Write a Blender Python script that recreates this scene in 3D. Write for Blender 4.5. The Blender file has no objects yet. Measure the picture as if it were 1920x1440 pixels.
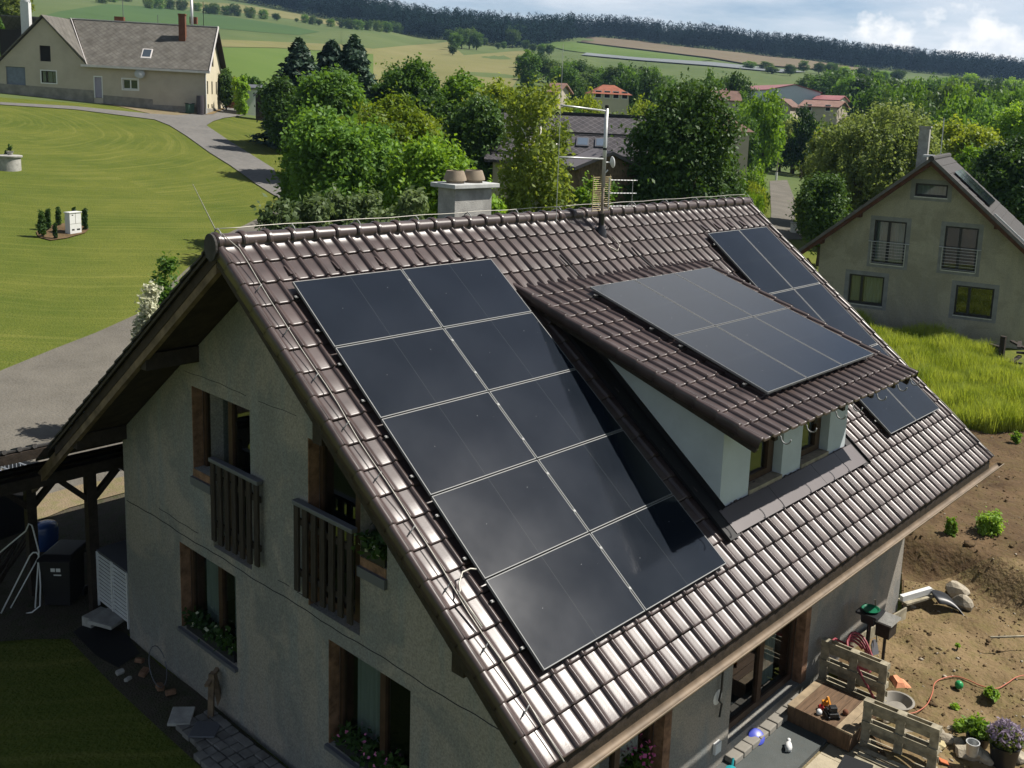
import bpy, bmesh, math, random
import numpy as np
from mathutils import Vector, Matrix
R_ = math.radians
scene = bpy.context.scene
COL = scene.collection
random.seed(7)
rng = np.random.default_rng(11)

# ---------------------------------------------------------------- camera
CAM = np.array([-7.1035, -11.0258, 9.767])
FWD = np.array([0.75706177, 0.63077689, -0.17022924])
RGT = np.array([0.64553989, -0.76233241, 0.04612544])
UPV = np.cross(RGT, FWD)
FPX, CX, CY = 1839.35, 1116.32, 525.52          # in pixels of a 1920 x 1440 frame
cd = bpy.data.cameras.new("camera")
cam = bpy.data.objects.new("camera", cd)
COL.objects.link(cam)
cd.sensor_width = 36.0
cd.lens = FPX / 1920 * 36
cd.shift_x = (960 - CX) / 1920
cd.shift_y = (CY - 720) / 1920
cd.clip_start = 0.1
cd.clip_end = 9000
cam.matrix_world = Matrix(((RGT[0], UPV[0], -FWD[0], CAM[0]), (RGT[1], UPV[1], -FWD[1], CAM[1]),
                           (RGT[2], UPV[2], -FWD[2], CAM[2]), (0, 0, 0, 1)))
scene.camera = cam

# ---------------------------------------------------------------- sun, sky, exposure
SUN = np.array([0.50, -0.35, 0.79]); SUN /= np.linalg.norm(SUN)
SUN_EL = math.asin(SUN[2])
SUN_ROT = math.atan2(SUN[0], SUN[1])
sl = bpy.data.lights.new("sun", 'SUN')
sl.energy = 4.1
sl.angle = R_(0.53)
sl.color = (1.0, 0.94, 0.86)
so = bpy.data.objects.new("sun", sl)
COL.objects.link(so)
so.rotation_euler = Vector(-SUN).to_track_quat('-Z', 'Y').to_euler()
so.location = (0, 0, 60)

scene.view_settings.view_transform = 'Standard'
scene.view_settings.look = 'None'
scene.view_settings.exposure = 0.90
scene.view_settings.gamma = 1.0
scene.cycles.max_bounces = 6
scene.cycles.diffuse_bounces = 3
scene.cycles.glossy_bounces = 3
scene.cycles.transmission_bounces = 3
scene.cycles.transparent_max_bounces = 8
scene.cycles.use_denoising = True

def _dir(px, py):
    d = FWD + RGT * ((px - CX) / FPX) - UPV * ((py - CY) / FPX); return tuple(d / np.linalg.norm(d))
CUMULUS = [(_dir(1635, 62), 2.0, .50), (_dir(1672, 82), 1.9, .44), (_dir(1860, 82), 2.3, .50), (_dir(1800, 102), 1.9, .40), (_dir(1915, 112), 2.0, .44), (_dir(1760, 40), 3.0, .26), (_dir(700, 10), 3.5, .24)]
world = bpy.data.worlds.new("World")
scene.world = world
world.use_nodes = True
def build_world():
    nt = world.node_tree
    nt.nodes.clear()
    N, L = nt.nodes, nt.links
    out = N.new('ShaderNodeOutputWorld')
    bg = N.new('ShaderNodeBackground')
    bg.inputs['Strength'].default_value = 0.062
    sky = N.new('ShaderNodeTexSky')
    sky.sky_type = 'NISHITA'
    sky.sun_disc = False
    sky.sun_elevation = SUN_EL
    sky.sun_rotation = SUN_ROT
    sky.air_density = 0.75
    sky.dust_density = 1.0
    sky.ozone_density = 1.0
    tc = N.new('ShaderNodeTexCoord')
    sep = N.new('ShaderNodeSeparateXYZ')
    L.new(tc.outputs['Generated'], sep.inputs[0])
    # flatten the sky dome into layers: direction / (z + k)
    add = N.new('ShaderNodeMath'); add.operation = 'ADD'; add.inputs[1].default_value = 0.09
    L.new(sep.outputs['Z'], add.inputs[0])
    mx = N.new('ShaderNodeMath'); mx.operation = 'MAXIMUM'; mx.inputs[1].default_value = 0.02
    L.new(add.outputs[0], mx.inputs[0])
    dx = N.new('ShaderNodeMath'); dx.operation = 'DIVIDE'
    dy = N.new('ShaderNodeMath'); dy.operation = 'DIVIDE'
    L.new(sep.outputs['X'], dx.inputs[0]); L.new(mx.outputs[0], dx.inputs[1])
    L.new(sep.outputs['Y'], dy.inputs[0]); L.new(mx.outputs[0], dy.inputs[1])
    cmb = N.new('ShaderNodeCombineXYZ')
    L.new(dx.outputs[0], cmb.inputs[0]); L.new(dy.outputs[0], cmb.inputs[1])
    n1 = N.new('ShaderNodeTexNoise')
    n1.inputs['Scale'].default_value = 0.62
    n1.inputs['Detail'].default_value = 9
    n1.inputs['Roughness'].default_value = 0.58
    L.new(cmb.outputs[0], n1.inputs['Vector'])
    r1 = N.new('ShaderNodeValToRGB')
    r1.color_ramp.elements[0].position = 0.34
    r1.color_ramp.elements[1].position = 0.60
    L.new(n1.outputs['Fac'], r1.inputs[0])
    m1 = N.new('ShaderNodeMixRGB')
    cr = N.new('ShaderNodeValToRGB')                 # clouds: bright and white low down, thin and grey overhead
    cr.color_ramp.elements[0].position = 0.10; cr.color_ramp.elements[0].color = (1.0, 1.0, 1.0, 1)
    cr.color_ramp.elements[1].position = 0.55; cr.color_ramp.elements[1].color = (0.18, 0.20, 0.23, 1)
    L.new(sep.outputs['Z'], cr.inputs[0])
    cm = N.new('ShaderNodeVectorMath'); cm.operation = 'MULTIPLY'; cm.inputs[1].default_value = (7.6, 8.0, 8.5)
    L.new(cr.outputs[0], cm.inputs[0]); L.new(cm.outputs[0], m1.inputs[2])
    L.new(r1.outputs[0], m1.inputs[0])
    L.new(sky.outputs[0], m1.inputs[1])
    # bright heaped clouds low over the hills at the right
    n2 = N.new('ShaderNodeTexNoise'); n2.inputs['Scale'].default_value = 34; n2.inputs['Detail'].default_value = 8; n2.inputs['Roughness'].default_value = 0.6
    mp = N.new('ShaderNodeMapping'); mp.inputs['Scale'].default_value = (1, 1, 1.4)
    L.new(tc.outputs['Generated'], mp.inputs[0]); L.new(mp.outputs[0], n2.inputs['Vector'])
    acc = None
    for (dxyz, rad, amp) in CUMULUS:
        dn = N.new('ShaderNodeVectorMath'); dn.operation = 'NORMALIZE'; L.new(tc.outputs['Generated'], dn.inputs[0])
        dt = N.new('ShaderNodeVectorMath'); dt.operation = 'DOT_PRODUCT'; dt.inputs[1].default_value = dxyz
        L.new(dn.outputs[0], dt.inputs[0])
        mr = N.new('ShaderNodeMapRange'); mr.inputs['From Min'].default_value = math.cos(R_(rad)); mr.inputs['From Max'].default_value = 1.0
        mr.inputs['To Min'].default_value = 0.0; mr.inputs['To Max'].default_value = amp
        L.new(dt.outputs['Value'], mr.inputs[0])
        if acc is None: acc = mr.outputs[0]
        else:
            ad = N.new('ShaderNodeMath'); ad.operation = 'MAXIMUM'; L.new(acc, ad.inputs[0]); L.new(mr.outputs[0], ad.inputs[1]); acc = ad.outputs[0]
    sm = N.new('ShaderNodeMath'); sm.operation = 'ADD'; L.new(acc, sm.inputs[0]); L.new(n2.outputs['Fac'], sm.inputs[1])
    r2 = N.new('ShaderNodeValToRGB')
    r2.color_ramp.elements[0].position = 0.76; r2.color_ramp.elements[1].position = 1.0
    L.new(sm.outputs[0], r2.inputs[0])
    mm = r2
    dn = N.new('ShaderNodeVectorMath'); dn.operation = 'NORMALIZE'; L.new(tc.outputs['Generated'], dn.inputs[0])  # soft cloud out of view, added to brighten the dormer panels' reflection
    dt = N.new('ShaderNodeVectorMath'); dt.operation = 'DOT_PRODUCT'; dt.inputs[1].default_value = (0.726, 0.440, 0.528)
    L.new(dn.outputs[0], dt.inputs[0])
    mr = N.new('ShaderNodeMapRange'); mr.inputs['From Min'].default_value = math.cos(R_(17)); mr.inputs['From Max'].default_value = math.cos(R_(4)); mr.inputs['To Max'].default_value = 0.75
    L.new(dt.outputs['Value'], mr.inputs[0])
    m1b = N.new('ShaderNodeMixRGB'); m1b.inputs[2].default_value = (10.0, 10.0, 10.0, 1)
    L.new(mr.outputs[0], m1b.inputs[0]); L.new(m1.outputs[0], m1b.inputs[1]); m1 = m1b
    m2 = N.new('ShaderNodeMixRGB')
    m2.inputs[2].default_value = (10.0, 9.9, 9.7, 1)
    L.new(mm.outputs[0], m2.inputs[0])
    L.new(m1.outputs[0], m2.inputs[1])
    L.new(m2.outputs[0], bg.inputs['Color'])
    L.new(bg.outputs[0], out.inputs['Surface'])
build_world()

# ---------------------------------------------------------------- helpers: picture geometry
def ray(px, py):
    return FWD + RGT * ((px - CX) / FPX) - UPV * ((py - CY) / FPX)
def at(px, py, D):
    return CAM + D * ray(px, py)
def proj(P):
    q = np.asarray(P, float) - CAM
    z = q @ FWD
    return CX + FPX * (q @ RGT) / z, CY - FPX * (q @ UPV) / z, z

# ---------------------------------------------------------------- helpers: meshes
class MB:
    def __init__(self):
        self.v = []; self.f = []; self.m = []; self.cur = 0; self.parts = []
    def each(self, name, mats, parent=None, **kw):
        """one object for every piece added"""
        out = []
        for v, f in self.parts:
            b = MB(); b.add(v, f); out.append(b.build(name, mats, parent, **kw))
        return out
    def add(self, verts, faces):
        verts = list(verts); self.parts.append((verts, faces))
        o = len(self.v)
        self.v += [tuple(map(float, p)) for p in verts]
        self.f += [tuple(o + i for i in f) for f in faces]
        self.m += [self.cur] * len(faces)
        return self
    def box(self, c, s, rot=None):
        hx, hy, hz = s[0] / 2, s[1] / 2, s[2] / 2
        P = [Vector((sx * hx, sy * hy, sz * hz)) for sz in (-1, 1) for sy in (-1, 1) for sx in (-1, 1)]
        if rot is not None:
            P = [rot @ p for p in P]
        c = Vector(c)
        return self.add([p + c for p in P], [(0, 2, 3, 1), (4, 5, 7, 6), (0, 1, 5, 4), (2, 6, 7, 3), (0, 4, 6, 2), (1, 3, 7, 5)])
    def span(self, a, b):
        a, b = np.minimum(a, b), np.maximum(a, b)
        return self.box((a + b) / 2, b - a)
    def beam(self, p0, p1, w, h, up=(0, 0, 1)):
        p0, p1 = Vector(p0), Vector(p1)
        d = (p1 - p0)
        L = d.length
        x = d.normalized()
        up = Vector(up)
        y = up.cross(x)
        if y.length < 1e-4:
            y = Vector((0, 1, 0)).cross(x)
        y.normalize()
        z = x.cross(y)
        M = Matrix((x, y, z)).transposed()
        return self.box((p0 + p1) / 2, (L, w, h), M)
    def tube(self, pts, r, n=8, cap=True):
        pts = [Vector(p) for p in pts]
        rs = r if isinstance(r, (list, tuple)) else [r] * len(pts)
        o = []; prev = None
        for i, p in enumerate(pts):
            t = (pts[min(i + 1, len(pts) - 1)] - pts[max(i - 1, 0)]).normalized()
            if prev is None:
                a = Vector((0, 0, 1)) if abs(t.z) < 0.9 else Vector((1, 0, 0))
                u = t.cross(a).normalized()
            else:
                u = (prev - t * prev.dot(t)).normalized()
            prev = u
            w = t.cross(u)
            for k in range(n):
                a = 2 * math.pi * k / n
                o.append(p + (u * math.cos(a) + w * math.sin(a)) * rs[i])
        F = []
        for i in range(len(pts) - 1):
            for k in range(n):
                F.append((i * n + k, i * n + (k + 1) % n, (i + 1) * n + (k + 1) % n, (i + 1) * n + k))
        if cap:
            F.append(tuple(range(n))[::-1]); F.append(tuple((len(pts) - 1) * n + k for k in range(n)))
        return self.add(o, F)
    def lathe(self, prof, c=(0, 0, 0), n=20, axis=None):
        """prof: list of (radius, height)"""
        o = []; c = Vector(c)
        M = Matrix.Identity(3)
        if axis is not None:
            M = Vector((0, 0, 1)).rotation_difference(Vector(axis)).to_matrix()
        for r, h in prof:
            for k in range(n):
                a = 2 * math.pi * k / n
                o.append(M @ Vector((r * math.cos(a), r * math.sin(a), h)) + c)
        F = []
        for i in range(len(prof) - 1):
            for k in range(n):
                F.append((i * n + k, i * n + (k + 1) % n, (i + 1) * n + (k + 1) % n, (i + 1) * n + k))
        return self.add(o, F)
    def poly(self, pts):
        return self.add(pts, [tuple(range(len(pts)))])
    def prism(self, pts, d):
        """closed prism: polygon pts pushed along vector d"""
        n = len(pts); d = np.asarray(d, float)
        P = [np.asarray(p, float) for p in pts]
        V = P + [p + d for p in P]
        F = [tuple(range(n))[::-1], tuple(range(n, 2 * n))]
        F += [(i, (i + 1) % n, n + (i + 1) % n, n + i) for i in range(n)]
        return self.add(V, F)
    def build(self, name, mats, parent=None, smooth=False, fix=True, bevel=0.0):
        me = bpy.data.meshes.new(name)
        me.from_pydata(self.v, [], self.f)
        if not isinstance(mats, (list, tuple)):
            mats = [mats]
        for m in mats:
            me.materials.append(m)
        if len(mats) > 1:
            me.polygons.foreach_set('material_index', self.m)
        me.update()
        if fix:
            b = bmesh.new(); b.from_mesh(me)
            bmesh.ops.recalc_face_normals(b, faces=b.faces[:])
            b.to_mesh(me); b.free()
        if smooth:
            me.polygons.foreach_set('use_smooth', [True] * len(me.polygons))
        o = bpy.data.objects.new(name, me)
        COL.objects.link(o)
        if smooth == 'auto' or (smooth and smooth is not True):
            ang = R_(40)
            b = bmesh.new(); b.from_mesh(me)
            for e in b.edges:
                if len(e.link_faces) == 2 and e.calc_face_angle(0) > ang:
                    e.smooth = False
            b.to_mesh(me); b.free()
        if bevel:
            md = o.modifiers.new('edge', 'BEVEL'); md.width = bevel; md.segments = 2; md.limit_method = 'ANGLE'
        if parent is not None:
            o.parent = parent
        return o

def np_mesh(name, V, F, mats, parent=None, smooth=False, midx=None):
    """fast mesh from numpy arrays: V (n,3), F (m,3|4)"""
    me = bpy.data.meshes.new(name)
    V = np.ascontiguousarray(V, np.float32); F = np.ascontiguousarray(F, np.int32)
    k = F.shape[1]
    me.vertices.add(len(V)); me.vertices.foreach_set('co', V.ravel())
    me.loops.add(F.size); me.loops.foreach_set('vertex_index', F.ravel())
    me.polygons.add(len(F))
    me.polygons.foreach_set('loop_start', np.arange(len(F), dtype=np.int32) * k)
    me.polygons.foreach_set('loop_total', np.full(len(F), k, np.int32))
    if not isinstance(mats, (list, tuple)):
        mats = [mats]
    for m in mats:
        me.materials.append(m)
    if midx is not None:
        me.polygons.foreach_set('material_index', np.ascontiguousarray(midx, np.int32))
    if smooth:
        me.polygons.foreach_set('use_smooth', np.ones(len(F), bool))
    me.update(calc_edges=True)
    me.validate()
    o = bpy.data.objects.new(name, me)
    COL.objects.link(o)
    if parent is not None:
        o.parent = parent
    return o

def tag(o, label=None, cat=None, group=None, kind=None):
    if label: o['label'] = label
    if cat: o['category'] = cat
    if group: o['group'] = group
    if kind: o['kind'] = kind
    return o
def thing(name, label, cat, loc=(0, 0, 0), rz=0.0, group=None):
    o = bpy.data.objects.new(name, None)
    o.empty_display_size = 0.2
    COL.objects.link(o)
    o.location = loc; o.rotation_euler = (0, 0, rz)
    return tag(o, label, cat, group)
def dup(root, loc, rz=0.0, label=None, group=None, scale=None):
    r = root.copy(); COL.objects.link(r); r.location = loc; r.rotation_euler = (0, 0, rz)
    if scale is not None: r.scale = scale
    if label: r['label'] = label
    if group: r['group'] = group
    for ch in list(root.children):
        c = ch.copy(); COL.objects.link(c); c.parent = r
        for g in list(ch.children):
            d = g.copy(); COL.objects.link(d); d.parent = c
    return r
def structure(o):
    o['kind'] = 'structure'; return o

# ---------------------------------------------------------------- helpers: materials
def mat(name, color, rough=0.8, spec=0.3, metal=0.0, var=0.0, scale=3.0, bump=0.0, bscale=40.0, color2=None, detail=6,
        dist=0.02, coat=0.0, stretch=None, contrast=(0.35, 0.65)):
    m = bpy.data.materials.new(name); m.use_nodes = True
    nt = m.node_tree; N, L = nt.nodes, nt.links
    b = N['Principled BSDF']
    b.inputs['Base Color'].default_value = (*color, 1)
    b.inputs['Roughness'].default_value = rough
    b.inputs['Specular IOR Level'].default_value = spec
    b.inputs['Metallic'].default_value = metal
    if coat: b.inputs['Coat Weight'].default_value = coat
    tc = N.new('ShaderNodeTexCoord')
    vec = tc.outputs['Object']
    if stretch:
        mp = N.new('ShaderNodeMapping'); mp.inputs['Scale'].default_value = stretch
        L.new(vec, mp.inputs[0]); vec = mp.outputs[0]
    if var or color2:
        n = N.new('ShaderNodeTexNoise'); n.inputs['Scale'].default_value = scale
        n.inputs['Detail'].default_value = detail; n.inputs['Roughness'].default_value = 0.62
        L.new(vec, n.inputs['Vector'])
        r = N.new('ShaderNodeValToRGB')
        c2 = color2 or tuple(c * (1 - var) for c in color)
        r.color_ramp.elements[0].position = contrast[0]; r.color_ramp.elements[1].position = contrast[1]
        r.color_ramp.elements[0].color = (*c2, 1)
        r.color_ramp.elements[1].color = (*[min(1, c * (1 + var * 0.6)) for c in color], 1)
        L.new(n.outputs['Fac'], r.inputs[0]); L.new(r.outputs[0], b.inputs['Base Color'])
    if bump:
        n = N.new('ShaderNodeTexNoise'); n.inputs['Scale'].default_value = bscale; n.inputs['Detail'].default_value = 5
        L.new(vec, n.inputs['Vector'])
        bp = N.new('ShaderNodeBump'); bp.inputs['Strength'].default_value = bump; bp.inputs['Distance'].default_value = dist
        L.new(n.outputs['Fac'], bp.inputs['Height']); L.new(bp.outputs[0], b.inputs['Normal'])
    return m

def glass_mat(name, tint=(0.55, 0.62, 0.6), refl=0.35):
    """window pane: sky mirror over a view into the dark room"""
    m = bpy.data.materials.new(name); m.use_nodes = True
    nt = m.node_tree; N, L = nt.nodes, nt.links
    N.clear()
    out = N.new('ShaderNodeOutputMaterial')
    tr = N.new('ShaderNodeBsdfTransparent'); tr.inputs[0].default_value = (*tint, 1)
    gl = N.new('ShaderNodeBsdfGlossy'); gl.inputs['Roughness'].default_value = 0.01; gl.inputs[0].default_value = (0.9, 0.93, 0.95, 1)
    fr = N.new('ShaderNodeFresnel')
    ge = N.new('ShaderNodeNewGeometry')
    io_ = N.new('ShaderNodeMapRange'); io_.inputs['To Min'].default_value = 1.5; io_.inputs['To Max'].default_value = 1 / 1.5   # a pane reflects alike from both sides
    L.new(ge.outputs['Backfacing'], io_.inputs[0]); L.new(io_.outputs[0], fr.inputs[0])
    mr = N.new('ShaderNodeMapRange')
    mr.inputs['From Min'].default_value = 0.0; mr.inputs['From Max'].default_value = 1.0
    mr.inputs['To Min'].default_value = refl * 0.35; mr.inputs['To Max'].default_value = 1.0
    L.new(fr.outputs[0], mr.inputs[0])
    mix = N.new('ShaderNodeMixShader')
    L.new(mr.outputs[0], mix.inputs[0]); L.new(tr.outputs[0], mix.inputs[1]); L.new(gl.outputs[0], mix.inputs[2])
    L.new(mix.outputs[0], out.inputs[0])
    return m

def plaster_mat(name, c1, c2, c3):
    m = bpy.data.materials.new(name); m.use_nodes = True
    nt = m.node_tree; N, L = nt.nodes, nt.links
    b = N['Principled BSDF']; b.inputs['Roughness'].default_value = 0.95; b.inputs['Specular IOR Level'].default_value = 0.1
    tc = N.new('ShaderNodeTexCoord')
    n = N.new('ShaderNodeTexNoise'); n.inputs['Scale'].default_value = 0.55; n.inputs['Detail'].default_value = 9; n.inputs['Roughness'].default_value = 0.6
    n.inputs['Distortion'].default_value = 0.6
    L.new(tc.outputs['Object'], n.inputs['Vector'])
    r = N.new('ShaderNodeValToRGB')
    e = r.color_ramp.elements
    e[0].position = 0.46; e[0].color = (*c1, 1); e[1].position = 0.545; e[1].color = (*c2, 1)
    L.new(n.outputs['Fac'], r.inputs[0])
    n2 = N.new('ShaderNodeTexNoise'); n2.inputs['Scale'].default_value = 38; n2.inputs['Detail'].default_value = 3
    L.new(tc.outputs['Object'], n2.inputs['Vector'])
    r2 = N.new('ShaderNodeValToRGB'); r2.color_ramp.elements[0].position = 0.3; r2.color_ramp.elements[1].position = 0.7
    r2.color_ramp.elements[0].color = (0.74, 0.74, 0.74, 1); r2.color_ramp.elements[1].color = (1.18, 1.18, 1.18, 1)
    L.new(n2.outputs['Fac'], r2.inputs[0])
    # water stains running down
    mp = N.new('ShaderNodeMapping'); mp.inputs['Scale'].default_value = (2.2, 2.2, 0.35)
    L.new(tc.outputs['Object'], mp.inputs[0])
    n3 = N.new('ShaderNodeTexNoise'); n3.inputs['Scale'].default_value = 1.3; n3.inputs['Detail'].default_value = 6
    L.new(mp.outputs[0], n3.inputs['Vector'])
    r3 = N.new('ShaderNodeValToRGB'); r3.color_ramp.elements[0].position = 0.5; r3.color_ramp.elements[1].position = 0.68
    L.new(n3.outputs['Fac'], r3.inputs[0])
    mx = N.new('ShaderNodeMixRGB'); mx.inputs[2].default_value = (*c3, 1)
    ml = N.new('ShaderNodeMath'); ml.operation = 'MULTIPLY'; ml.inputs[1].default_value = 0.7
    L.new(r3.outputs[0], ml.inputs[0]); L.new(ml.outputs[0], mx.inputs[0]); L.new(r.outputs[0], mx.inputs[1])
    mu = N.new('ShaderNodeMixRGB'); mu.blend_type = 'MULTIPLY'; mu.inputs[0].default_value = 1
    L.new(mx.outputs[0], mu.inputs[1]); L.new(r2.outputs[0], mu.inputs[2])
    L.new(mu.outputs[0], b.inputs['Base Color'])
    bp = N.new('ShaderNodeBump'); bp.inputs['Strength'].default_value = 0.5; bp.inputs['Distance'].default_value = 0.012
    L.new(n2.outputs['Fac'], bp.inputs['Height']); L.new(bp.outputs[0], b.inputs['Normal'])
    return m

M = {}
M['tile'] = mat('roof_tile', (0.060, 0.043, 0.040), rough=0.36, spec=0.5, var=0.32, scale=2.3, bump=0.12, bscale=60, dist=0.004)
M['tile_dark'] = mat('dull_dark_tile', (0.045, 0.042, 0.04), rough=0.8, var=0.3, scale=6, bump=0.3)
M['sheet'] = mat('brown_sheet_metal', (0.085, 0.072, 0.074), rough=0.42, spec=0.45, var=0.12, scale=1.5)
M['black'] = mat('black_flashing', (0.012, 0.012, 0.013), rough=0.6, spec=0.3)
M['wood_dark'] = mat('dark_stained_wood', (0.030, 0.022, 0.016), rough=0.75, var=0.4, scale=9, stretch=(1, 1, 1), bump=0.3)
M['wood_soffit'] = mat('soffit_boards', (0.035, 0.025, 0.018), rough=0.85, var=0.4, scale=5)
M['wood_barge'] = mat('weathered_barge_board', (0.16, 0.115, 0.075), rough=0.8, var=0.45, scale=7, bump=0.3, stretch=(1, .5, .5))
M['wood_slat'] = mat('railing_slats', (0.036, 0.028, 0.022), rough=0.85, var=0.4, scale=8, stretch=(3, 3, .4), bump=0.3)
M['wood_frame'] = mat('brown_window_frame', (0.06, 0.034, 0.020), rough=0.5, var=0.25, scale=6)
M['brick_reveal'] = mat('raw_brick_reveal', (0.20, 0.115, 0.07), rough=0.95, var=0.45, scale=7, bump=0.6, bscale=30)
M['plaster'] = plaster_mat('grey_base_coat', (0.205, 0.204, 0.190), (0.285, 0.262, 0.226), (0.208, 0.228, 0.225))
M['plaster_blue'] = mat('pale_smooth_coat', (0.50, 0.545, 0.565), rough=.9, spec=.1, var=.10, scale=1.4, bump=.15, bscale=60, dist=.004)
M['concrete'] = mat('light_concrete', (0.34, 0.335, 0.31), rough=0.95, var=0.25, scale=4, bump=0.4, bscale=50)
M['pot_clay'] = mat('chimney_pot_clay', (0.27, 0.22, 0.165), rough=0.9, var=0.2, scale=5)
M['zinc'] = mat('zinc', (0.26, 0.265, 0.26), rough=0.6, spec=0.4, metal=0.3, var=0.15, scale=8)
M['galv'] = mat('galvanised_steel', (0.50, 0.51, 0.50), rough=0.45, spec=0.5, metal=0.5, var=0.15, scale=15)
M['wire'] = mat('aluminium_wire', (0.40, 0.385, 0.34), rough=0.45, metal=0.3)
M['alu'] = mat('anodised_frame', (0.17, 0.175, 0.175), rough=0.6, metal=0.2, spec=0.3)
M['gutter'] = mat('dull_copper_gutter', (0.165, 0.125, 0.085), rough=0.6, spec=0.35, metal=0.1, var=0.3, scale=3)
M['white'] = mat('white_paint', (0.62, 0.63, 0.62), rough=0.5, var=0.06, scale=5)
M['grey_metal'] = mat('grey_painted_metal', (0.10, 0.105, 0.12), rough=0.5, spec=0.4)
M['glass'] = glass_mat('window_glass', refl=0.22)
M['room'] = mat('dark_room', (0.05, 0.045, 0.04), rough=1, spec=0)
M['curtain'] = mat('sheer_curtain', (0.42, 0.44, 0.42), rough=1, var=0.2, scale=3, stretch=(6, 6, .3))
M['leaf'] = None

def panel_glass():
    m = bpy.data.materials.new('solar_glass'); m.use_nodes = True
    nt = m.node_tree; N, L = nt.nodes, nt.links
    b = N['Principled BSDF']
    b.inputs['Roughness'].default_value = 0.10
    b.inputs['Specular IOR Level'].default_value = 0.55
    tc = N.new('ShaderNodeTexCoord')
    # dust film and specks
    n = N.new('ShaderNodeTexNoise'); n.inputs['Scale'].default_value = 0.9; n.inputs['Detail'].default_value = 7
    L.new(tc.outputs['Object'], n.inputs['Vector'])
    r = N.new('ShaderNodeValToRGB')
    r.color_ramp.elements[0].position = 0.3; r.color_ramp.elements[0].color = (0.006, 0.009, 0.014, 1)
    r.color_ramp.elements[1].position = 0.7; r.color_ramp.elements[1].color = (0.009, 0.013, 0.020, 1)
    L.new(n.outputs['Fac'], r.inputs[0])
    v = N.new('ShaderNodeTexVoronoi'); v.inputs['Scale'].default_value = 4.2
    L.new(tc.outputs['Object'], v.inputs['Vector'])
    lt = N.new('ShaderNodeMath'); lt.operation = 'LESS_THAN'; lt.inputs[1].default_value = 0.022
    L.new(v.outputs['Distance'], lt.inputs[0])
    mx = N.new('ShaderNodeMixRGB'); mx.inputs[2].default_value = (0.30, 0.31, 0.32, 1)
    L.new(lt.outputs[0], mx.inputs[0]); L.new(r.outputs[0], mx.inputs[1])
    # half-cut seam across the middle of the long side (object x = 0)
    sp = N.new('ShaderNodeSeparateXYZ'); L.new(tc.outputs['Object'], sp.inputs[0])
    ab = N.new('ShaderNodeMath'); ab.operation = 'ABSOLUTE'; L.new(sp.outputs['X'], ab.inputs[0])
    l2 = N.new('ShaderNodeMath'); l2.operation = 'LESS_THAN'; l2.inputs[1].default_value = 0.0035
    L.new(ab.outputs[0], l2.inputs[0])
    m2 = N.new('ShaderNodeMixRGB'); m2.inputs[2].default_value = (0.028, 0.034, 0.036, 1)
    L.new(l2.outputs[0], m2.inputs[0]); L.new(mx.outputs[0], m2.inputs[1])
    L.new(m2.outputs[0], b.inputs['Base Color'])
    rr = N.new('ShaderNodeMapRange'); rr.inputs['To Min'].default_value = 0.07; rr.inputs['To Max'].default_value = 0.16
    L.new(n.outputs['Fac'], rr.inputs[0]); L.new(rr.outputs[0], b.inputs['Roughness'])
    return m
M['panel'] = panel_glass()
# ================================================================ terrain
def sstep(a, b, x):
    t = np.clip((x - a) / (b - a), 0, 1); return t * t * (3 - 2 * t)
TAB_D = np.array([120., 180, 250, 350, 500, 700, 900, 1100, 1400, 1800, 2600, 4200])
TAB_PX = np.array([-300., 100, 400, 640, 800, 960, 1116, 1280, 1450, 1600, 1750, 1920, 2300])
TAB_Z = np.array([
    [12, 19, 27, 38, 55, 76, 97, 115, 135, 150, 160, 160],
    [12, 18, 25, 35, 50, 70, 90, 108, 126, 140, 150, 150],
    [9, 14, 20, 29, 44, 63, 82, 98, 118, 130, 138, 138],
    [6, 10, 15, 23, 37, 55, 73, 92, 116, 124, 126, 126],
    [4, 7, 11.5, 18.5, 31, 49, 66, 86, 110, 118, 120, 120],
    [2.5, 5, 9, 15.5, 26, 43, 60, 78, 101, 112, 114, 114],
    [1.5, 3, 6, 12, 21, 36, 53, 69, 90, 106, 108, 108],
    [0.5, 1.5, 4, 9.5, 18, 31, 50, 64, 85, 103, 106, 106],
    [-0.5, 0, 2.5, 7, 15, 27, 44, 60, 82, 103, 106, 106],
    [-1.5, -1, 1, 4.5, 11, 22, 40, 57, 78, 99, 108, 108],
    [-2, -2, -.5, 2, 8, 18, 35, 54, 76, 99, 112, 112],
    [-2.5, -2.5, -1.5, 0, 4, 14, 30, 52, 76, 100, 118, 118],
    [-3, -3, -2.5, -2, 0, 8, 22, 46, 72, 100, 120, 120]], float)
# the far slopes as read off the picture: (depth, picture row of the ground) along some columns
FAR = {-300: [(350, 45), (600, 0), (1100, -40), (1500, -60)], 100: [(350, 42), (600, 4), (1100, -38), (1500, -58)], 400: [(350, 78), (450, 62), (700, 30), (900, 8), (1100, -12), (1500, -28)],
       640: [(400, 100), (650, 60), (850, 38), (1300, 27)], 800: [(350, 130), (550, 95), (850, 72), (1300, 42)], 960: [(400, 128), (650, 100), (850, 89), (1300, 52)],
       1070: [(450, 130), (700, 95), (900, 75), (1200, 71)], 1116: [(450, 138), (700, 104), (1050, 70), (1350, 67)], 1280: [(400, 158), (650, 117), (1000, 88), (1400, 84)],
       1450: [(420, 172), (650, 134), (1000, 108), (1500, 97)], 1600: [(450, 176), (750, 142), (1000, 127), (1600, 111)], 1780: [(500, 182), (800, 156), (1050, 142), (1700, 123)],
       1920: [(550, 190), (850, 166), (1050, 157), (1800, 135)], 2300: [(550, 205), (850, 185), (1050, 175), (1800, 150)]}
_near = {px: TAB_Z[i, :3] for i, px in enumerate(TAB_PX)}
_old = TAB_PX.copy(); _oldz = TAB_Z.copy()
TAB_PX = np.array(sorted(FAR), float); TAB_Z = np.zeros((len(TAB_PX), len(TAB_D)))
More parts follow.
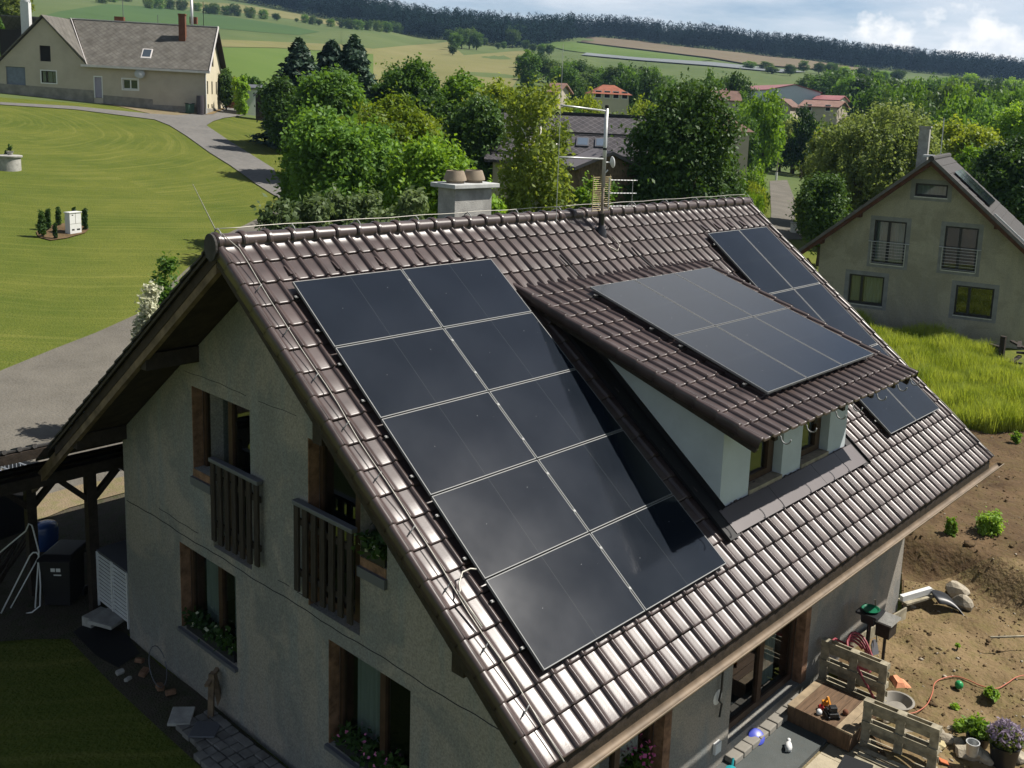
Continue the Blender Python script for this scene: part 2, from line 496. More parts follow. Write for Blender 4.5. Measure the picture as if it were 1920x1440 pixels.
for i_, px_ in enumerate(TAB_PX):
    dd = [120., 180., 250.]; zz = [float(np.interp(px_, _old, _oldz[:, k])) for k in range(3)]
    for D_, y_ in FAR[int(px_)]:
        dd.append(D_); zz.append(float((CAM + D_ * ray(px_, y_))[2]))
    TAB_Z[i_] = np.interp(TAB_D, dd, zz)
FH = FWD[:2] / np.linalg.norm(FWD[:2])
RH = np.array([FH[1], -FH[0]])
def terrain(x, y):
    x = np.asarray(x, float); y = np.asarray(y, float)
    near = 0.107 * np.log1p(np.exp(np.clip((y - 11.5) / 1.5, -30, 30))) * 1.5
    near = np.where((y - 11.5) / 1.5 > 30, 0.107 * (y - 11.5), near)
    near = near - 0.035 * np.maximum(0, x - 45) - 0.1
    dx, dy = x - CAM[0], y - CAM[1]
    d = dx * FH[0] + dy * FH[1]; l = dx * RH[0] + dy * RH[1]
    r = np.hypot(d, l)
    ang = np.arctan2(l, np.maximum(d, 1e-3))
    ang = np.where(d < 0, np.where(l > 0, 1.5, -1.5), ang)
    u = np.tan(np.clip(ang, -0.78, 0.62))
    px = np.clip(CX + FPX * u, TAB_PX[0], TAB_PX[-1])
    D = np.clip(r * np.cos(np.clip(ang, -0.78, 0.62)), TAB_D[0], TAB_D[-1])
    i = np.clip(np.searchsorted(TAB_PX, px) - 1, 0, len(TAB_PX) - 2)
    j = np.clip(np.searchsorted(TAB_D, D) - 1, 0, len(TAB_D) - 2)
    a = (px - TAB_PX[i]) / (TAB_PX[i + 1] - TAB_PX[i]); a = a * a * (3 - 2 * a)
    b = (D - TAB_D[j]) / (TAB_D[j + 1] - TAB_D[j])
    far = (TAB_Z[i, j] * (1 - a) * (1 - b) + TAB_Z[i + 1, j] * a * (1 - b) + TAB_Z[i, j + 1] * (1 - a) * b + TAB_Z[i + 1, j + 1] * a * b)
    w = sstep(110, 230, r)
    z = near * (1 - w) + far * w
    return z
def tz(x, y): return float(terrain(x, y))
TS = np.concatenate([np.arange(8, 60, 0.6), np.geomspace(60, 2600, 330)])
def grounds(pts):
    """the points of the terrain that many lines of sight meet (nan where they miss)"""
    pts = np.asarray(pts, float).reshape(-1, 2)
    d = FWD[None] + RGT[None] * ((pts[:, :1] - CX) / FPX) - UPV[None] * ((pts[:, 1:] - CY) / FPX)
    out = np.full((len(pts), 3), np.nan)
    for s in range(0, len(pts), 400):
        dd = d[s:s + 400]
        P = CAM[None, None] + TS[None, :, None] * dd[:, None]
        below = P[..., 2] < terrain(P[..., 0], P[..., 1])
        hit = below.any(1); k = np.maximum(1, below.argmax(1))
        a, b = TS[k - 1].copy(), TS[k].copy()
        for _ in range(22):
            m = (a + b) / 2; p = CAM[None] + m[:, None] * dd
            u = p[:, 2] < terrain(p[:, 0], p[:, 1])
            b = np.where(u, m, b); a = np.where(u, a, m)
        q = CAM[None] + b[:, None] * dd
        q[~hit] = np.nan
        out[s:s + 400] = q
    return out
def ground(px, py, dmax=2600.0):
    q = grounds([(px, py)])[0]
    return None if np.isnan(q[0]) else q
def foot(px, D):
    """the point of the terrain below picture column px at depth D"""
    p = at(px, 260, D)
    for _ in range(3):                       # follow the column (the camera is rolled a little)
        z = tz(p[0], p[1]); x, y, _d = proj((p[0], p[1], z))
        p = at(px, y, D)
    return np.array([p[0], p[1], tz(p[0], p[1])])

def ground_mat(name, c1, c2, c3, stripes=False, s1=0.35, s2=6.0, bump=0.3, bs=25, rough=0.95):
    m = bpy.data.materials.new(name); m.use_nodes = True
    nt = m.node_tree; N, L = nt.nodes, nt.links
    b = N['Principled BSDF']; b.inputs['Roughness'].default_value = rough; b.inputs['Specular IOR Level'].default_value = 0.12
    tc = N.new('ShaderNodeTexCoord'); vec = tc.outputs['Object']
    n = N.new('ShaderNodeTexNoise'); n.inputs['Scale'].default_value = s1; n.inputs['Detail'].default_value = 8; n.inputs['Roughness'].default_value = 0.65
    L.new(vec, n.inputs['Vector'])
    r = N.new('ShaderNodeValToRGB'); e = r.color_ramp.elements
    e[0].position = 0.36; e[0].color = (*c1, 1); e[1].position = 0.66; e[1].color = (*c2, 1)
    L.new(n.outputs['Fac'], r.inputs[0])
    n2 = N.new('ShaderNodeTexNoise'); n2.inputs['Scale'].default_value = s2; n2.inputs['Detail'].default_value = 6; n2.inputs['Roughness'].default_value = 0.7
    L.new(vec, n2.inputs['Vector'])
    r2 = N.new('ShaderNodeValToRGB'); r2.color_ramp.elements[0].position = 0.45; r2.color_ramp.elements[1].position = 0.72
    L.new(n2.outputs['Fac'], r2.inputs[0])
    mx = N.new('ShaderNodeMixRGB'); mx.inputs[2].default_value = (*c3, 1)
    L.new(r2.outputs[0], mx.inputs[0]); L.new(r.outputs[0], mx.inputs[1])
    last = mx.outputs[0]
    if stripes:
        # mower tracks: long curving streaks, broken up and fading in and out
        mp = N.new('ShaderNodeMapping'); mp.inputs['Location'].default_value = (-21.0, -47.0, 0); mp.inputs['Scale'].default_value = (1.0, 0.6, 0)
        L.new(vec, mp.inputs[0])
        ln = N.new('ShaderNodeVectorMath'); ln.operation = 'LENGTH'; L.new(mp.outputs[0], ln.inputs[0])
        ang = N.new('ShaderNodeSeparateXYZ'); L.new(mp.outputs[0], ang.inputs[0])
        at2 = N.new('ShaderNodeMath'); at2.operation = 'ARCTAN2'; L.new(ang.outputs[0], at2.inputs[0]); L.new(ang.outputs[1], at2.inputs[1])
        wob = N.new('ShaderNodeTexNoise'); wob.inputs['Scale'].default_value = 0.09; wob.inputs['Detail'].default_value = 3; L.new(vec, wob.inputs['Vector'])
        wm_ = N.new('ShaderNodeMath'); wm_.operation = 'MULTIPLY_ADD'; wm_.inputs[1].default_value = 2.2; L.new(wob.outputs['Fac'], wm_.inputs[0]); L.new(ln.outputs['Value'], wm_.inputs[2])
        pol = N.new('ShaderNodeCombineXYZ'); L.new(wm_.outputs[0], pol.inputs[0]); L.new(at2.outputs[0], pol.inputs[1])
        pm_ = N.new('ShaderNodeMapping'); pm_.inputs['Scale'].default_value = (3.6, 1.1, 1); L.new(pol.outputs[0], pm_.inputs[0])
        w = N.new('ShaderNodeTexNoise'); w.inputs['Scale'].default_value = 1.0; w.inputs['Detail'].default_value = 5; w.inputs['Roughness'].default_value = 0.6
        L.new(pm_.outputs[0], w.inputs['Vector'])
        rw = N.new('ShaderNodeValToRGB'); rw.color_ramp.elements[0].position = 0.50; rw.color_ramp.elements[1].position = 0.72
        L.new(w.outputs['Fac'], rw.inputs[0])
        mu2 = N.new('ShaderNodeMath'); mu2.operation = 'MULTIPLY'; mu2.inputs[1].default_value = 0.55; L.new(rw.outputs[0], mu2.inputs[0])
        m3 = N.new('ShaderNodeMixRGB'); m3.inputs[2].default_value = (0.185, 0.185, 0.045, 1)
        L.new(mu2.outputs[0], m3.inputs[0]); L.new(last, m3.inputs[1]); last = m3.outputs[0]
    L.new(last, b.inputs['Base Color'])
    if bump:
        n5 = N.new('ShaderNodeTexNoise'); n5.inputs['Scale'].default_value = bs; n5.inputs['Detail'].default_value = 6
        L.new(vec, n5.inputs['Vector'])
        bp = N.new('ShaderNodeBump'); bp.inputs['Strength'].default_value = bump; bp.inputs['Distance'].default_value = 0.06
        L.new(n5.outputs['Fac'], bp.inputs['Height']); L.new(bp.outputs[0], b.inputs['Normal'])
    return m
M['lawn'] = ground_mat('mown_lawn', (0.072, 0.098, 0.014), (0.124, 0.136, 0.024), (0.060, 0.088, 0.012), stripes=True, s1=0.22, s2=9.0, bump=1.0, bs=14)
M['field_green'] = ground_mat('young_crop', (0.066, 0.098, 0.030), (0.098, 0.128, 0.045), (0.10, 0.125, 0.045), s1=0.012, s2=0.05, bump=0)
M['field_bright'] = ground_mat('bright_crop', (0.070, 0.118, 0.022), (0.100, 0.145, 0.034), (0.085, 0.13, 0.028), s1=0.01, s2=0.05, bump=0)
M['field_dark'] = ground_mat('dark_crop', (0.0450, 0.0856, 0.0270), (0.0586, 0.1036, 0.0316), (0.0496, 0.0900, 0.0270), s1=0.01, s2=0.05, bump=0)
M['field_straw'] = ground_mat('ripening_grass', (0.1330, 0.1330, 0.0484), (0.1894, 0.1733, 0.0766), (0.1612, 0.1612, 0.0605), s1=0.012, s2=0.06, bump=0)
M['field_brown'] = ground_mat('tilled_soil', (0.1330, 0.1048, 0.0685), (0.1612, 0.1290, 0.0846), (0.1370, 0.1209, 0.0685), s1=0.01, s2=0.05, bump=0)
M['field_pale'] = ground_mat('covered_crop', (0.1512, 0.1680, 0.1764), (0.1764, 0.1932, 0.2016), (0.1596, 0.1764, 0.1764), s1=0.02, s2=0.1, bump=0)
M['asphalt'] = ground_mat('old_asphalt', (0.1172, 0.1144, 0.1079), (0.1546, 0.1500, 0.1406), (0.1781, 0.1688, 0.1546), s1=0.3, s2=3.0, bump=0.3, bs=30)
M['gravel_road'] = ground_mat('gravel_road', (0.1043, 0.0966, 0.0811), (0.1584, 0.1468, 0.1236), (0.1313, 0.1236, 0.1082), s1=0.5, s2=9.0, bump=0.6, bs=14)
M['dirt'] = ground_mat('bare_dirt', (0.1729, 0.1365, 0.0865), (0.2366, 0.1865, 0.1229), (0.1365, 0.1365, 0.0546), s1=0.6, s2=3.0, bump=0.6)
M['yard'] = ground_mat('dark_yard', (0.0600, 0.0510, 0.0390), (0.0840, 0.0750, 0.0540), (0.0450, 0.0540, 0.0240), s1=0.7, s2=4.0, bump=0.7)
M['soil'] = ground_mat('dug_soil', (0.055, 0.035, 0.019), (0.130, 0.086, 0.047), (0.10, 0.075, 0.034), s1=0.55, s2=2.6, bump=1.0, bs=7)
M['sand'] = ground_mat('trodden_clay', (0.125, 0.088, 0.045), (0.215, 0.155, 0.085), (0.135, 0.112, 0.045), s1=0.5, s2=3.0, bump=0.9, bs=10)

def build_ground():
    az = np.radians(np.concatenate([np.linspace(-180, -44, 30)[:-1], np.linspace(-44, 36, 470)[:-1], np.linspace(36, 180, 30)]))
    r = np.concatenate([np.arange(0.5, 24, 0.5), np.geomspace(24, 4500, 300)])
    A, Rr = np.meshgrid(az, r)
    X = CAM[0] + Rr * (np.cos(A) * FH[0] + np.sin(A) * RH[0])
    Y = CAM[1] + Rr * (np.cos(A) * FH[1] + np.sin(A) * RH[1])
    Z = terrain(X, Y)
    V = np.stack([X, Y, Z], -1).reshape(-1, 3)
    nr, na = A.shape
    i = np.arange(nr - 1)[:, None] * na + np.arange(na - 1)[None]
    F = np.stack([i, i + 1, i + na + 1, i + na], -1).reshape(-1, 4)[:, ::-1]
    rf = Rr[:-1, :-1].reshape(-1)
    mi = np.where(rf > 108, 1, 0)
    o = np_mesh('ground', V, F, [M['lawn'], M['field_green']], smooth=True, midx=mi)
    structure(o)
    return o
build_ground()

def drape(name, poly, m, lift=0.03, step=14.0, dz=None, kind='structure'):
    """a sheet lying on the terrain inside a picture outline"""
    b = bmesh.new()
    vs = [b.verts.new((x, y, 0)) for x, y in poly]
    b.faces.new(vs)
    P = np.array(poly, float)
    for ax in (0, 1):
        lo, hi = P[:, ax].min(), P[:, ax].max()
        for c in np.arange(lo + step, hi, step):
            co = [0, 0, 0]; co[ax] = c; no = [0, 0, 0]; no[ax] = 1
            g = b.verts[:] + b.edges[:] + b.faces[:]
            bmesh.ops.bisect_plane(b, geom=g, plane_co=co, plane_no=no)
    Q = grounds([(v.co.x, v.co.y) for v in b.verts])
    for v, q in zip(b.verts, Q):
        if np.isnan(q[0]):
            q = at(v.co.x, v.co.y, 1500)
        q = np.array(q); q[2] = tz(q[0], q[1]) + lift
        if dz is not None:
            q[2] += dz(q[0], q[1])
        v.co = q
    bmesh.ops.recalc_face_normals(b, faces=b.faces[:])
    for f in b.faces:
        if f.normal.z < 0: f.normal_flip()
        f.smooth = True
    me = bpy.data.meshes.new(name); b.to_mesh(me); b.free()
    me.materials.append(m)
    o = bpy.data.objects.new(name, me); COL.objects.link(o)
    o['kind'] = kind
    return o

# ---------------------------------------------------------------- fields on the far slopes
FIELDS = [
    ('crop_field', 'field_dark', [(60, 36), (110, 22), (200, 8), (300, 14), (420, 30), (540, 48), (600, 60), (560, 66), (480, 60), (410, 54), (250, 44)], 0.12, 22),
    ('crop_field', 'field_straw', [(240, -8), (330, 2), (450, 8), (560, 26), (640, 42), (640, 50), (560, 38), (480, 27), (420, 22), (300, 8)], .14, 22),
    ('crop_field', 'field_bright', [(396, 90), (470, 90), (520, 91), (600, 96), (700, 102), (700, 180), (520, 190), (396, 190)], 0.12, 18),
    ('crop_field', 'field_straw', [(396, 74), (500, 78), (640, 84), (700, 92), (700, 102), (600, 95), (520, 90), (396, 88)], 0.13, 18),
    ('meadow', 'field_straw', [(700, 92), (760, 84), (838, 78), (870, 104), (980, 95), (1022, 108), (985, 128), (960, 165), (800, 190), (700, 180)], 0.12, 18),
    ('meadow', 'field_green', [(640, 56), (735, 64), (838, 72), (838, 80), (760, 86), (700, 92), (640, 84)], 0.15, 18),
    ('crop_field', 'field_bright', [(990, 78), (1075, 80), (1200, 96), (1340, 113), (1290, 119), (1180, 112), (1060, 95)], 0.5, 18),
    ('tilled_field', 'field_brown', [(1074, 68), (1180, 76), (1300, 92), (1420, 104), (1540, 118), (1640, 132), (1560, 134), (1400, 122), (1330, 110), (1200, 94), (1082, 80)], 1.0, 14),
    ('crop_field', 'field_pale', [(1100, 101), (1200, 110), (1330, 118), (1470, 132), (1512, 137), (1470, 138), (1330, 125), (1200, 115), (1090, 105)], 0.8, 14),
]
for nm, mk, poly, lift, st in FIELDS:
    drape(nm, poly, M[mk], lift=lift, step=st)

# ---------------------------------------------------------------- road, drive, dirt strips
drape('gravel_road', [(-60, 722), (0, 697), (100, 656), (180, 625), (262, 588), (345, 510), (420, 442), (520, 392), (560, 372), (620, 372), (640, 400), (560, 450), (470, 540),
                      (400, 640), (330, 760), (240, 900), (120, 930), (0, 960), (-120, 985)], M['gravel_road'], lift=0.03, step=18)
drape('asphalt_drive', [(-40, 190), (0, 192.5), (140, 200), (280, 214), (330, 217), (372, 214), (415, 204), (440, 202), (467, 207), (457, 217), (420, 222), (400, 228), (387, 236),
                        (433, 267), (513, 317), (530, 350), (600, 376), (560, 392), (512, 366), (480, 346), (433, 312), (393, 287), (350, 256), (318, 236), (290, 225),
                        (140, 206), (0, 197), (-40, 195)], M['asphalt'], lift=0.06, step=10)
drape('dirt_strip', [(-40, 158), (30, 168), (100, 180), (180, 190), (290, 205), (370, 212), (395, 213), (372, 217), (330, 218), (285, 214.5), (227, 201), (164, 190), (60, 173), (-40, 166)],
      M['dirt'], lift=0.04, step=12)
drape('dirt_strip', [(380, 210), (415, 200), (422, 205), (400, 215), (386, 216)], M['sand'], lift=0.08, step=8)
drape('village_lane', [(1443, 340), (1476, 338), (1492, 380), (1490, 420), (1520, 450), (1440, 450), (1446, 400)], M['gravel_road'], lift=0.05, step=10)

# ---------------------------------------------------------------- ground round the house
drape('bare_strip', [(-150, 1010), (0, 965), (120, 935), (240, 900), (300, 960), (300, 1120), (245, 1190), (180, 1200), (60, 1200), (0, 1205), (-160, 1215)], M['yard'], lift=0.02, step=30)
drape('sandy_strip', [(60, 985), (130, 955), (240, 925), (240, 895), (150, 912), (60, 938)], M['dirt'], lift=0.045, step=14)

def bank(x, y):
    h = 0.10 + 0.62 * sstep(13.1, 13.9, x + 0.25 * math.sin(y * 1.7)) - 0.55 * sstep(15, 20.5, x)
    h += 0.05 * math.sin(x * 3.1 + y * 1.3) * math.sin(y * 2.7 - x) + 0.035 * math.sin(x * 7.7 + 2 * y) * math.sin(y * 6.1)
    h += 0.10 * math.exp(-((x - 10.6) ** 2 / 1.2 + (y + 5.2) ** 2 / .3))
    return float(h)
SOIL = [(1565, 1235), (1600, 1205), (1690, 1150), (1690, 1000), (1640, 900), (1740, 770), (1800, 802), (1850, 814), (1960, 806), (2200, 830), (2250, 1700), (1800, 1700),
        (1660, 1500), (1640, 1400), (1575, 1330)]
drape('dug_soil', SOIL, M['soil'], lift=0.02, step=7, dz=bank)
SAND = [(1590, 1225), (1692, 1152), (1694, 1098), (1780, 1096), (1960, 1115), (2200, 1140), (2250, 1700), (1800, 1700), (1680, 1500), (1645, 1390), (1590, 1310)]
drape('clay_patch', SAND, M['sand'], lift=0.028, step=7, dz=bank)
# ================================================================ the house
YR, ZR = 0.83, 7.8725            # ridge line of the tile plane
TP = 0.75                        # roof slope
X0, X1 = -0.63, 12.46            # verges
XW0, XW1 = 0.30, 11.40           # gable walls
YF, YB = -4.05, 5.77             # long walls
PITCH = 0.2465
house = thing('house', 'grey unpainted house with brown tiled roof, dormer and many solar panels', 'house', (0, 0, 0))

def tile_sheet(name, parent, xs, bottoms, top, org, sdir, nrm, m, lip=True, x0=None, pitch=PITCH, seed=1, cover=None):
    """courses of interlocking roll tiles: x runs along the eave, s down the slope"""
    rg = np.random.default_rng(seed)
    xa, xb = xs
    nt = int(round((xb - xa) / pitch)); pitch = (xb - xa) / nt
    tprof = np.array([0.0, .06, .13, .20, .27, .32, .38, .46, .55, .68, .80, .90, .955])
    hprof = np.array([.045, .0425, .034, .019, .006, .001, 0, 0, .0005, .001, .001, .004, .016])
    # roll peak at 0, steep side at the end of the tile
    K = len(tprof)
    cols = np.concatenate([xa + (k + tprof) * pitch for k in range(nt)] + [[xb]])
    hcol = np.concatenate([hprof] * nt + [[.045]])
    tid = np.concatenate([np.full(K, k) for k in range(nt)] + [[nt - 1]]).astype(int)
    org = np.asarray(org, float); sdir = np.asarray(sdir, float); nrm = np.asarray(nrm, float)
    V = []; F = []; base = 0; nc = len(cols)
    prev = top
    for ci, bot in enumerate(bottoms):
        s_top = prev - (0.0 if ci == 0 else 0.02)
        prev = bot
        jit_h = rg.normal(0, .0022, nt)[tid]; jit_s = rg.normal(0, .003, nt)[tid]; tilt = rg.normal(0, .0016, nt)[tid]
        rows = []
        if ci == 0 and lip:
            rows += [(s_top - .012, .004, 1, .0), (s_top - .010, .050, .35, 0), (s_top + .018, .050, .35, 0), (s_top + .022, .012, 1, 0)]
        L_ = bot - s_top
        rows += [(s_top + .03 if ci else s_top + .05, -.006, 1, 0), (s_top + L_ * .5, .006, 1, .5), (bot - .022, .0165, 1, 1), (bot - .006, .0145, 1, 1),
                 (bot, .006, .98, 1), (bot + .001, -.022, .9, 1)]
        rv = []
        for s, h0, hk, w in rows:
            s_ = s + jit_s * (w > .4)
            h = h0 + hcol * hk + (jit_h + tilt) * w
            P = org[None] + np.stack([cols, np.zeros(nc), np.zeros(nc)], 1) + s_[:, None] * sdir[None] * np.ones((nc, 1)) + h[:, None] * nrm[None] if np.ndim(s_) else \
                org[None] + np.stack([cols, np.zeros(nc), np.zeros(nc)], 1) + s_ * sdir[None] + h[:, None] * nrm[None]
            rv.append(P)
        rv = np.concatenate(rv)
        nr = len(rows)
        i = np.arange(nr - 1)[:, None] * nc + np.arange(nc - 1)[None]
        f = np.stack([i, i + nc, i + nc + 1, i + 1], -1).reshape(-1, 4)
        V.append(rv); F.append(f + base); base += len(rv)
    V = np.concatenate(V); F = np.concatenate(F)
    if cover is not None:
        c = V[F].mean(1); keep = cover(c); F = F[keep]
    return np_mesh(name, V, F, m, parent, smooth=True)

bottoms = [0.4475 + .3755 * k for k in range(20)]
def in_dormer(c):
    # leave out the tiles under the dormer
    return ~((c[:, 0] > 4.40) & (c[:, 0] < 8.10) & (c[:, 1] > -4.0) & (c[:, 1] < -0.75))
front = tile_sheet('roof', house, (X0 + .03, X1), bottoms, 0.085, (0, YR, ZR), (0, -.8, -.6), (0, -.6, .8), M['tile'], seed=3, cover=in_dormer)
# rear slope with the flatter carport roof behind; seen only along its verge
def rear():
    mb = MB()
    crs = [(YR, ZR)]
    s = 0.0
    y, z = YR, ZR
    while y < 6.85:
        y2, z2 = y + .30, z - .225
        mb.prism([(X0, y, z - .012), (X0, y2 + .02, z2 + .005), (X0, y2 + .02, z2 + .036), (X0, y, z + .02)], (X1 - X0, 0, 0))
        y, z = y2, z2
    return mb.build('rear_roof', M['tile_dark'], house), (y, z)
rear()
def lean_to():
    mb = MB(); y, z, k = 6.62, 3.60, math.tan(R_(19.5)); xl = -5.5
    prof = []
    while y < 10.7:
        y2, z2 = y + .33, z - .33 * k
        mb.prism([(xl, y, z - .012), (xl, y2 + .02, z2 + .005), (xl, y2 + .02, z2 + .036), (xl, y, z + .02)], (X1 - xl, 0, 0))
        y, z = y2, z2
    n = int((X0 - .02 - xl) / .24)
    for i in range(n):                                  # rolls of the top course along the upper edge
        x = xl + .12 + i * .24
        mb.tube([(x, 6.60, 3.628), (x, 6.95, 3.628 - .35 * k)], .045, 6)
    return mb.build('carport_roof', M['tile_dark'], house), (y, z)
_, EAVE_B = lean_to()
# verge tiles: rounded flange hanging over the edge, one for each course
def verge(xe, sgn, name, bots=bottoms, top=.03, o=(YR, ZR), sd=(-.8, -.6), nn=(-.6, .8), par=None):
    V = []; F = []; base = 0
    prof = [(.085, .010), (.075, .030), (.045, .042), (.015, .040), (-.006, .028), (-.016, .008), (-.018, -.03), (-.018, -.115), (.0, -.118)]
    prev = top
    for ci, bot in enumerate(bots):
        rows = [(prev - .015, -.004), (bot - .02, .016), (bot - .004, .012), (bot, -.004)]
        prev = bot
        pts = []
        for s, h0 in rows:
            for (dx, h) in prof:
                P = np.array([xe + sgn * dx, o[0] + sd[0] * s, o[1] + sd[1] * s]) + (h0 + h) * np.array([0, nn[0], nn[1]])
                pts.append(P)
        n = len(prof)
        for a in range(len(rows) - 1):
            for b in range(n - 1):
                F.append((base + a * n + b, base + a * n + b + 1, base + (a + 1) * n + b + 1, base + (a + 1) * n + b))
        V += pts; base += len(pts)
    return np_mesh(name, np.array(V), np.array(F), M['tile'], par or house, smooth=True)
verge(X0, 1, 'verge_tiles')
verge(X1 + .01, -1, 'verge_tiles')

# ridge caps
rc = MB()
nx = 36; stepx = (X1 - X0) / nx
for k in range(nx):
    xa = X0 + k * stepx
    ja = random.gauss(0, .003)
    ring = []
    for (x, r) in ((xa - .012, .118), (xa + .010, .134), (xa + .048, .132), (xa + .066, .108), (xa + stepx + .02, .103)):
        ring.append([(x, YR + r * 1.12 * math.cos(a), ZR - .012 + ja + r * math.sin(a)) for a in np.linspace(-.25, math.pi + .25, 15)])
    V = [p for rr in ring for p in rr]; F = []
    for a in range(4):
        for b in range(14):
            F.append((a * 15 + b, a * 15 + b + 1, (a + 1) * 15 + b + 1, (a + 1) * 15 + b))
    rc.add(V, F)
rc.each('ridge_cap', M['tile'], house, smooth='auto')
ed = MB()
for xe, dx in ((X0 - .02, -.03), (X1 + .01, .03)):
    ed.prism([(xe, YR + .15 * math.cos(a), ZR - .06 + (.165 if math.sin(a) > 0 else .20) * math.sin(a)) for a in np.linspace(0, 2 * math.pi, 20)[:-1]], (dx, 0, 0))
ed.each('ridge_end', M['tile_dark'], house)

# ---------------------------------------------------------------- walls with real openings
def holed_wall(mb, org, uax, ndir, breaks, top, bottom, holes, thick, extra=()):
    """wall sheet in plane org + u*uax + z; holes = (u0,u1,z0,z1); adds both faces and the reveals"""
    org = np.asarray(org, float); uax = np.asarray(uax, float); nd = np.asarray(ndir, float) * thick
    us = sorted(set(list(breaks) + [h[0] for h in holes] + [h[1] for h in holes]))
    Zv = np.array([0, 0, 1.0])
    P = lambda u, z, k: org + uax * u + Zv * z + nd * k
    for a, b in zip(us[:-1], us[1:]):
        mid = (a + b) / 2
        hs = sorted([h for h in holes if h[0] < mid < h[1]], key=lambda h: h[2])
        lo_a = lo_b = bottom
        segs = []
        for h in hs:
            segs.append((lo_a, lo_b, h[2], h[2])); lo_a = lo_b = h[3]
        segs.append((lo_a, lo_b, top(a), top(b)))
        for la, lb, ha, hb in segs:
            if max(ha - la, hb - lb) < 1e-4: continue
            for k in (0, 1):
                q = [P(a, la, k), P(b, lb, k), P(b, hb, k), P(a, ha, k)]
                mb.add(q, [(0, 1, 2, 3)])
    for (a, b, z0, z1) in holes:
        for (p, q) in (((a, z0), (a, z1)), ((b, z0), (b, z1)), ((a, z0), (b, z0)), ((a, z1), (b, z1))):
            mb.add([P(*p, 0), P(*q, 0), P(*q, 1), P(*p, 1)], [(0, 1, 2, 3)])
SOF = .29
gtop = lambda y: ZR - TP * abs(y - YR) - SOF
gh = [(1.60, 2.72, 2.72, 5.22), (2.722, 3.296, 3.87, 5.22), (-1.06, 0.128, 2.72, 5.18), (-1.62, -1.062, 3.87, 5.18), (2.066, 3.82, .93, 2.44), (-2.12, -.353, .80, 2.39)]
wm = MB()
holed_wall(wm, (XW0, 0, 0), (0, 1, 0), (1, 0, 0), [YF, YR, YB], gtop, -.3, gh, .30)
holed_wall(wm, (XW1, 0, 0), (0, 1, 0), (-1, 0, 0), [YF, YR, YB], gtop, -.3, [], .30)
fh = [(1.55, 3.22, .55, 2.45), (4.98, 7.30, .20, 2.36)]
holed_wall(wm, (0, YF, 0), (1, 0, 0), (0, 1, 0), [XW0 + .002, XW1 - .002], lambda u: gtop(YF) + .02, -.3, fh, .30)
holed_wall(wm, (0, YB, 0), (1, 0, 0), (0, -1, 0), [XW0 + .002, XW1 - .002], lambda u: gtop(YB) + .02, -.3, [], .30)
wm.build('wall', M['plaster'], house, fix=False)
# floor-slab crack lines, plinth
cr = MB()
def crack(y0, y1, z, st, amp, w):
    cr.tube([(XW0 - .001, y, z + amp * math.sin(y * 3.1) + amp * .5 * math.sin(y * 11)) for y in np.arange(y0, y1, st)], w, 4)
crack(YF + .02, YB, 2.605, .12, .012, .008)
crack(.4, 1.4, 5.42, .12, .01, .004); crack(1.7, 3.5, 5.43, .12, .012, .004)
crack(-.1, .5, 2.80, .1, .015, .006); crack(.6, .95, 2.81, .1, .012, .006); crack(3.2, 4.6, 2.80, .1, .015, .006)
cr.each('wall_crack', M['black'], house)
# brick reveals lining the openings (raw blocks), sills
rv = MB()
for (a, b, z0, z1) in gh:
    if b in (3.296, 3.82, -.353, .128):
        rv.span((XW0 - .001, b - .018, z0), (XW0 + .17, b - .001, z1))
rv.span((XW0 - .012, 2.73, 3.74), (XW0 + .2, 3.29, 3.868))
rv.span((XW0 - .012, -1.61, 3.74), (XW0 + .2, -1.07, 3.868))
for (a, b, z0, z1) in fh:
    rv.span((b - .02, YF - .012, z0), (b + .16, YF + .16, z1))
rv.each('brick_reveal', M['brick_reveal'], house)
ns = MB()
ns.span((XW0 - .05, 2.70, 3.60), (XW0 + .02, 3.31, 3.735))
ns.span((XW0 - .05, -1.63, 3.60), (XW0 + .02, -1.05, 3.735))
ns.span((XW0 - .06, 2.04, .86), (XW0 + .2, 3.85, .925))
ns.span((XW0 - .06, -2.15, .73), (XW0 + .2, -.33, .795))
ns.each('window_sill', M['grey_metal'], house)

def window(parent, org, uax, nin, w, h, mull=0.5, fr=.075, depth=.0, curtain=True, ftm=None, room=True, name='window', lean=0.0):
    """casement: org = lower corner on the outer face, uax along the width, nin pointing into the house"""
    org = np.asarray(org, float); uax = np.asarray(uax, float); nin = np.asarray(nin, float); Z = np.array([0, 0, 1.0])
    ftm = ftm or M['wood_frame']
    f = MB()
    def bar(u0, u1, z0, z1, d0=0, d1=.07):
        pts = [org + uax * u + Z * z + nin * d0 for u, z in ((u0, z0), (u1, z0), (u1, z1), (u0, z1))]
        f.prism(pts, nin * (d1 - d0))
    bar(0, w, 0, fr * 1.3); bar(0, w, h - fr, h); bar(0, fr, fr * 1.3, h - fr); bar(w - fr, w, fr * 1.3, h - fr)
    if mull:
        bar(w * mull - fr * .75, w * mull + fr * .75, fr * 1.3, h - fr, -.012, .07)
    fo = f.build(name, ftm, parent)
    g = MB()
    q = org + nin * .035
    g.poly([q + uax * u + Z * z for u, z in ((fr, fr), (w - fr, fr), (w - fr, h - fr), (fr, h - fr))])
    g.build('pane', M['glass'], fo)
    if curtain:
        c = MB()
        for (ua, ub) in ((.08, .42), (.60, .94)) if curtain is True else curtain:
            n = 26
            pts = [org + uax * (w * (ua + (ub - ua) * i / n)) + nin * (.20 + .03 * math.sin(i * 1.45)) for i in range(n + 1)]
            V = [p + Z * .1 for p in pts] + [p + Z * (h - .02) for p in pts]
            c.add(V, [(i, i + 1, n + 1 + i + 1, n + 1 + i) for i in range(n)])
        c.build('curtain', M['curtain'], fo, smooth=True)
    return fo
IN = (1, 0, 0)
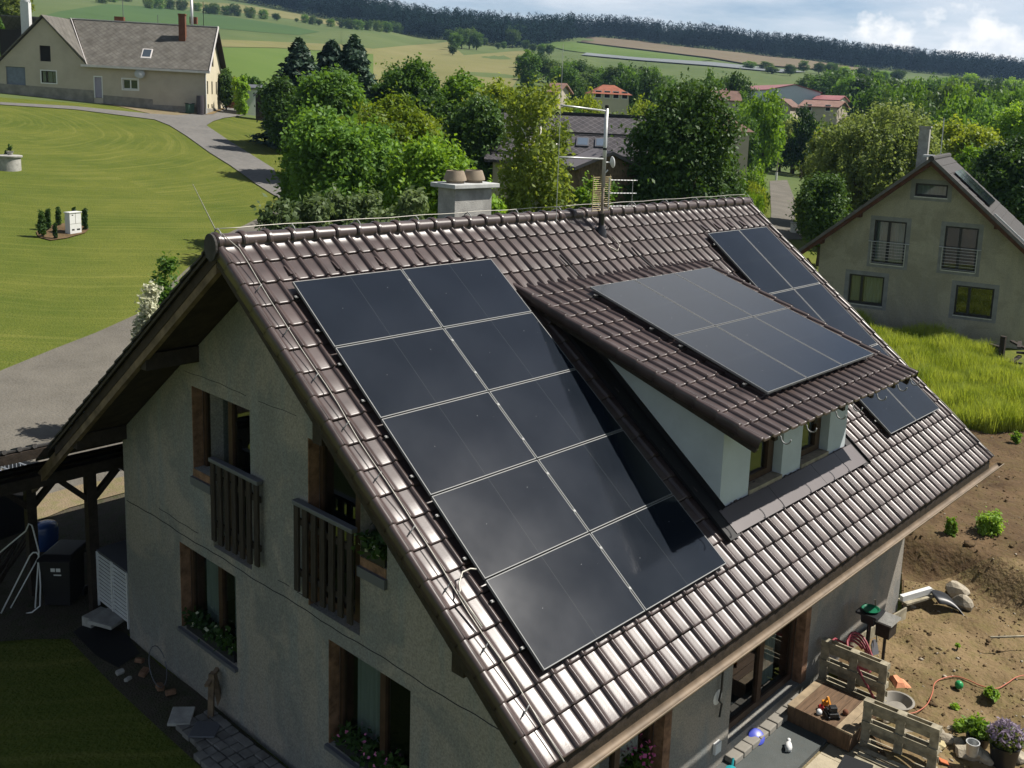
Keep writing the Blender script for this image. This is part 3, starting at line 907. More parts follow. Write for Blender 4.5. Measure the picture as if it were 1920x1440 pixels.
def gwin(y0, y1, z0, z1, mull=.5, cur=True):
    return window(house, (XW0 + .17, y1 - .03, z0), (0, -1, 0), IN, y1 - y0 - .03, z1 - z0, mull, curtain=cur)
gwin(1.60, 3.296, 2.74, 5.22, .5, ((.05, .22),))
gwin(-1.62, .128, 2.74, 5.18, .52, ((.70, .95),))
gwin(2.066, 3.82, .93, 2.44, .56)
gwin(-2.12, -.353, .80, 2.39, .56, ((.08, .50),))
window(house, (1.57, YF + .17, .57), (1, 0, 0), (0, 1, 0), 1.63, 1.86, .5)
# terrace door: tall two-part sliding door
dr = window(house, (5.0, YF + .17, .22), (1, 0, 0), (0, 1, 0), 2.28, 2.14, .5, name='terrace_door', curtain=((.70, .84),), fr=.09)
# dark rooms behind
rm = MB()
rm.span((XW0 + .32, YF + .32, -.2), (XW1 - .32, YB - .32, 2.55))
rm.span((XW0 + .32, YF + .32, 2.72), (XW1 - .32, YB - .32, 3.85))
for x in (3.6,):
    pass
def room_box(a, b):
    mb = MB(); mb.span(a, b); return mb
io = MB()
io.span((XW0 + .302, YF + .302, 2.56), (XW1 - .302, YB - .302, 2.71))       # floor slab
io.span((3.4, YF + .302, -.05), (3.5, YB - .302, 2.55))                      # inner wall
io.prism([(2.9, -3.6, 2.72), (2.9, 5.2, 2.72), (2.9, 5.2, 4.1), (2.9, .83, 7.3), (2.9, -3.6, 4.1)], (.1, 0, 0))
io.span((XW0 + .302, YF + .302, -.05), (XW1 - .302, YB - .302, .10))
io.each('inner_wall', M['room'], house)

# ---------------------------------------------------------------- soffit, purlins, barge boards
sf = MB()
for sg in (1, -1):
    y1 = 6.4 if sg > 0 else -5.12
    A = (YR, ZR - .10); B = (y1, ZR - TP * abs(y1 - YR) - .10)
    for xa, xb in ((X0 + .05, X1 - .05),):
        sf.prism([(xa, A[0], A[1]), (xa, B[0], B[1]), (xa, B[0], B[1] - .16), (xa, A[0], A[1] - .16)], (xb - xa, 0, 0))
sf.each('soffit', M['wood_soffit'], house)
cf = MB(); kc = math.tan(R_(19.5))
cf.prism([(-5.5, 6.64, 3.575), (-5.5, EAVE_B[0] - .05, EAVE_B[1] - .03), (-5.5, EAVE_B[0] - .05, EAVE_B[1] - .14), (-5.5, 6.64, 3.45)], (X1 + 5.4, 0, 0))
cf.build('carport_soffit', M['wood_soffit'], house)
cf = MB(); cf.span((-5.5, 6.585, 3.40), (X0 + .0, 6.625, 3.565)); cf.build('fascia_board', M['wood_dark'], house)
bb = MB()
def barge(y0, z0, y1, z1, h, x=X0 + .005, t=.045):
    bb.prism([(x, y0, z0), (x, y1, z1), (x, y1, z1 - h), (x, y0, z0 - h)], (t, 0, 0))
barge(YR + .02, ZR - .06, 6.8, ZR - .06 - TP * (6.8 - YR - .02), .05, X0 + .0, .03)
bb.each('roof_edge_board', M['wood_dark'], house)
bb = MB()
barge(YR + .05, ZR - .20, 7.58, ZR - .20 - TP * (7.53 - YR), .235, X0 + .06, .09)
bb.each('barge_board', M['wood_barge'], house)
bb = MB()
barge(YR - .02, ZR - .10, -5.2, ZR - .10 - TP * (YR + 5.2), .22, X0 + .03, .06)
bb.prism([(X1 - .09, YR, ZR - .1), (X1 - .09, -5.2, ZR - .1 - TP * 6.03), (X1 - .09, -5.2, ZR - .3 - TP * 6.03), (X1 - .09, YR, ZR - .3)], (.06, 0, 0))
bb.each('barge_board', M['wood_dark'], house)
pu = MB()
for y, z in ((3.05, 5.86), (-1.39, 5.86), (5.62, 3.95), (-3.96, 3.95)):
    pu.span((X0 + .10, y - .02, z - .20), (XW0 + .02, y + .17, z + .05))
pu.each('purlin', M['wood_dark'], house)
# carport posts, beam, braces in the plane of the gable
cp = thing('carport_frame', 'dark timber posts with angled braces under the low rear roof', 'carport', (0.3, 7.2, 0))
LOC = cp.location.copy()
def rel(p): return (p[0] - LOC.x, p[1] - LOC.y, p[2] - LOC.z)
for yb, zt_, xs_p in ((7.2, 2.86, (.30, 4.0, 8.0)), (8.6, 2.44, (-2.6, -.25, 4.0)), (10.3, 1.92, (-4.2, 2.5, 6.0, 9.0))):
    b = MB(); b.span(rel((-5.4, yb - .09, zt_ - .20)), rel((11.5, yb + .09, zt_ + .02))); b.build('beam', M['wood_dark'], cp)
    for xo in xs_p:
        b = MB(); b.span(rel((xo - .085, yb - .085, -.12)), rel((xo + .085, yb + .085, zt_ - .2)))
        b.build('post', M['wood_dark'], cp)
        for sg in (-1, 1):
            b = MB(); b.beam(rel((xo + sg * .06, yb, zt_ - .68)), rel((xo + sg * .50, yb, zt_ - .22)), .10, .12, up=(0, 1, 0))
            b.build('brace', M['wood_dark'], cp)
# ---------------------------------------------------------------- gutter along the front eave
g = MB()
ge_y, ge_z = -5.37, 3.215
for k in range(12):
    xa = X0 + .05 + k * (X1 - X0 + .06) / 12; xb = X0 + .05 + (k + 1) * (X1 - X0 + .06) / 12
    n = 12
    prof = [(ge_y + 0.066 * math.cos(a), ge_z + 0.066 * math.sin(a)) for a in np.linspace(math.pi, 2 * math.pi, n)]
    prof = [(ge_y - .066 - .013 * math.cos(a), ge_z + .004 + .013 * math.sin(a)) for a in np.linspace(-2.2, 2.2, 7)][::-1] + prof
    inner = [(ge_y + 0.062 * math.cos(a), ge_z + 0.062 * math.sin(a)) for a in np.linspace(2 * math.pi, math.pi, n)]
    V = []; N_ = len(prof)
    V = [(xa, y, z) for y, z in prof] + [(xb, y, z) for y, z in prof]
    g.add(V, [(i, i + 1, N_ + i + 1, N_ + i) for i in range(N_ - 1)])
    V = [(xa, y, z) for y, z in inner] + [(xb, y, z) for y, z in inner]
    g.add(V, [(i, i + 1, n + i + 1, n + i) for i in range(n - 1)])
for xe in (X0 + .05, X1 + .11):
    g.add([(xe, ge_y + 0.066 * math.cos(a), ge_z + 0.066 * math.sin(a)) for a in np.linspace(math.pi, 2 * math.pi, 12)], [tuple(range(12))])
g.build('gutter', M['gutter'], house, smooth='auto')
dp = MB()
dp.tube([(1.95, ge_y, ge_z - .06), (1.95, ge_y, ge_z - .2), (1.95, YF - .1, 2.6), (1.95, YF - .1, .3)], .045, 10)
fb = MB()
fb.prism([(X0 + .05, -5.18, 3.36), (X0 + .05, -5.21, 3.10), (X0 + .05, -5.17, 3.10), (X0 + .05, -5.14, 3.40)], (X1 - X0 - .1, 0, 0))
fb.build('fascia_board', M['wood_dark'], house)
cs = MB()                                        # open bay of the eave underside
cs.prism([(XW0, -5.13, 3.22), (XW0, YF - .0, 3.88), (XW0, YF - .0, 3.84), (XW0, -5.13, 3.18)], (XW1 - XW0, 0, 0))
cs.build('eave_lining', M['wood_soffit'], house)

# ---------------------------------------------------------------- dormer
dm = bpy.data.objects.new('dormer', None); COL.objects.link(dm); dm.parent = house
DP = 0.2977; DX0, DX1 = 3.76, 8.84; DEZ = 7.09
cs_, sn_ = 1 / math.hypot(1, DP), DP / math.hypot(1, DP)
dz0 = lambda y: DP * y + DEZ
yj = (DEZ - (ZR - TP * YR)) / (TP - DP)         # where it meets the main roof
SL = (yj + 4.93) / cs_
nb = int(SL / .365)
db = [SL - .365 * (nb - k) for k in range(nb + 1)]
db = [s for s in db if s > .1]
tile_sheet('dormer_roof', dm, (DX0, DX1), db, -.05, (0, yj, dz0(yj)), (0, -cs_, -sn_), (0, -sn_, cs_), M['tile'], lip=False, seed=8)
for xe, sg2 in ((DX0 - .03, 1), (DX1 + .02, -1)):
    verge(xe, sg2, 'verge_tiles', db, -.05, (yj, dz0(yj)), (-cs_, -sn_), (-sn_, cs_), dm)
vb = MB()
for xe in (DX0 + .04, DX1 - .08):
    vb.prism([(xe, yj - .3, dz0(yj - .3) - .02), (xe, -4.86, dz0(-4.86) - .03), (xe, -4.80, dz0(-4.86) - .22), (xe, -.9, dz0(-.9) - .22)], (.05, 0, 0))
vb.prism([(DX0 + .05, yj - .2, dz0(yj - .2) - .035), (DX0 + .05, -4.84, dz0(-4.84) - .035), (DX0 + .05, -4.84, dz0(-4.84) - .09), (DX0 + .05, yj - .2, dz0(yj - .2) - .09)], (DX1 - DX0 - .1, 0, 0))
for xx in (4.32, 5.45, 6.35, 7.35, 8.2):
    vb.prism([(xx, -3.9, dz0(-3.9) - .09), (xx, -4.80, dz0(-4.80) - .09), (xx, -4.80, dz0(-4.80) - .20), (xx, -3.9, dz0(-3.9) - .24)], (.09, 0, 0))
vb.each('dormer_rafter', M['wood_dark'], dm)
dw = MB()
DW0, DW1, DY = 4.28, 8.22, -4.03
dh = [(5.05, 6.02, 4.30, 5.62), (6.63, 7.57, 4.30, 5.62)]
holed_wall(dw, (0, DY, 0), (1, 0, 0), (0, 1, 0), [DW0, DW1], lambda u: dz0(DY) - .095, 4.05, dh, .34)
for xe, t in ((DW0 - .002, .2), (DW1 + .002, -.2)):
    dw.prism([(xe, DY + .001, 4.05), (xe, DY + .001, dz0(DY) - .095), (xe, yj - .15, dz0(yj - .15) - .09), (xe, yj - .05, ZR - TP * (YR - yj + .05) - .1)], (t, 0, 0))
dw.build('dormer_wall', M['plaster_blue'], dm, fix=False)
for (a, b_, z0, z1) in dh:
    window(dm, (a + .02, DY + .15, z0 + .04), (1, 0, 0), (0, 1, 0), b_ - a - .04, z1 - z0 - .04, 0.86, fr=.08, curtain=False, name='dormer_window')
ds = MB()
for (a, b_, z0, z1) in dh:
    ds.span((a + .004, DY - .03, z0 - .04), (b_ - .004, DY + .15, z0 + .035))
ds.each('dormer_sill', mat('raw_sill', (0.30, 0.255, 0.19), rough=.9, var=.3, scale=6), dm)
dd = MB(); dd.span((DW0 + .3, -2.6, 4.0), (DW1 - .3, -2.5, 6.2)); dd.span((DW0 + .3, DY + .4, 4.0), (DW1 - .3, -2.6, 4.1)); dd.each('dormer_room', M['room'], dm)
# sheet-metal apron in front of the dormer and dark side gutters
rp = lambda x, y, h=0.0: (x, y - .6 * h, ZR - TP * (YR - y) + .8 * h)
ap = MB()
xs_ = [4.20, 5.55, 6.9, 7.72, 8.36]
for xa, xb in zip(xs_[:-1], xs_[1:]):
    ap.prism([rp(xa + .004, DY - .008, .06), rp(xb - .004, DY - .008, .06), rp(xb - .004, DY - .33, .062), rp(xa + .004, DY - .33, .062)], (0, -.006, .008))
ap.span((DW0 - .05, DY - .012, 4.19), (DW1 + .05, DY - .003, 4.262))
ap.each('apron_flashing', M['sheet'], dm)
sg_ = MB()
for xa, xb in ((DW0 - .30, DW0 - .004), (DW1 + .004, DW1 + .20)):
    sg_.prism([rp(xa, -.62, .050), rp(xb, -.62, .050), rp(xb, DY - .36, .052), rp(xa, DY - .36, .052)], (0, -.004, .006))
sg_.prism([rp(DW0 - .012, -.6, .05), rp(DW0 - .012, DY - .02, .05), rp(DW0 - .012, DY - .02, .15), rp(DW0 - .012, -.6, .15)], (.009, 0, 0))
sg_.prism([rp(DW0 - .31, -.6, .03), rp(DW0 - .31, DY - .36, .03), rp(DW0 - .31, DY - .36, .09), rp(DW0 - .31, -.6, .09)], (.012, 0, 0))
sg_.prism([rp(DW1 + .20, -.6, .03), rp(DW1 + .20, DY - .36, .03), rp(DW1 + .20, DY - .36, .10), rp(DW1 + .20, -.6, .10)], (.012, 0, 0))
sg_.each('side_flashing', M['black'], dm)
for xx in (4.28, 5.0, 5.9, 6.45, 7.3, 8.1, 8.62):
    h = MB()
    cy, cz = -4.99, dz0(-4.93) - .06
    h.tube([(xx, -4.84, dz0(-4.84) - .03), (xx, -4.91, cz + .005)] + [(xx, cy + .075 * math.cos(a), cz + .075 * math.sin(a)) for a in np.linspace(0, -math.pi, 10)], .010, 6)
    h.build('gutter_bracket', M['zinc'], dm, smooth=True)

# ---------------------------------------------------------------- chimney
ch = MB()
ch.span((4.27, 1.68, 6.6), (5.14, 2.12, 8.33))
cho = ch.build('chimney', M['concrete'], house)
c2 = MB(); c2.span((4.17, 1.58, 8.331), (5.24, 2.22, 8.41)); c2.build('chimney_cap', mat('cap_slab', (.42, .43, .42), rough=.9, var=.2, scale=5), cho, bevel=.012)
for x in (4.46, 4.90):
    p = MB(); p.lathe([(.155, 0), (.155, .035), (.20, .05), (.195, .09), (.150, .215), (.118, .215), (.115, .03), (0, .03)], (x, 1.9, 8.41), 26)
    p.build('chimney_pot', M['pot_clay'], cho, smooth='auto')

# ---------------------------------------------------------------- wooden french-balcony railings
def railing(yc, label):
    t = thing('balcony_railing', label, 'railing', (XW0 - .06, yc, 2.92), group='wooden balcony railings')
    c = MB(); c.span((-.06, -.70, 1.27), (.04, .68, 1.335)); c.build('handrail', M['grey_metal'], t, bevel=.01)
    for z in (.22, .98):
        c = MB(); c.span((-.01, -.66, z), (.03, .64, z + .09)); c.build('crossbar', M['wood_slat'], t)
    for k in range(7):
        c = MB(); yy = .60 - k * .205
        dzz = random.uniform(-.02, .03)
        c.span((-.045, yy - .058, -.02 + dzz), (-.012, yy + .052, 1.268)); c.build('slat', M['wood_slat'], t)
    return t
railing(1.93, 'wooden slat railing with metal handrail below the upper window near the wall corner')
railing(-.33, 'wooden slat railing with metal handrail at the upper window close to the roof verge')
# ================================================================ solar panels
PW, PH, PG = 1.762, 1.148, 0.02
def make_panel():
    root = thing('solar_panel', 'x', 'solar panel', group='x')
    t, w = .035, .011
    f = MB()
    for a, b in (((-PW / 2, -PH / 2), (PW / 2, -PH / 2 + w)), ((-PW / 2, PH / 2 - w), (PW / 2, PH / 2)), ((-PW / 2, -PH / 2 + w), (-PW / 2 + w, PH / 2 - w)), ((PW / 2 - w, -PH / 2 + w), (PW / 2, PH / 2 - w))):
        f.span((a[0], a[1], -t), (b[0], b[1], 0))
    f.build('panel_frame', M['alu'], root)
    g = MB(); g.span((-PW / 2 + w, -PH / 2 + w, -t + .004), (PW / 2 - w, PH / 2 - w, -.002)); g.build('glass', M['panel'], root)
    return root
proto = make_panel()
first = [True]
def place_panel(c, xax, yax, label, group):
    o = proto if first[0] else dup(proto, (0, 0, 0))
    first[0] = False
    x = Vector(xax).normalized(); y = Vector(yax).normalized(); z = x.cross(y)
    m = Matrix((x, y, z)).transposed().to_4x4(); m.translation = Vector(c)
    o.matrix_world = m
    o['label'] = label; o['group'] = group
    return o
ORD = ['top', 'second', 'third', 'fourth', 'bottom']
US = Vector((0, .8, .6)); NR = Vector((0, -.6, .8))
def rpt(x, s, h=0.0):                               # panel plane of the main roof, s measured down from the array tops
    return Vector((x, -.8 * s, 7.4 - .6 * s)) + NR * h
for r in range(5):
    for c in range(2):
        place_panel(rpt((c + .5) * PW + c * PG, (r + .5) * PH + r * PG), (1, 0, 0), US,
                    'dark solar panel in the %s row of the big array by the verge, %s column' % (ORD[r], ['outer', 'dormer-side'][c]), 'panels of the big ten-panel array')
XB, SB = 9.6639, -.0091
for r in range(3):
    for c in range(2):
        place_panel(rpt(XB + (c + .5) * PH + c * PG, SB + (r + .5) * PW + r * PG), US, (-1, 0, 0),
                    'upright solar panel in the %s row of the array beyond the dormer, %s column' % (['top', 'middle', 'bottom'][r], ['dormer-side', 'verge-side'][c]), 'panels of the array beyond the dormer')
PD = 0.2893
UD = Vector((0, math.cos(PD), math.sin(PD)))
for r in range(2):
    for c in range(3):
        x = 4.8832 + (c + .5) * PH + c * PG; s = (r + .5) * PW + r * PG
        place_panel((x, -.9327 - s * math.cos(PD), 7.4 - .4499 - s * math.sin(PD)), UD, (-1, 0, 0),
                    'solar panel on the dormer roof, %s row, %s' % (['upper', 'lower'][r], ['column nearest the big array', 'middle column', 'column farthest from the big array'][c]), 'panels on the dormer roof')
# rails under the panels: their ends stick out with a bright clamp
def rail(a, b, nrm, label, group, end=(1, 1)):
    a, b = Vector(a), Vector(b)
    mid = (a + b) / 2
    t = thing('mounting_rail', label, 'mounting rail', mid, group=group)
    r = MB(); r.beam(a - mid, b - mid, .035, .035, nrm); r.build('rail', M['black'], t)
    d = (b - a).normalized(); n = Vector(nrm)
    for k, p in ((0, a), (1, b)):
        if end[k]:
            q = p - mid + d * (.012 if k == 0 else -.012)
            e = MB(); e.beam(q - d * .012 + n * .02, q + d * .012 + n * .02, .026, .022, nrm); e.beam(q - n * .01, q + n * .04, .010, .012, (1, 0, 0))
            e.build('end_clamp', M['zinc'], t)
    return t
for r in range(5):
    for k, fr in enumerate((.20, .72)):
        s = r * (PH + PG) + PH * fr
        rail(rpt(-.075, s, -.062), rpt(2 * PW + .09, s, -.062), NR, '%s mounting rail under the %s row of the big array' % (['upper', 'lower'][k], ORD[r]), 'rails of the big array', (1, 0))
for r in range(3):
    for k, fr in enumerate((.16, .80)):
        s = SB + r * (PW + PG) + PW * fr
        rail(rpt(XB - .075, s, -.062), rpt(XB + 2 * PH + .03, s, -.062), NR, '%s mounting rail under the %s row of the array beyond the dormer' % (['upper', 'lower'][k], ['top', 'middle', 'bottom'][r]), 'rails beyond the dormer', (1, 0))
ND = Vector((0, -math.sin(PD), math.cos(PD)))
for r in range(2):
    for k, fr in enumerate((.12, .80)):
        s = r * (PW + PG) + PW * fr
        f = lambda x: Vector((x, -.9327 - s * math.cos(PD), 6.9501 - s * math.sin(PD))) - ND * .062
        rail(f(4.8832 - .12), f(4.8832 + 3 * PH + .05), ND, '%s mounting rail under the %s row on the dormer roof' % (['upper', 'lower'][k], ['upper', 'lower'][r]), 'rails on the dormer roof', (1, 0))
# clips in the joint between the two columns of the big array
for r in range(5):
    for k, fr in enumerate((.20, .72)):
        s = r * (PH + PG) + PH * fr
        b = MB(); p = rpt(PW + PG / 2, s, .002)
        M3 = Matrix((Vector((1, 0, 0)), US, NR)).transposed()
        b.box(p, (.036, .032, .008), M3)
        tag(b.build('panel_clamp', M['zinc']), 'bright clip in the long joint of the big array, %s of the %s row' % (['upper part', 'lower part'][k], ORD[r]), 'clamp', 'clips between the array columns')

# ================================================================ roof fittings
# snow-guard / roof hook tiles above the arrays (little sloped noses)
def nose(x, s):
    p = lambda dx, ds, h: (x + dx, YR - .8 * (s + ds) - .6 * h, ZR - .6 * (s + ds) + .8 * h)
    return [p(-.035, -.14, .02), p(.035, -.14, .02), p(.04, .05, .055), p(-.04, .05, .055), p(-.045, .055, .0), p(.045, .055, .0)], [(0, 1, 2, 3), (3, 2, 5, 4), (0, 3, 4), (1, 5, 2)]
hk = MB()
for k in range(5):
    v, f = nose(.14 + .74 * k, .70); hk.add(v, f)
for x in (7.6, 8.6, 10.9, 11.4, 9.9, 10.4):
    v, f = nose(x, .72); hk.add(v, f)
for x in (4.7, 5.4, 6.15, 6.9):
    v, f = nose(x, 6.05); hk.add(v, f)
hk.each('roof_hook_tile', M['tile'], house)

# lightning conductor: on the ridge and down both verges
lc = thing('lightning_conductor', 'thin bright lightning wire along the ridge and down the roof verge', 'lightning conductor', (0, YR, ZR))
o = Vector((0, YR, ZR))
w = MB()
zt = .165
pts = [(x, .0 + .008 * math.sin(x * 2.1), zt + .006 * math.sin(x * 5)) for x in np.arange(X0 + .02, X1 + .01, .35)]
w.tube(pts, .006, 6)
def vp(s, x, h=.10): return Vector((x, YR - .8 * s - .6 * h, ZR - .6 * s + .8 * h)) - o
pts = [Vector((X0 + .04, 0, zt))] + [vp(s, -.43 + .05 * s / 7.6 + .012 * math.sin(s * 3), .085 + .008 * math.sin(s * 5)) for s in np.linspace(.25, 7.62, 26)]
w.tube(pts, .006, 6)
pts = [Vector((X1 - .02, 0, zt))] + [vp(s, X1 - .03 + .03 * math.sin(s * 4.2), .06) for s in np.linspace(.15, 7.6, 22)]
w.tube(pts, .005, 6)
w.build('wire', M['wire'], lc, smooth=True)
h = MB()
for x in np.arange(X0 + .06, X1, 1.09):
    h.tube([(x, -.10, .07), (x, -.06, .13), (x, 0, zt), (x, .06, .13), (x, .10, .07)], .009, 6)
for s in np.arange(.9, 7.6, .76):
    p = vp(s, -.43 + .05 * s / 7.6, .085); h.tube([p + Vector((.015, 0, 0)), p + Vector((-.01, 0, -.02)), vp(s + .06, -.49, .035)], .008, 6)
h.each('wire_holder', M['zinc'], lc, smooth=True)
r = MB(); r.tube([(X0 + .03, 0, .15), (-.89, 0, 8.62 - ZR)], [.008, .004], 6); r.build('air_terminal', M['wire'], lc)
bw = MB()
bw.tube([vp(5.62, -.39), vp(5.60, -.36), vp(5.52, -.32), vp(5.42, -.20), vp(5.42, -.08), vp(5.46, -.03, .12)], .010, 6)
bw.tube([vp(5.62, -.39), vp(6.05, -.365)], .010, 6)
bw.build('bonding_wire', M['wire'], lc, smooth=True)

# ---------------------------------------------------------------- aerial mast
am = thing('antenna_mast', 'galvanised mast with aerials, small dish and black roof boot', 'antenna', (6.73, .42, 7.55))
b = MB(); b.lathe([(.035, .25), (.055, .12), (.10, .05), (.105, -.02), (.16, -.10), (.155, -.2)], (0, 0, 0), 18)
b.lathe([(.06, .36), (.05, .14)], (0, 0, 0), 14)
b.build('roof_boot', mat('black_rubber', (.015, .015, .016), rough=.3, spec=.5), am, smooth=True)
b = MB(); b.tube([(0, 0, -.1), (0, 0, 1.30)], .029, 12); b.build('mast_foot', mat('rusty_pipe', (.30, .25, .20), rough=.7, metal=.2, var=.4, scale=12), am, smooth=True)
b = MB(); b.tube([(0, 0, .85), (0, 0, 2.27)], .034, 12); b.build('mast', M['galv'], am, smooth=True)
b = MB(); b.lathe([(.038, 0), (.038, .04)], (0, 0, 1.52), 12); b.lathe([(.036, 0), (.036, .05), (0, .06)], (0, 0, 2.27), 12); b.build('mast_collar', M['black'], am)
b = MB()
b.tube([(-.02, 0, 2.22), (-1.23, 0, 2.28)], .017, 8); b.tube([(-.02, 0, 1.36), (-1.22, 0, 1.40)], .017, 8)
b.build('spreader_arm', M['galv'], am, smooth=True)
b = MB(); b.tube([(-1.24, 0, .28), (-1.235, 0, 3.30)], [.006, .004], 6); b.build('whip_aerial', M['galv'], am)
b = MB()
for k in range(2):
    x0 = -.17 + .27 * k
    for z in np.arange(.42, 1.06, .038):
        b.tube([(x0 - .10, .03, z), (x0 + .13, .0, z)], .0055, 5)
    for dx in (-.09, .12):
        b.tube([(x0 + dx, .02, .40), (x0 + dx, .02, 1.07)], .007, 5)
b.build('grid_aerial', mat('yellowed_metal', (.34, .28, .15), rough=.6, metal=.2), am)
b = MB()
for z in (.50, .74, .98):
    b.tube([(.10, -.06, z), (.72, -.22, z - .01)], .008, 6)
    for k in range(9):
        f = k / 8; c = Vector((.12 + .58 * f, -.065 - .15 * f, z - .01 * f)); b.tube([c + Vector((-.05, -.05, .012)), c + Vector((.05, .05, -.012))], .006, 5)
b.tube([(.62, -.2, .49), (.62, -.2, .97)], .004, 5)
b.tube([(.10, -.06, .45), (.10, -.06, 1.02)], .012, 6)
b.build('yagi_aerial', M['galv'], am)
b = MB(); b.lathe([(0.0, .02), (.06, .028), (.105, .05), (.108, .06), (.09, .075), (0, .085)], (.115, -.03, 1.30), 18, axis=(.8, -.5, .1)); b.tube([(0, 0, 1.3), (.12, -.04, 1.3)], .014, 6)
b.tube([(.03, 0, 1.1), (.09, -.02, 1.16)], .012, 6)
b.build('small_dish', M['white'], am, smooth='auto')
b = MB()
b.tube([(-.06, -.10, -.06), (-.13, -.30, -.20), (-.02, -.43, -.28), (.16, -.33, -.20), (.17, -.14, -.06)], .010, 6)
b.tube([(-.15, -.06, -.05), (-.05, -.14, -.09), (.10, -.12, -.08), (.15, .0, 0)], .010, 6)
b.build('cable', M['wire'], am, smooth=True)

# black cables running down between the tiles to the dormer array
for k, pts in enumerate(([(5.18, .05), (5.22, -.20), (5.24, -.36), (5.33, -.58), (5.40, -.76)], [(7.12, .02), (7.13, -.14), (7.18, -.30), (7.26, -.50), (7.38, -.70)])):
    t = thing('roof_cable', ['black cable between the tiles left of the mast, running to the dormer panels', 'black cable between the tiles right of the mast, running to the dormer panels'][k], 'cable', (pts[0][0], pts[0][1], ZR - TP * (YR - pts[0][1])))
    g = MB(); g.tube([Vector((x, y - .6 * .05, ZR - TP * (YR - y) + .8 * .05)) - t.location for x, y in pts], .016, 6); g.build('cable', M['black'], t, smooth=True)
# ================================================================ vegetation
def leaf_mat(name, c1, c2, trans=0.45, tcol=None, rough=0.55, scale=0.5):
    m = bpy.data.materials.new(name); m.use_nodes = True
    nt = m.node_tree; N, L = nt.nodes, nt.links
    N.clear()
    out = N.new('ShaderNodeOutputMaterial')
    tc = N.new('ShaderNodeTexCoord')
    n = N.new('ShaderNodeTexNoise'); n.inputs['Scale'].default_value = scale; n.inputs['Detail'].default_value = 4
    L.new(tc.outputs['Object'], n.inputs['Vector'])
    oi = N.new('ShaderNodeObjectInfo')
    a = N.new('ShaderNodeMath'); a.operation = 'MULTIPLY_ADD'; a.inputs[1].default_value = 0.35; a.inputs[2].default_value = -0.175
    L.new(oi.outputs['Random'], a.inputs[0])
    a2 = N.new('ShaderNodeMath'); a2.operation = 'ADD'; L.new(a.outputs[0], a2.inputs[0]); L.new(n.outputs['Fac'], a2.inputs[1])
    r = N.new('ShaderNodeValToRGB')
    k_ = 1.0 if rough >= 1 else 1.28
    c1 = tuple(c * .85 * k_ for c in c1); c2 = tuple(c * 1.12 * k_ for c in c2)
    r.color_ramp.elements[0].position = 0.32; r.color_ramp.elements[0].color = (*c1, 1)
    r.color_ramp.elements[1].position = 0.70; r.color_ramp.elements[1].color = (*c2, 1)
    L.new(a2.outputs[0], r.inputs[0])
    d = N.new('ShaderNodeBsdfPrincipled'); d.inputs['Roughness'].default_value = rough; d.inputs['Specular IOR Level'].default_value = 0.0 if rough >= 1 else 0.25
    t = N.new('ShaderNodeBsdfTranslucent')
    L.new(r.outputs[0], d.inputs['Base Color'])
    h = N.new('ShaderNodeMixRGB'); h.blend_type = 'MULTIPLY'; h.inputs[0].default_value = 1; h.inputs[2].default_value = (*(tcol or (1.5, 1.35, 0.6)), 1)
    L.new(r.outputs[0], h.inputs[1]); L.new(h.outputs[0], t.inputs[0])
    mx = N.new('ShaderNodeMixShader'); mx.inputs[0].default_value = trans
    L.new(d.outputs[0], mx.inputs[1]); L.new(t.outputs[0], mx.inputs[2]); L.new(mx.outputs[0], out.inputs[0])
    return m
LM = {
    'green': leaf_mat('leaf_green', (0.0525, 0.1125, 0.0210), (0.0975, 0.1875, 0.0330)),
    'bright': leaf_mat('leaf_bright', (0.0900, 0.1800, 0.0180), (0.1650, 0.2775, 0.0300)),
    'yellow': leaf_mat('leaf_yellowgreen', (0.105, 0.165, 0.016), (0.190, 0.240, 0.028)),
    'dark': leaf_mat('leaf_dark', (0.0240, 0.0570, 0.0135), (0.0510, 0.0990, 0.0210), trans=.3),
    'olive': leaf_mat('leaf_olive', (0.0900, 0.1275, 0.0300), (0.1575, 0.1950, 0.0480)),
    'willow': leaf_mat('leaf_willow', (0.150, 0.200, 0.060), (0.235, 0.280, 0.095), trans=.5, tcol=(1.3, 1.25, .8)),
    'birch': leaf_mat('leaf_birch', (0.115, 0.170, 0.034), (0.190, 0.240, 0.052), trans=.5),
    'sallow': leaf_mat('leaf_sallow', (0.075, 0.115, 0.045), (0.130, 0.170, 0.072), trans=.4, tcol=(1.25, 1.25, .8)),
    'spruce': leaf_mat('needles', (0.022, 0.044, 0.028), (0.045, 0.078, 0.050), trans=.15, tcol=(1, 1.1, .8)),
    'forest': leaf_mat('far_needles', (0.008, 0.019, 0.018), (0.012, 0.027, 0.023), trans=.05, rough=1.0, scale=.012),
    'mix': leaf_mat('far_leaves', (0.0450, 0.0870, 0.0240), (0.0870, 0.1425, 0.0330), trans=.35, scale=.05),
    'white': leaf_mat('white_blossom', (0.35, 0.36, 0.24), (0.55, 0.55, 0.42), trans=.3, tcol=(1, 1, .9)),
    'grass': leaf_mat('tall_grass', (0.150, 0.215, 0.020), (0.245, 0.285, 0.050), trans=.45, tcol=(1.25, 1.2, .6), scale=1.2),
    'weed': leaf_mat('weed_leaves', (0.1125, 0.2100, 0.0270), (0.2025, 0.3225, 0.0525)),
    'lav': leaf_mat('lavender_bloom', (0.20, 0.16, 0.22), (0.30, 0.25, 0.31), trans=.3, tcol=(1, 1, 1)),
}
M['bark'] = mat('bark', (0.075, 0.058, 0.042), rough=.95, var=.4, scale=6, bump=.5)
M['birch_bark'] = mat('birch_bark', (0.50, 0.49, 0.45), rough=.9, var=.75, scale=3.5, stretch=(2, 2, 1), contrast=(.38, .5))

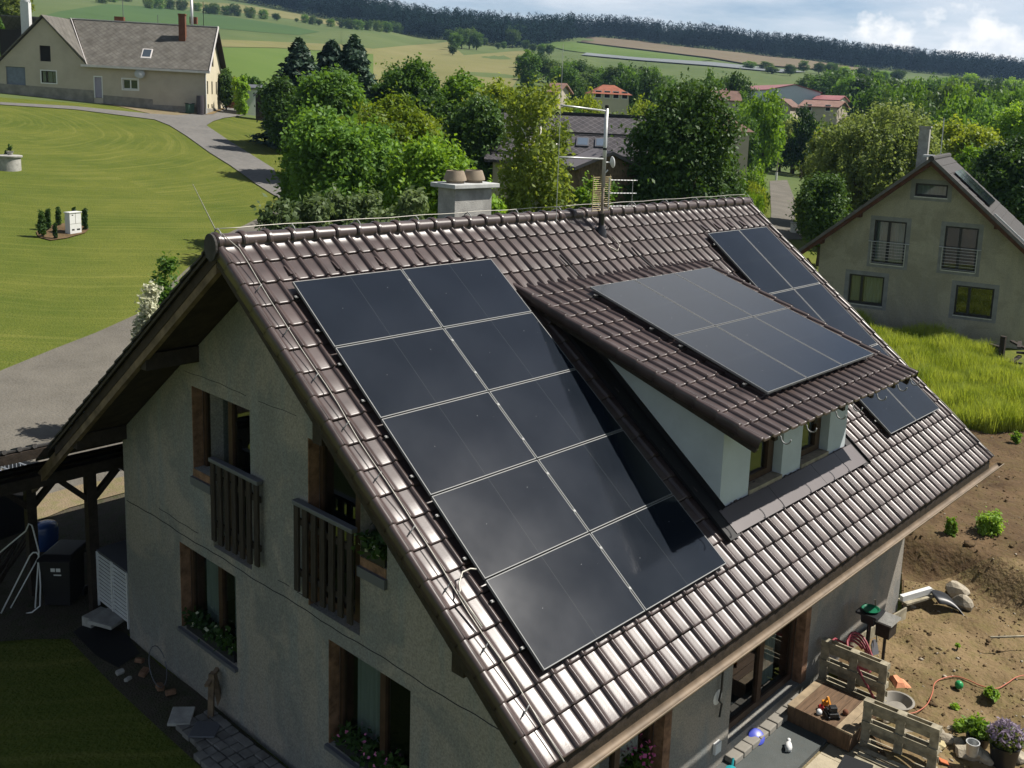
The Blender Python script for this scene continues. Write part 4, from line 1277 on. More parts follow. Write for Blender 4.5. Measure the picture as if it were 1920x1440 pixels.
def leaves(C, Nrm, size, rg, aspect=1.5):
    """diamond leaves at centres C with normals Nrm"""
    n = len(C)
    Nrm = Nrm / (np.linalg.norm(Nrm, axis=1, keepdims=True) + 1e-9)
    t = rg.normal(size=(n, 3)); t -= (t * Nrm).sum(1, keepdims=True) * Nrm
    t /= np.linalg.norm(t, axis=1, keepdims=True) + 1e-9
    b = np.cross(Nrm, t)
    s = (size * rg.uniform(.6, 1.4, n))[:, None]
    V = np.stack([C - t * s * aspect * .5, C + b * s * .42 + Nrm * s * .12, C + t * s * aspect * .5, C - b * s * .42 + Nrm * s * .12], 1).reshape(-1, 3)
    F = np.arange(4 * n).reshape(n, 4)
    return V, F
def lobes_for(kind, H, Rr, rg, n):
    """clumps (centre, radii) filling a crown whose base is z0"""
    L = []
    if kind == 'tall':
        z0, zc, rz = .10 * H, .52 * H, .46 * H
    elif kind == 'bush':
        z0, zc, rz = 0, .45 * H, .52 * H
    elif kind == 'cone':
        z0, zc, rz = .05 * H, .45 * H, .50 * H
    else:
        z0, zc, rz = .18 * H, .58 * H, .41 * H
    for i in range(n):
        th = i * 2.39996 + rg.uniform(-.4, .4); v = (i + .5) / n * 1.85 - .95
        v = np.clip(v + rg.uniform(-.1, .1), -.95, .97)
        rad = math.sqrt(1 - v * v)
        if kind == 'cone':
            rad = max(.15, .62 * (1 - .75 * (v + 1) / 2) + .25)
        k = rg.uniform(.52, .80)
        c = np.array([math.cos(th) * rad * Rr * k, math.sin(th) * rad * Rr * k, zc + v * rz * .74])
        r = Rr * rg.uniform(.27, .46) * (.8 if v > .6 else 1)
        L.append((c, np.array([r, r, r * rg.uniform(.75, 1.0)])))
    L.append((np.array([0, 0, zc]), np.array([Rr * .55, Rr * .55, rz * .7])))
    return L
def crown_broad(H, Rr, kind, nl, n_sp, per, lsize, rg, spread=.30, droop=0.0):
    spread = min(spread, Rr * .20); droop = min(droop, Rr * .6); lsize = min(lsize, Rr * .55)
    Lb = lobes_for(kind, H, Rr, rg, nl)
    sc_ = rg.uniform(.62, 1.18, len(Lb))
    A = np.array([l[1][0] ** 2 for l in Lb]) * sc_ ** 2; A[-1] *= .25; A /= A.sum()
    idx = rg.choice(len(Lb), n_sp, p=A)
    c = np.array([l[0] for l in Lb])[idx]; r = (np.array([l[1] for l in Lb]) * sc_[:, None])[idx]
    d = rg.normal(size=(n_sp, 3)); d[:, 2] = d[:, 2] * .85 + .22
    d /= np.linalg.norm(d, axis=1, keepdims=True)
    k = 1 - np.abs(rg.normal(0, .16, n_sp))
    stick = rg.uniform(size=n_sp) < .16
    k = np.where(stick, 1 + np.abs(rg.normal(0, .16, n_sp)), k)
    S = c + d * r * k[:, None]
    f = 5.2 / max(Rr, .1)
    gap = np.sin(S[:, 0] * f + 1.3 * np.sin(S[:, 2] * f * .8)) * np.sin(S[:, 1] * f * 1.1 + 1.1 * np.sin(S[:, 0] * f * .6)) * np.sin(S[:, 2] * f * .9 + .7)
    keep = gap < rg.uniform(.12, .75, n_sp)
    S, d, stick = S[keep], d[keep], stick[keep]
    P = np.repeat(S, per, 0); D = np.repeat(d, per, 0)
    off = rg.normal(0, spread, P.shape); off[:, 2] *= .7
    off += D * (np.repeat(stick, per) * rg.uniform(-.6, 1.6, len(P)) * spread * 1.4)[:, None]
    if droop:
        off[:, 2] -= np.abs(rg.normal(0, droop, len(P))); off[:, :2] *= .5
    P = P + off
    P[:, 2] *= H / (P[:, 2].max() * .985); P[:, :2] *= Rr / np.percentile(np.hypot(P[:, 0], P[:, 1]), 99.3)
    Nn = D * .45 + rg.normal(0, .75, P.shape) + np.array([0, 0, .45])
    if droop: Nn[:, 2] -= .4
    P[:, 2] = np.maximum(P[:, 2], .05)
    return leaves(P, Nn, lsize, rg)
def crown_spruce(H, Rr, n_br, per, lsize, rg):
    C = []; Nn = []
    h = rg.uniform(0.03, 1, n_br) ** .9
    th = rg.uniform(0, 2 * math.pi, n_br)
    Lr = Rr * (1 - h) ** .75 * rg.uniform(.5, 1.15, n_br) * (1 + .18 * np.sin(th * 3 + h * 9)) + .10
    for i in range(n_br):
        t = rg.uniform(.15, 1, per) ** .7
        rr = Lr[i] * t
        x = math.cos(th[i]) * rr; y = math.sin(th[i]) * rr
        z = h[i] * H - .22 * rr + .10 * rr * t
        w = rg.normal(0, .10 * Lr[i] + .03, per)
        C.append(np.stack([x - math.sin(th[i]) * w, y + math.cos(th[i]) * w, z + rg.normal(0, .06, per)], 1))
        Nn.append(np.stack([np.full(per, math.cos(th[i]) * .5), np.full(per, math.sin(th[i]) * .5), np.full(per, .8)], 1) + rg.normal(0, .45, (per, 3)))
    return leaves(np.concatenate(C), np.concatenate(Nn), lsize, rg, 1.9)
def trunk_mesh(H, Rr, rg, kind='round', bark='bark', parent=None, stems=1):
    mb = MB()
    for s in range(stems):
        ox, oy = (rg.uniform(-.35, .35), rg.uniform(-.35, .35)) if stems > 1 else (0, 0)
        top = H * (.92 if kind == 'spruce' else .80 if kind in ('cone', 'birch') else .66)
        r0 = max(.05, H * .022)
        pts = [(ox + .018 * H * math.sin(i * 1.3 + s) * (i / 6), oy + .016 * H * math.cos(i * 1.7 + s) * (i / 6), -.3 + (top + .3) * i / 6) for i in range(7)]
        mb.tube(pts, [r0 * (1 - .85 * i / 6) for i in range(7)], 8)
        nb = 0 if kind == 'spruce' else (9 if kind != 'bush' else 4)
        for b in range(nb):
            z = rg.uniform(.22, .72) * H; th = rg.uniform(0, 6.28)
            p0 = Vector((ox, oy, z)); ln = Rr * rg.uniform(.5, .85)
            p2 = p0 + Vector((math.cos(th) * ln, math.sin(th) * ln, ln * rg.uniform(.35, .8)))
            p1 = (p0 + p2) / 2 + Vector((0, 0, -.08 * ln))
            mb.tube([p0, p1, p2], [r0 * .42, r0 * .26, r0 * .08], 5)
    return mb.build('trunk', M[bark], parent, smooth=True)
def tree(name, label, cat, loc, H, Rr, style, leafm, group=None, q=1.0, seed=0, rz=0.0, ls=None):
    rg = np.random.default_rng(seed + 100)
    t = thing(name, label, cat, loc, rz, group)
    if style == 'spruce':
        trunk_mesh(H, Rr, rg, 'spruce', 'bark', t)
        V, F = crown_spruce(H, Rr, int(430 * q), int(26 * q ** .5), ls or .30, rg)
    elif style == 'birch':
        trunk_mesh(H, Rr, rg, 'birch', 'birch_bark', t)
        V, F = crown_broad(H, Rr, 'tall', 24, int(900 * q), 16, (ls or .17) * .8, rg, .20, droop=.75)
    elif style == 'willow':
        trunk_mesh(H, Rr, rg, 'round', 'bark', t)
        V, F = crown_broad(H, Rr, 'bush', 34, int(2000 * q), 17, (ls or .24) * .66, rg, .25, droop=.5)
    elif style == 'bush':
        trunk_mesh(H, Rr, rg, 'bush', 'bark', t, stems=1)
        V, F = crown_broad(H, Rr, 'bush', 14, int(700 * q), 14, ls or .12, rg, .13)
    else:
        trunk_mesh(H, Rr, rg, style, 'bark', t)
        V, F = crown_broad(H, Rr, style, 30, int(1900 * q), 17, (ls or .24) * .68, rg, .25)
    np_mesh('crown', V, F, LM[leafm], t)
    return t
def tree_at(px, top, wpx, D, style, leafm, name, label, cat='tree', group=None, q=1.0, seed=0, ls=None, sink=0.0):
    p = foot(px, D)
    zt = at(px, top, D)[2]
    H = max(.5, zt - p[2]) + sink
    Rr = wpx * D / FPX / 2
    return tree(name, label, cat, (p[0], p[1], p[2] - sink), H, Rr, style, leafm, group, q, seed, ls=ls)

NEAR = [  # px, top, width, depth, style, leaves, name, label, quality, leaf size
    (640, 200, 215, 47, 'round', 'green', 'broadleaf_tree', 'large leafy green tree at the lower end of the drive', 1.5, .24),
    (738, 160, 205, 56, 'round', 'yellow', 'broadleaf_tree', 'yellow-green leafy tree behind the chimney trees', 1.3, .26),
    (805, 238, 175, 46, 'round', 'bright', 'broadleaf_tree', 'bright green tree right behind the chimney', 1.3, .22),
    (592, 196, 150, 50, 'tall', 'green', 'broadleaf_tree', 'green tree beside the grey drive, leftmost of the dense clump', 1.1, .24),
    (562, 78, 175, 84, 'spruce', 'spruce', 'spruce_tree', 'dark spruce at the left end of the clump, nearest the farmhouse', 1.2, .34),
    (622, 80, 190, 96, 'spruce', 'spruce', 'spruce_tree', 'dark spruce with a pointed top, second from the farmhouse', 1.0, .36),
    (662, 74, 190, 90, 'spruce', 'spruce', 'spruce_tree', 'dark spruce, tallest of the three above the green clump', 1.1, .36),
    (528, 135, 70, 80, 'tall', 'dark', 'broadleaf_tree', 'dark tree standing next to the farmhouse sheds', .8, .30),
    (622, 118, 150, 70, 'round', 'green', 'broadleaf_tree', 'rounded green tree in front of the dark spruces', 1.1, .30),
    (762, 104, 150, 90, 'round', 'green', 'broadleaf_tree', 'dense green tree crown against the pale meadow', 1.0, .34),
    (862, 128, 105, 92, 'round', 'bright', 'broadleaf_tree', 'bright green crown just below the pale meadow', .9, .34),
    (925, 140, 110, 88, 'round', 'yellow', 'broadleaf_tree', 'yellowish crown behind the birch', .9, .34),
    (886, 170, 125, 64, 'tall', 'dark', 'broadleaf_tree', 'dark green tree left of the birch', 1.1, .27),
    (700, 200, 150, 62, 'round', 'dark', 'broadleaf_tree', 'shaded green tree in the middle of the clump', 1.0, .28),
    (992, 134, 150, 43, 'birch', 'birch', 'birch_tree', 'slender birch with white trunk and hanging twigs', 1.4, .16),
    (1040, 165, 80, 70, 'birch', 'yellow', 'birch_tree', 'small yellowing birch behind the big birch', .8, .24),
    (1272, 136, 245, 55, 'cone', 'dark', 'linden_tree', 'big dark broad tree hiding the end of the grey roof', 2.0, .25),
    (1328, 262, 125, 58, 'round', 'dark', 'linden_tree', 'dark shady tree on the right flank of the big dark tree', 1.0, .28),
    (560, 350, 240, 33, 'bush', 'sallow', 'willow_shrub', 'pale grey-green willow shrub behind the roof ridge, left of two', 2.0, .13),
    (740, 350, 210, 34, 'bush', 'sallow', 'willow_shrub', 'olive willow shrub behind the roof ridge next to the chimney', 2.0, .13),
    (655, 344, 190, 36, 'bush', 'sallow', 'willow_shrub', 'pale willow shrub in the middle of the shrubs behind the roof ridge', 1.6, .13),
    (905, 330, 120, 36, 'bush', 'bright', 'garden_shrub', 'bright garden shrub right of the chimney', 1.0, .12),
    (1088, 322, 75, 47, 'bush', 'bright', 'garden_shrub', 'bright vegetable-garden bush in front of the small wooden shed', .8, .12),
    (1128, 334, 60, 45, 'bush', 'green', 'garden_shrub', 'green garden bush just left of the mast foot', .6, .12),
    (1632, 186, 265, 76, 'willow', 'willow', 'willow_tree', 'huge pale rounded willow behind the neighbour roof', 2.4, .27),
    (1560, 215, 120, 84, 'willow', 'olive', 'willow_tree', 'olive tree leaning on the left side of the huge willow', 1.0, .30),
    (1532, 322, 108, 64, 'round', 'dark', 'cherry_tree', 'small dark spreading tree beside the lane', 1.0, .22),
    (1800, 215, 150, 92, 'round', 'yellow', 'broadleaf_tree', 'yellow-brown crown above the neighbour ridge', 1.1, .34),
    (1880, 250, 190, 62, 'round', 'dark', 'broadleaf_tree', 'dark tree at the frame edge behind the neighbour panels', 1.3, .27),
    (1800, 268, 140, 70, 'round', 'bright', 'broadleaf_tree', 'light green tree right behind the neighbour ridge', 1.0, .28),
    (1905, 178, 130, 100, 'round', 'bright', 'broadleaf_tree', 'bright tree at the right frame edge under the far wood', .9, .36),
]
for i, (px, top, w, D, st, lf, nm, lb, q, ls) in enumerate(NEAR):
    tree_at(px, top, w, D, st, lf, nm, lb, 'shrub' if 'shrub' in nm else 'tree', None, q, seed=i * 7 + 3, ls=ls, sink=.2)

# ---- prototypes for the many trees farther away
PROTO = {}
def proto_tree(style, leafm, var):
    k = (style, leafm, var)
    if k not in PROTO:
        rg = np.random.default_rng(hash(str(k)) % 1000 if False else (len(PROTO) * 13 + 5))
        if style == 'spruce': V, F = crown_spruce(1.0, .24, 170, 16, .035, rg)
        elif style == 'bush': V, F = crown_broad(1.0, .55, 'bush', 14, 300, 13, .045, rg, .05)
        elif style == 'tall': V, F = crown_broad(1.0, .30, 'tall', 18, 340, 13, .032, rg, .035)
        else: V, F = crown_broad(1.0, .42, 'round', 24, 400, 14, .036, rg, .040)
        me = np_mesh('crown', V, F, LM[leafm]); md = me.data; bpy.data.objects.remove(me)
        mb = MB(); mb.tube([(0, 0, -.05), (.01, .01, .25), (0, 0, .6)], [.03, .022, .008], 6)
        to = mb.build('trunk', M['bark']); mt = to.data; bpy.data.objects.remove(to)
        PROTO[k] = (md, mt)
    return PROTO[k]
def far_tree(p, H, W, style, leafm, var, name, label, group, cat='tree'):
    md, mt = proto_tree(style, leafm, var)
    t = thing(name, label, cat, p, random.uniform(0, 6.28), group)
    base = {'spruce': .48, 'bush': 1.1, 'tall': .60}.get(style, .84)
    k = W / base
    t.scale = (k, k, H)
    for nm, d in (('trunk', mt), ('crown', md)):
        o = bpy.data.objects.new(nm, d); COL.objects.link(o); o.parent = t
    return t
MID = [ # px, top, width, depth, style, leaf, label
    (1092, 165, 75, 120, 'round', 'yellow', 'yellow-green garden tree between the birch and the red-roofed villa'),
    (1135, 205, 80, 95, 'round', 'yellow', 'yellow-green tree just above the grey roof ridge'),
    (1205, 178, 70, 130, 'round', 'yellow', 'yellow-green tree right of the red-roofed villa'),
    (1060, 110, 70, 260, 'round', 'green', 'green tree in front of the hillside wood edge'),
    (1428, 168, 85, 120, 'round', 'bright', 'bright green tree below the red factory roof'),
    (1378, 190, 70, 128, 'tall', 'bright', 'light green tree beside the brown hipped roof'),
    (1487, 215, 85, 150, 'round', 'willow', 'pale rounded tree left of the huge willow'),
    (1388, 212, 80, 112, 'round', 'green', 'green tree above the lane'),
    (1500, 195, 60, 140, 'tall', 'dark', 'dark slim tree in front of the beige factory house'),
    (1440, 262, 105, 150, 'round', 'green', 'green tree hanging over the lane'),
    (1404, 300, 72, 84, 'bush', 'bright', 'bright shrub beside the lane, upper of two'),
    (1416, 338, 52, 76, 'bush', 'yellow', 'yellow flowering shrub beside the lane'),
    (1402, 345, 50, 66, 'bush', 'bright', 'clipped round shrub beyond the roof end'),
    (1700, 165, 120, 135, 'round', 'dark', 'dark tree above the huge willow'),
    (1770, 190, 110, 118, 'round', 'green', 'green tree between willow and neighbour chimney'),
    (1840, 165, 110, 150, 'round', 'green', 'green tree over the yellow-brown crown'),
    (1630, 150, 100, 190, 'round', 'green', 'green tree behind the white factory hall'),
    (1545, 130, 90, 340, 'round', 'green', 'tall green tree left of the hall gable'),
    (1660, 160, 90, 170, 'round', 'mix', 'mid-green tree right of the factory hall'),
    (1596, 125, 120, 300, 'round', 'dark', 'dark tree topping the grove above the hall'),
    (1512, 138, 60, 345, 'round', 'mix', 'tree at the field corner above the hall'),
    (1180, 118, 75, 210, 'round', 'green', 'tree in the grove over the red-roofed villa'),
    (1215, 120, 60, 200, 'round', 'dark', 'dark tree in the grove over the villa'),
    (1320, 128, 70, 190, 'round', 'green', 'rounded tree left of the white-green field corner'),
    (1375, 132, 80, 200, 'round', 'dark', 'dark rounded tree below the green field'),
    (1300, 150, 60, 170, 'round', 'mix', 'tree behind the top of the big dark tree'),
    (1385, 172, 40, 185, 'tall', 'green', 'tree touching the left end of the factory roof'),
    (1072, 152, 50, 180, 'tall', 'dark', 'dark tree left of the red-roofed villa'),
    (1245, 150, 60, 165, 'round', 'green', 'green tree right of the villa grove'),
    (8, -20, 110, 140, 'round', 'olive', 'olive tree behind the left gable of the farmhouse'),
    (-20, 10, 90, 120, 'round', 'green', 'green tree at the left frame edge behind the farmhouse'),
]
for i, (px, top, w, D, st, lf, lb) in enumerate(MID):
    p = foot(px, D); H = max(2.0, at(px, top, D)[2] - p[2] + .3)
    far_tree((p[0], p[1], p[2] - .3), H, w * D / FPX, st, lf, i % 3, 'broadleaf_tree' if st != 'bush' else 'garden_shrub', lb, 'trees round the village houses', 'tree' if st != 'bush' else 'shrub')
# filler trees of the village and valley: rows at several depths
rgv = np.random.default_rng(5)
def belt(n, pxr, topf, Dr, wr, styles, label, group, name='valley_tree'):
    for k in range(n):
        px = pxr[0] + (pxr[1] - pxr[0]) * (k + rgv.uniform(.2, .8)) / n
        D = rgv.uniform(*Dr)
        p = foot(px, D); H = at(px, topf(px) + rgv.uniform(-7, 9), D)[2] - p[2]
        if H < 2.5 or H > 26: H = float(np.clip(H, 3, 24))
        st, lf = styles[rgv.integers(len(styles))]
        far_tree((p[0], p[1], p[2] - .3), H + .3, rgv.uniform(*wr) * D / FPX, st, lf, int(rgv.integers(3)), name, label, group)
GS = [('round', 'green'), ('round', 'dark'), ('round', 'mix'), ('tall', 'green'), ('round', 'bright'), ('tall', 'mix')]
belt(18, (1545, 1990), lambda x: 130 + (x - 1545) * .06, (250, 340), (50, 80), GS, 'rounded tree of the green belt in the valley below the far wood', 'trees of the valley belt')
belt(12, (1660, 1990), lambda x: 150 + (x - 1660) * .05, (150, 210), (80, 120), GS, 'leafy tree of the grove above the neighbour house', 'trees of the grove behind the neighbour')
belt(18, (1050, 1400), lambda x: 132 + (x - 1050) * .05, (260, 330), (45, 70), GS, 'tree of the village belt between the red villa and the hall', 'trees of the village belt')
belt(9, (1335, 1580), lambda x: 214 + (x - 1335) * .01, (135, 160), (50, 75), GS, 'leafy tree in the village belt in front of the factory buildings', 'trees in front of the factory buildings')
belt(5, (1010, 1250), lambda x: 196, (105, 125), (50, 70), [('round', 'yellow'), ('round', 'bright'), ('round', 'green')], 'garden tree in the row just above the grey roof ridge', 'garden trees above the grey roof')
belt(14, (985, 1240), lambda x: 100 + (x - 985) * .13, (280, 340), (38, 60), GS, 'tree on the hillside edge above the red villa', 'trees of the hillside edge')
belt(14, (1700, 1990), lambda x: 138 + (x - 1700) * .05, (420, 560), (34, 55), GS, 'small far tree in the hedge line below the wood at right', 'trees of the far hedge line')
belt(12, (1390, 1700), lambda x: 112 + (x - 1390) * .06, (560, 640), (24, 34), GS, 'tiny tree of the row along the pale field', 'trees of the row by the pale field')
# rows of round trees on the far fields: px, base, height
ROW = [(190, 6, 22), (212, 4, 20), (238, 3, 22), (280, 16, 20), (298, 17, 24), (318, 18, 22), (340, 20, 22), (370, 21, 18), (392, 26, 20), (404, 27, 22), (424, 29, 20), (440, 30, 24),
       (470, 34, 22), (494, 36, 20), (518, 39, 15), (556, 41, 8), (572, 43, 17), (586, 46, 17), (598, 48, 14), (620, 50, 16), (640, 52, 18), (655, 54, 20), (672, 56, 21), (690, 57, 20), (708, 59, 22), (725, 61, 23), (744, 62, 22), (762, 64, 22), (778, 66, 22),
       (800, 68, 26), (818, 68, 26)]
for i, (px, by, h) in enumerate(ROW):
    g = ground(px, by)
    if g is None: continue
    D = (g - CAM) @ FWD
    far_tree(tuple(g - np.array([0, 0, .4])), h * D / FPX + .4, h * 1.15 * D / FPX, 'bush' if h > 15 else 'round', ['mix', 'green', 'dark'][i % 3], i % 3, 'field_tree',
             'small round tree in the row across the far green fields', 'trees in rows across the far fields')
CL = [(848, 104, 22), (852, 95, 34), (866, 92, 40), (880, 92, 42), (893, 94, 34), (908, 86, 16), (934, 93, 14), (945, 92, 14), (842, 80, 26), (960, 90, 40), (975, 80, 34), (985, 96, 22), (1000, 100, 20), (1015, 104, 22), (1030, 104, 22), (975, 128, 26), (990, 128, 30), (1012, 112, 16)]
for i, (px, by, h) in enumerate(CL):
    g = ground(px, by)
    if g is None: continue
    D = (g - CAM) @ FWD
    far_tree(tuple(g - np.array([0, 0, .4])), h * D / FPX + .4, h * .9 * D / FPX, 'round', ['mix', 'green', 'dark'][i % 3], i % 3, 'field_tree',
             'dark round tree of the copse in the middle of the pale meadow', 'trees of the copse in the pale meadow')

# ---- the woods on the skyline: one mass each
def wood(name, label, line, depth, n, seed, hrange=(12, 24), conif=.82):
    rg = np.random.default_rng(seed)
    xs = np.array([l[0] for l in line], float); ys = np.array([l[1] for l in line], float)
    base_D = []
    for x, y in line:
        g = ground(x, y, 2400)
        base_D.append(1100.0 if g is None else float((g - CAM) @ FWD))
    base_D = np.array(base_D)
    T = []
    for st in range(6):
        r2 = np.random.default_rng(st + 40)
        if st < 4:
            V, F = crown_spruce(1.0, .17, 30, 2, .045, r2)
            cv = []; cf = []; o_ = len(V)
            for zb_, zt_, rb in ((.04, .55, .155), (.34, .80, .105), (.62, 1.02, .062)):
                m_ = 7; b0 = len(cv)
                for i in range(m_):
                    an = 2 * math.pi * i / m_ + st; rr = rb * r2.uniform(.65, 1.2); cv.append((rr * math.cos(an), rr * math.sin(an), zb_ + r2.uniform(-.03, .03)))
                cv.append((0, 0, zt_)); cf += [(b0 + i, b0 + (i + 1) % m_, b0 + m_, b0 + m_) for i in range(m_)]
            F = np.concatenate([F, np.array(cf) + o_]); V = np.concatenate([V, np.array(cv)])
        else: V, F = crown_broad(1.0, .36, 'round', 12, 60, 4, .075, r2, .05)
        T.append((V, F))
    VV = []; FF = []; b = 0
    for k in range(n):
        px = rg.uniform(xs[0], xs[-1]); f = rg.uniform() ** 1.6
        D0 = np.interp(px, xs, base_D); D = D0 + depth * f
        p = at(px, 100, D); z = tz(p[0], p[1])
        q = at(px, CY - (z - CAM[2]) * 0 - 400, D)          # follow the rolled column roughly
        st = rg.integers(0, 4) if rg.uniform() < conif else rg.integers(4, 6)
        H = rg.uniform(*hrange) * (.72 if st > 3 else 1); w = min(H, 17) * rg.uniform(.9, 1.3)
        a = rg.uniform(0, 6.28); ca, sa = math.cos(a), math.sin(a)
        V, F = T[st]
        X = (V[:, 0] * ca - V[:, 1] * sa) * w + p[0]; Y = (V[:, 0] * sa + V[:, 1] * ca) * w + p[1]; Z = V[:, 2] * H + z - .5
        VV.append(np.stack([X, Y, Z], 1)); FF.append(F + b); b += len(V)
    o = np_mesh(name, np.concatenate(VV), np.concatenate(FF), LM['forest'])
    tag(o, label, 'wood', None, 'stuff')
    return o
wood('forest', 'dark conifer wood along the left skyline above the fields', [(340, -30), (450, 2), (560, 24), (640, 39), (800, 73), (960, 90), (1040, 80), (1072, 76)], 480, 3600, 1)
wood('forest', 'dark blue-green wood running down the right skyline', [(1058, 74), (1116, 71), (1280, 89), (1450, 109), (1600, 128), (1780, 143), (1920, 158), (2040, 166)], 620, 5200, 2)

# ---- plants close by
tree_at(287, 520, 62, 25.5, 'bush', 'white', 'flowering_shrub', 'shrub covered with white blossom beside the roof edge', 'shrub', None, .6, 61, .07)
tree_at(318, 470, 85, 27.5, 'bush', 'green', 'garden_shrub', 'green garden shrub behind the white blossoming one', 'shrub', None, .8, 62, .09)
def small_conifer(px, base, top, w, label, seed):
    g = ground(px, base); D = (g - CAM) @ FWD; H = (base - top) * D / FPX
    return tree('dwarf_conifer', label, 'shrub', tuple(g), H, w * D / FPX / 2, 'cone', 'dark', 'dwarf conifers round the white box', .16, seed, ls=.07)
for i, (px, ba, to, w, lb) in enumerate([(79, 445, 393, 18, 'bushy dwarf conifer left of the white box, widest of the group'), (91, 432, 390, 12, 'slim dwarf conifer second from the left in the bark bed'),
        (104, 449, 418, 8, 'smallest dwarf conifer at the front of the bark bed'), (110, 424, 388, 11, 'thin dwarf conifer close behind the white box'), (160, 432, 390, 12, 'dwarf conifer right of the white box'), (139, 412, 388, 8, 'dwarf conifer half hidden behind the white box')]):
    small_conifer(px, ba, to, w, lb, 70 + i)
drape('bark_bed', [(68, 436), (84, 425), (120, 420), (150, 424), (168, 430), (160, 438), (125, 448), (95, 452), (72, 446)], M['soil'], lift=.05, step=20)
# tall grass of the meadow beside the neighbour house
def grass_patch(name, poly, n, hr, w, leafm, label, seed, group=None):
    rg = np.random.default_rng(seed)
    P = np.array(poly, float); pts = []
    lo, hi = P.min(0), P.max(0)
    j = np.roll(np.arange(len(P)), -1)
    g4 = [ground(*p) for p in poly]
    G = np.array([g[:2] for g in g4]); glo, ghi = G.min(0), G.max(0)
    while len(pts) < n:
        q = rg.uniform(glo, ghi, (n * 2, 2))
        ins = np.zeros(len(q), bool)
        for a in range(len(G)):
            b_ = (a + 1) % len(G)
            c = ((G[a, 1] > q[:, 1]) != (G[b_, 1] > q[:, 1])) & (q[:, 0] < (G[b_, 0] - G[a, 0]) * (q[:, 1] - G[a, 1]) / (G[b_, 1] - G[a, 1] + 1e-12) + G[a, 0])
            ins ^= c
        pts += list(q[ins])
    pts = np.array(pts[:n])
    z = terrain(pts[:, 0], pts[:, 1])
    clump = .55 + .45 * np.sin(pts[:, 0] * 1.7 + np.sin(pts[:, 1] * 1.1)) * np.sin(pts[:, 1] * 1.9 + 1.3)
    h = rg.uniform(*hr, n) * (.6 + .6 * clump)
    th = rg.uniform(0, 6.28, n); ln = rg.uniform(.1, .5, n) * h
    b0 = np.stack([pts[:, 0], pts[:, 1], z - .03], 1)
    tip = b0 + np.stack([np.cos(th) * ln, np.sin(th) * ln, h], 1)
    mid = b0 + np.stack([np.cos(th) * ln * .3, np.sin(th) * ln * .3, h * .6], 1)
    t2 = th + rg.uniform(.8, 2.2, n)
    s = np.stack([np.cos(t2), np.sin(t2), np.zeros(n)], 1) * (w * rg.uniform(.6, 1.4, n))[:, None]
    V = np.stack([b0 - s * .5, b0 + s * .5, mid + s * .45, tip + s * .1, tip - s * .1, mid - s * .45], 1).reshape(-1, 3)
    k = np.arange(n)[:, None] * 6
    F = np.concatenate([k + np.array([[0, 1, 2, 5]]), k + np.array([[5, 2, 3, 4]])])
    o = np_mesh(name, V, F, LM[leafm])
    return tag(o, label, 'grass', group, 'stuff')
MEAD = [(1560, 560), (1640, 628), (1700, 632), (1780, 640), (1850, 668), (1880, 700), (1990, 730), (2050, 812), (1960, 816), (1900, 818), (1850, 822), (1800, 812), (1740, 778), (1640, 685)]
drape('meadow', MEAD, M['lawn'], lift=.20, step=20)
# ================================================================ other buildings
def gz(px, py, z):
    d = ray(px, py); t = (z - CAM[2]) / d[2]
    return CAM + t * d
def finish(t):
    """meshes were modelled in world coordinates: bring them into the thing's own frame"""
    m = Matrix.Translation(-t.location); seen = set()
    def go(o):
        for c in o.children:
            if c.type == 'MESH' and c.data.name not in seen:
                seen.add(c.data.name); c.data.transform(m)
            go(c)
    go(t)
def slate_mat(name, c1, c2, line, size=1.0):
    """diamond slates: two families of slanting joints"""
    m = bpy.data.materials.new(name); m.use_nodes = True
    nt = m.node_tree; N, L = nt.nodes, nt.links
    b = N['Principled BSDF']; b.inputs['Roughness'].default_value = .8; b.inputs['Specular IOR Level'].default_value = .25
    uv = N.new('ShaderNodeUVMap')
    n = N.new('ShaderNodeTexNoise'); n.inputs['Scale'].default_value = 1.1; n.inputs['Detail'].default_value = 8; n.inputs['Roughness'].default_value = .65
    L.new(uv.outputs[0], n.inputs['Vector'])
    r = N.new('ShaderNodeValToRGB'); r.color_ramp.elements[0].position = .35; r.color_ramp.elements[1].position = .65
    r.color_ramp.elements[0].color = (*c1, 1); r.color_ramp.elements[1].color = (*c2, 1)
    L.new(n.outputs['Fac'], r.inputs[0])
    mp = N.new('ShaderNodeMapping'); mp.inputs['Rotation'].default_value = (0, 0, R_(45)); mp.inputs['Scale'].default_value = (1 / size, 1 / size, 1)
    L.new(uv.outputs[0], mp.inputs[0])
    br = N.new('ShaderNodeTexBrick'); br.offset = 0; br.inputs['Scale'].default_value = 1
    br.inputs['Brick Width'].default_value = .42; br.inputs['Row Height'].default_value = .42; br.inputs['Mortar Size'].default_value = .022
    br.inputs['Color1'].default_value = (1, 1, 1, 1); br.inputs['Color2'].default_value = (.84, .84, .84, 1); br.inputs['Mortar'].default_value = (*line, 1)
    L.new(mp.outputs[0], br.inputs['Vector'])
    mu = N.new('ShaderNodeMixRGB'); mu.blend_type = 'MULTIPLY'; mu.inputs[0].default_value = 1
    L.new(r.outputs[0], mu.inputs[1]); L.new(br.outputs[0], mu.inputs[2]); L.new(mu.outputs[0], b.inputs['Base Color'])
    return m
def uv_plane(o, org, ux, uy):
    me = o.data; u = me.uv_layers.new(name='UVMap')
    org, ux, uy = Vector(org), Vector(ux), Vector(uy)
    for lp in me.loops:
        p = me.vertices[lp.vertex_index].co - org
        u.data[lp.index].uv = (p.dot(ux), p.dot(uy))
M['slate'] = slate_mat('old_diamond_slate', (.095, .088, .075), (.155, .147, .13), (.55, .55, .52))
M['slate_dark'] = slate_mat('dark_diamond_slate', (.050, .047, .052), (.075, .070, .074), (1.9, 1.9, 1.9), .9)
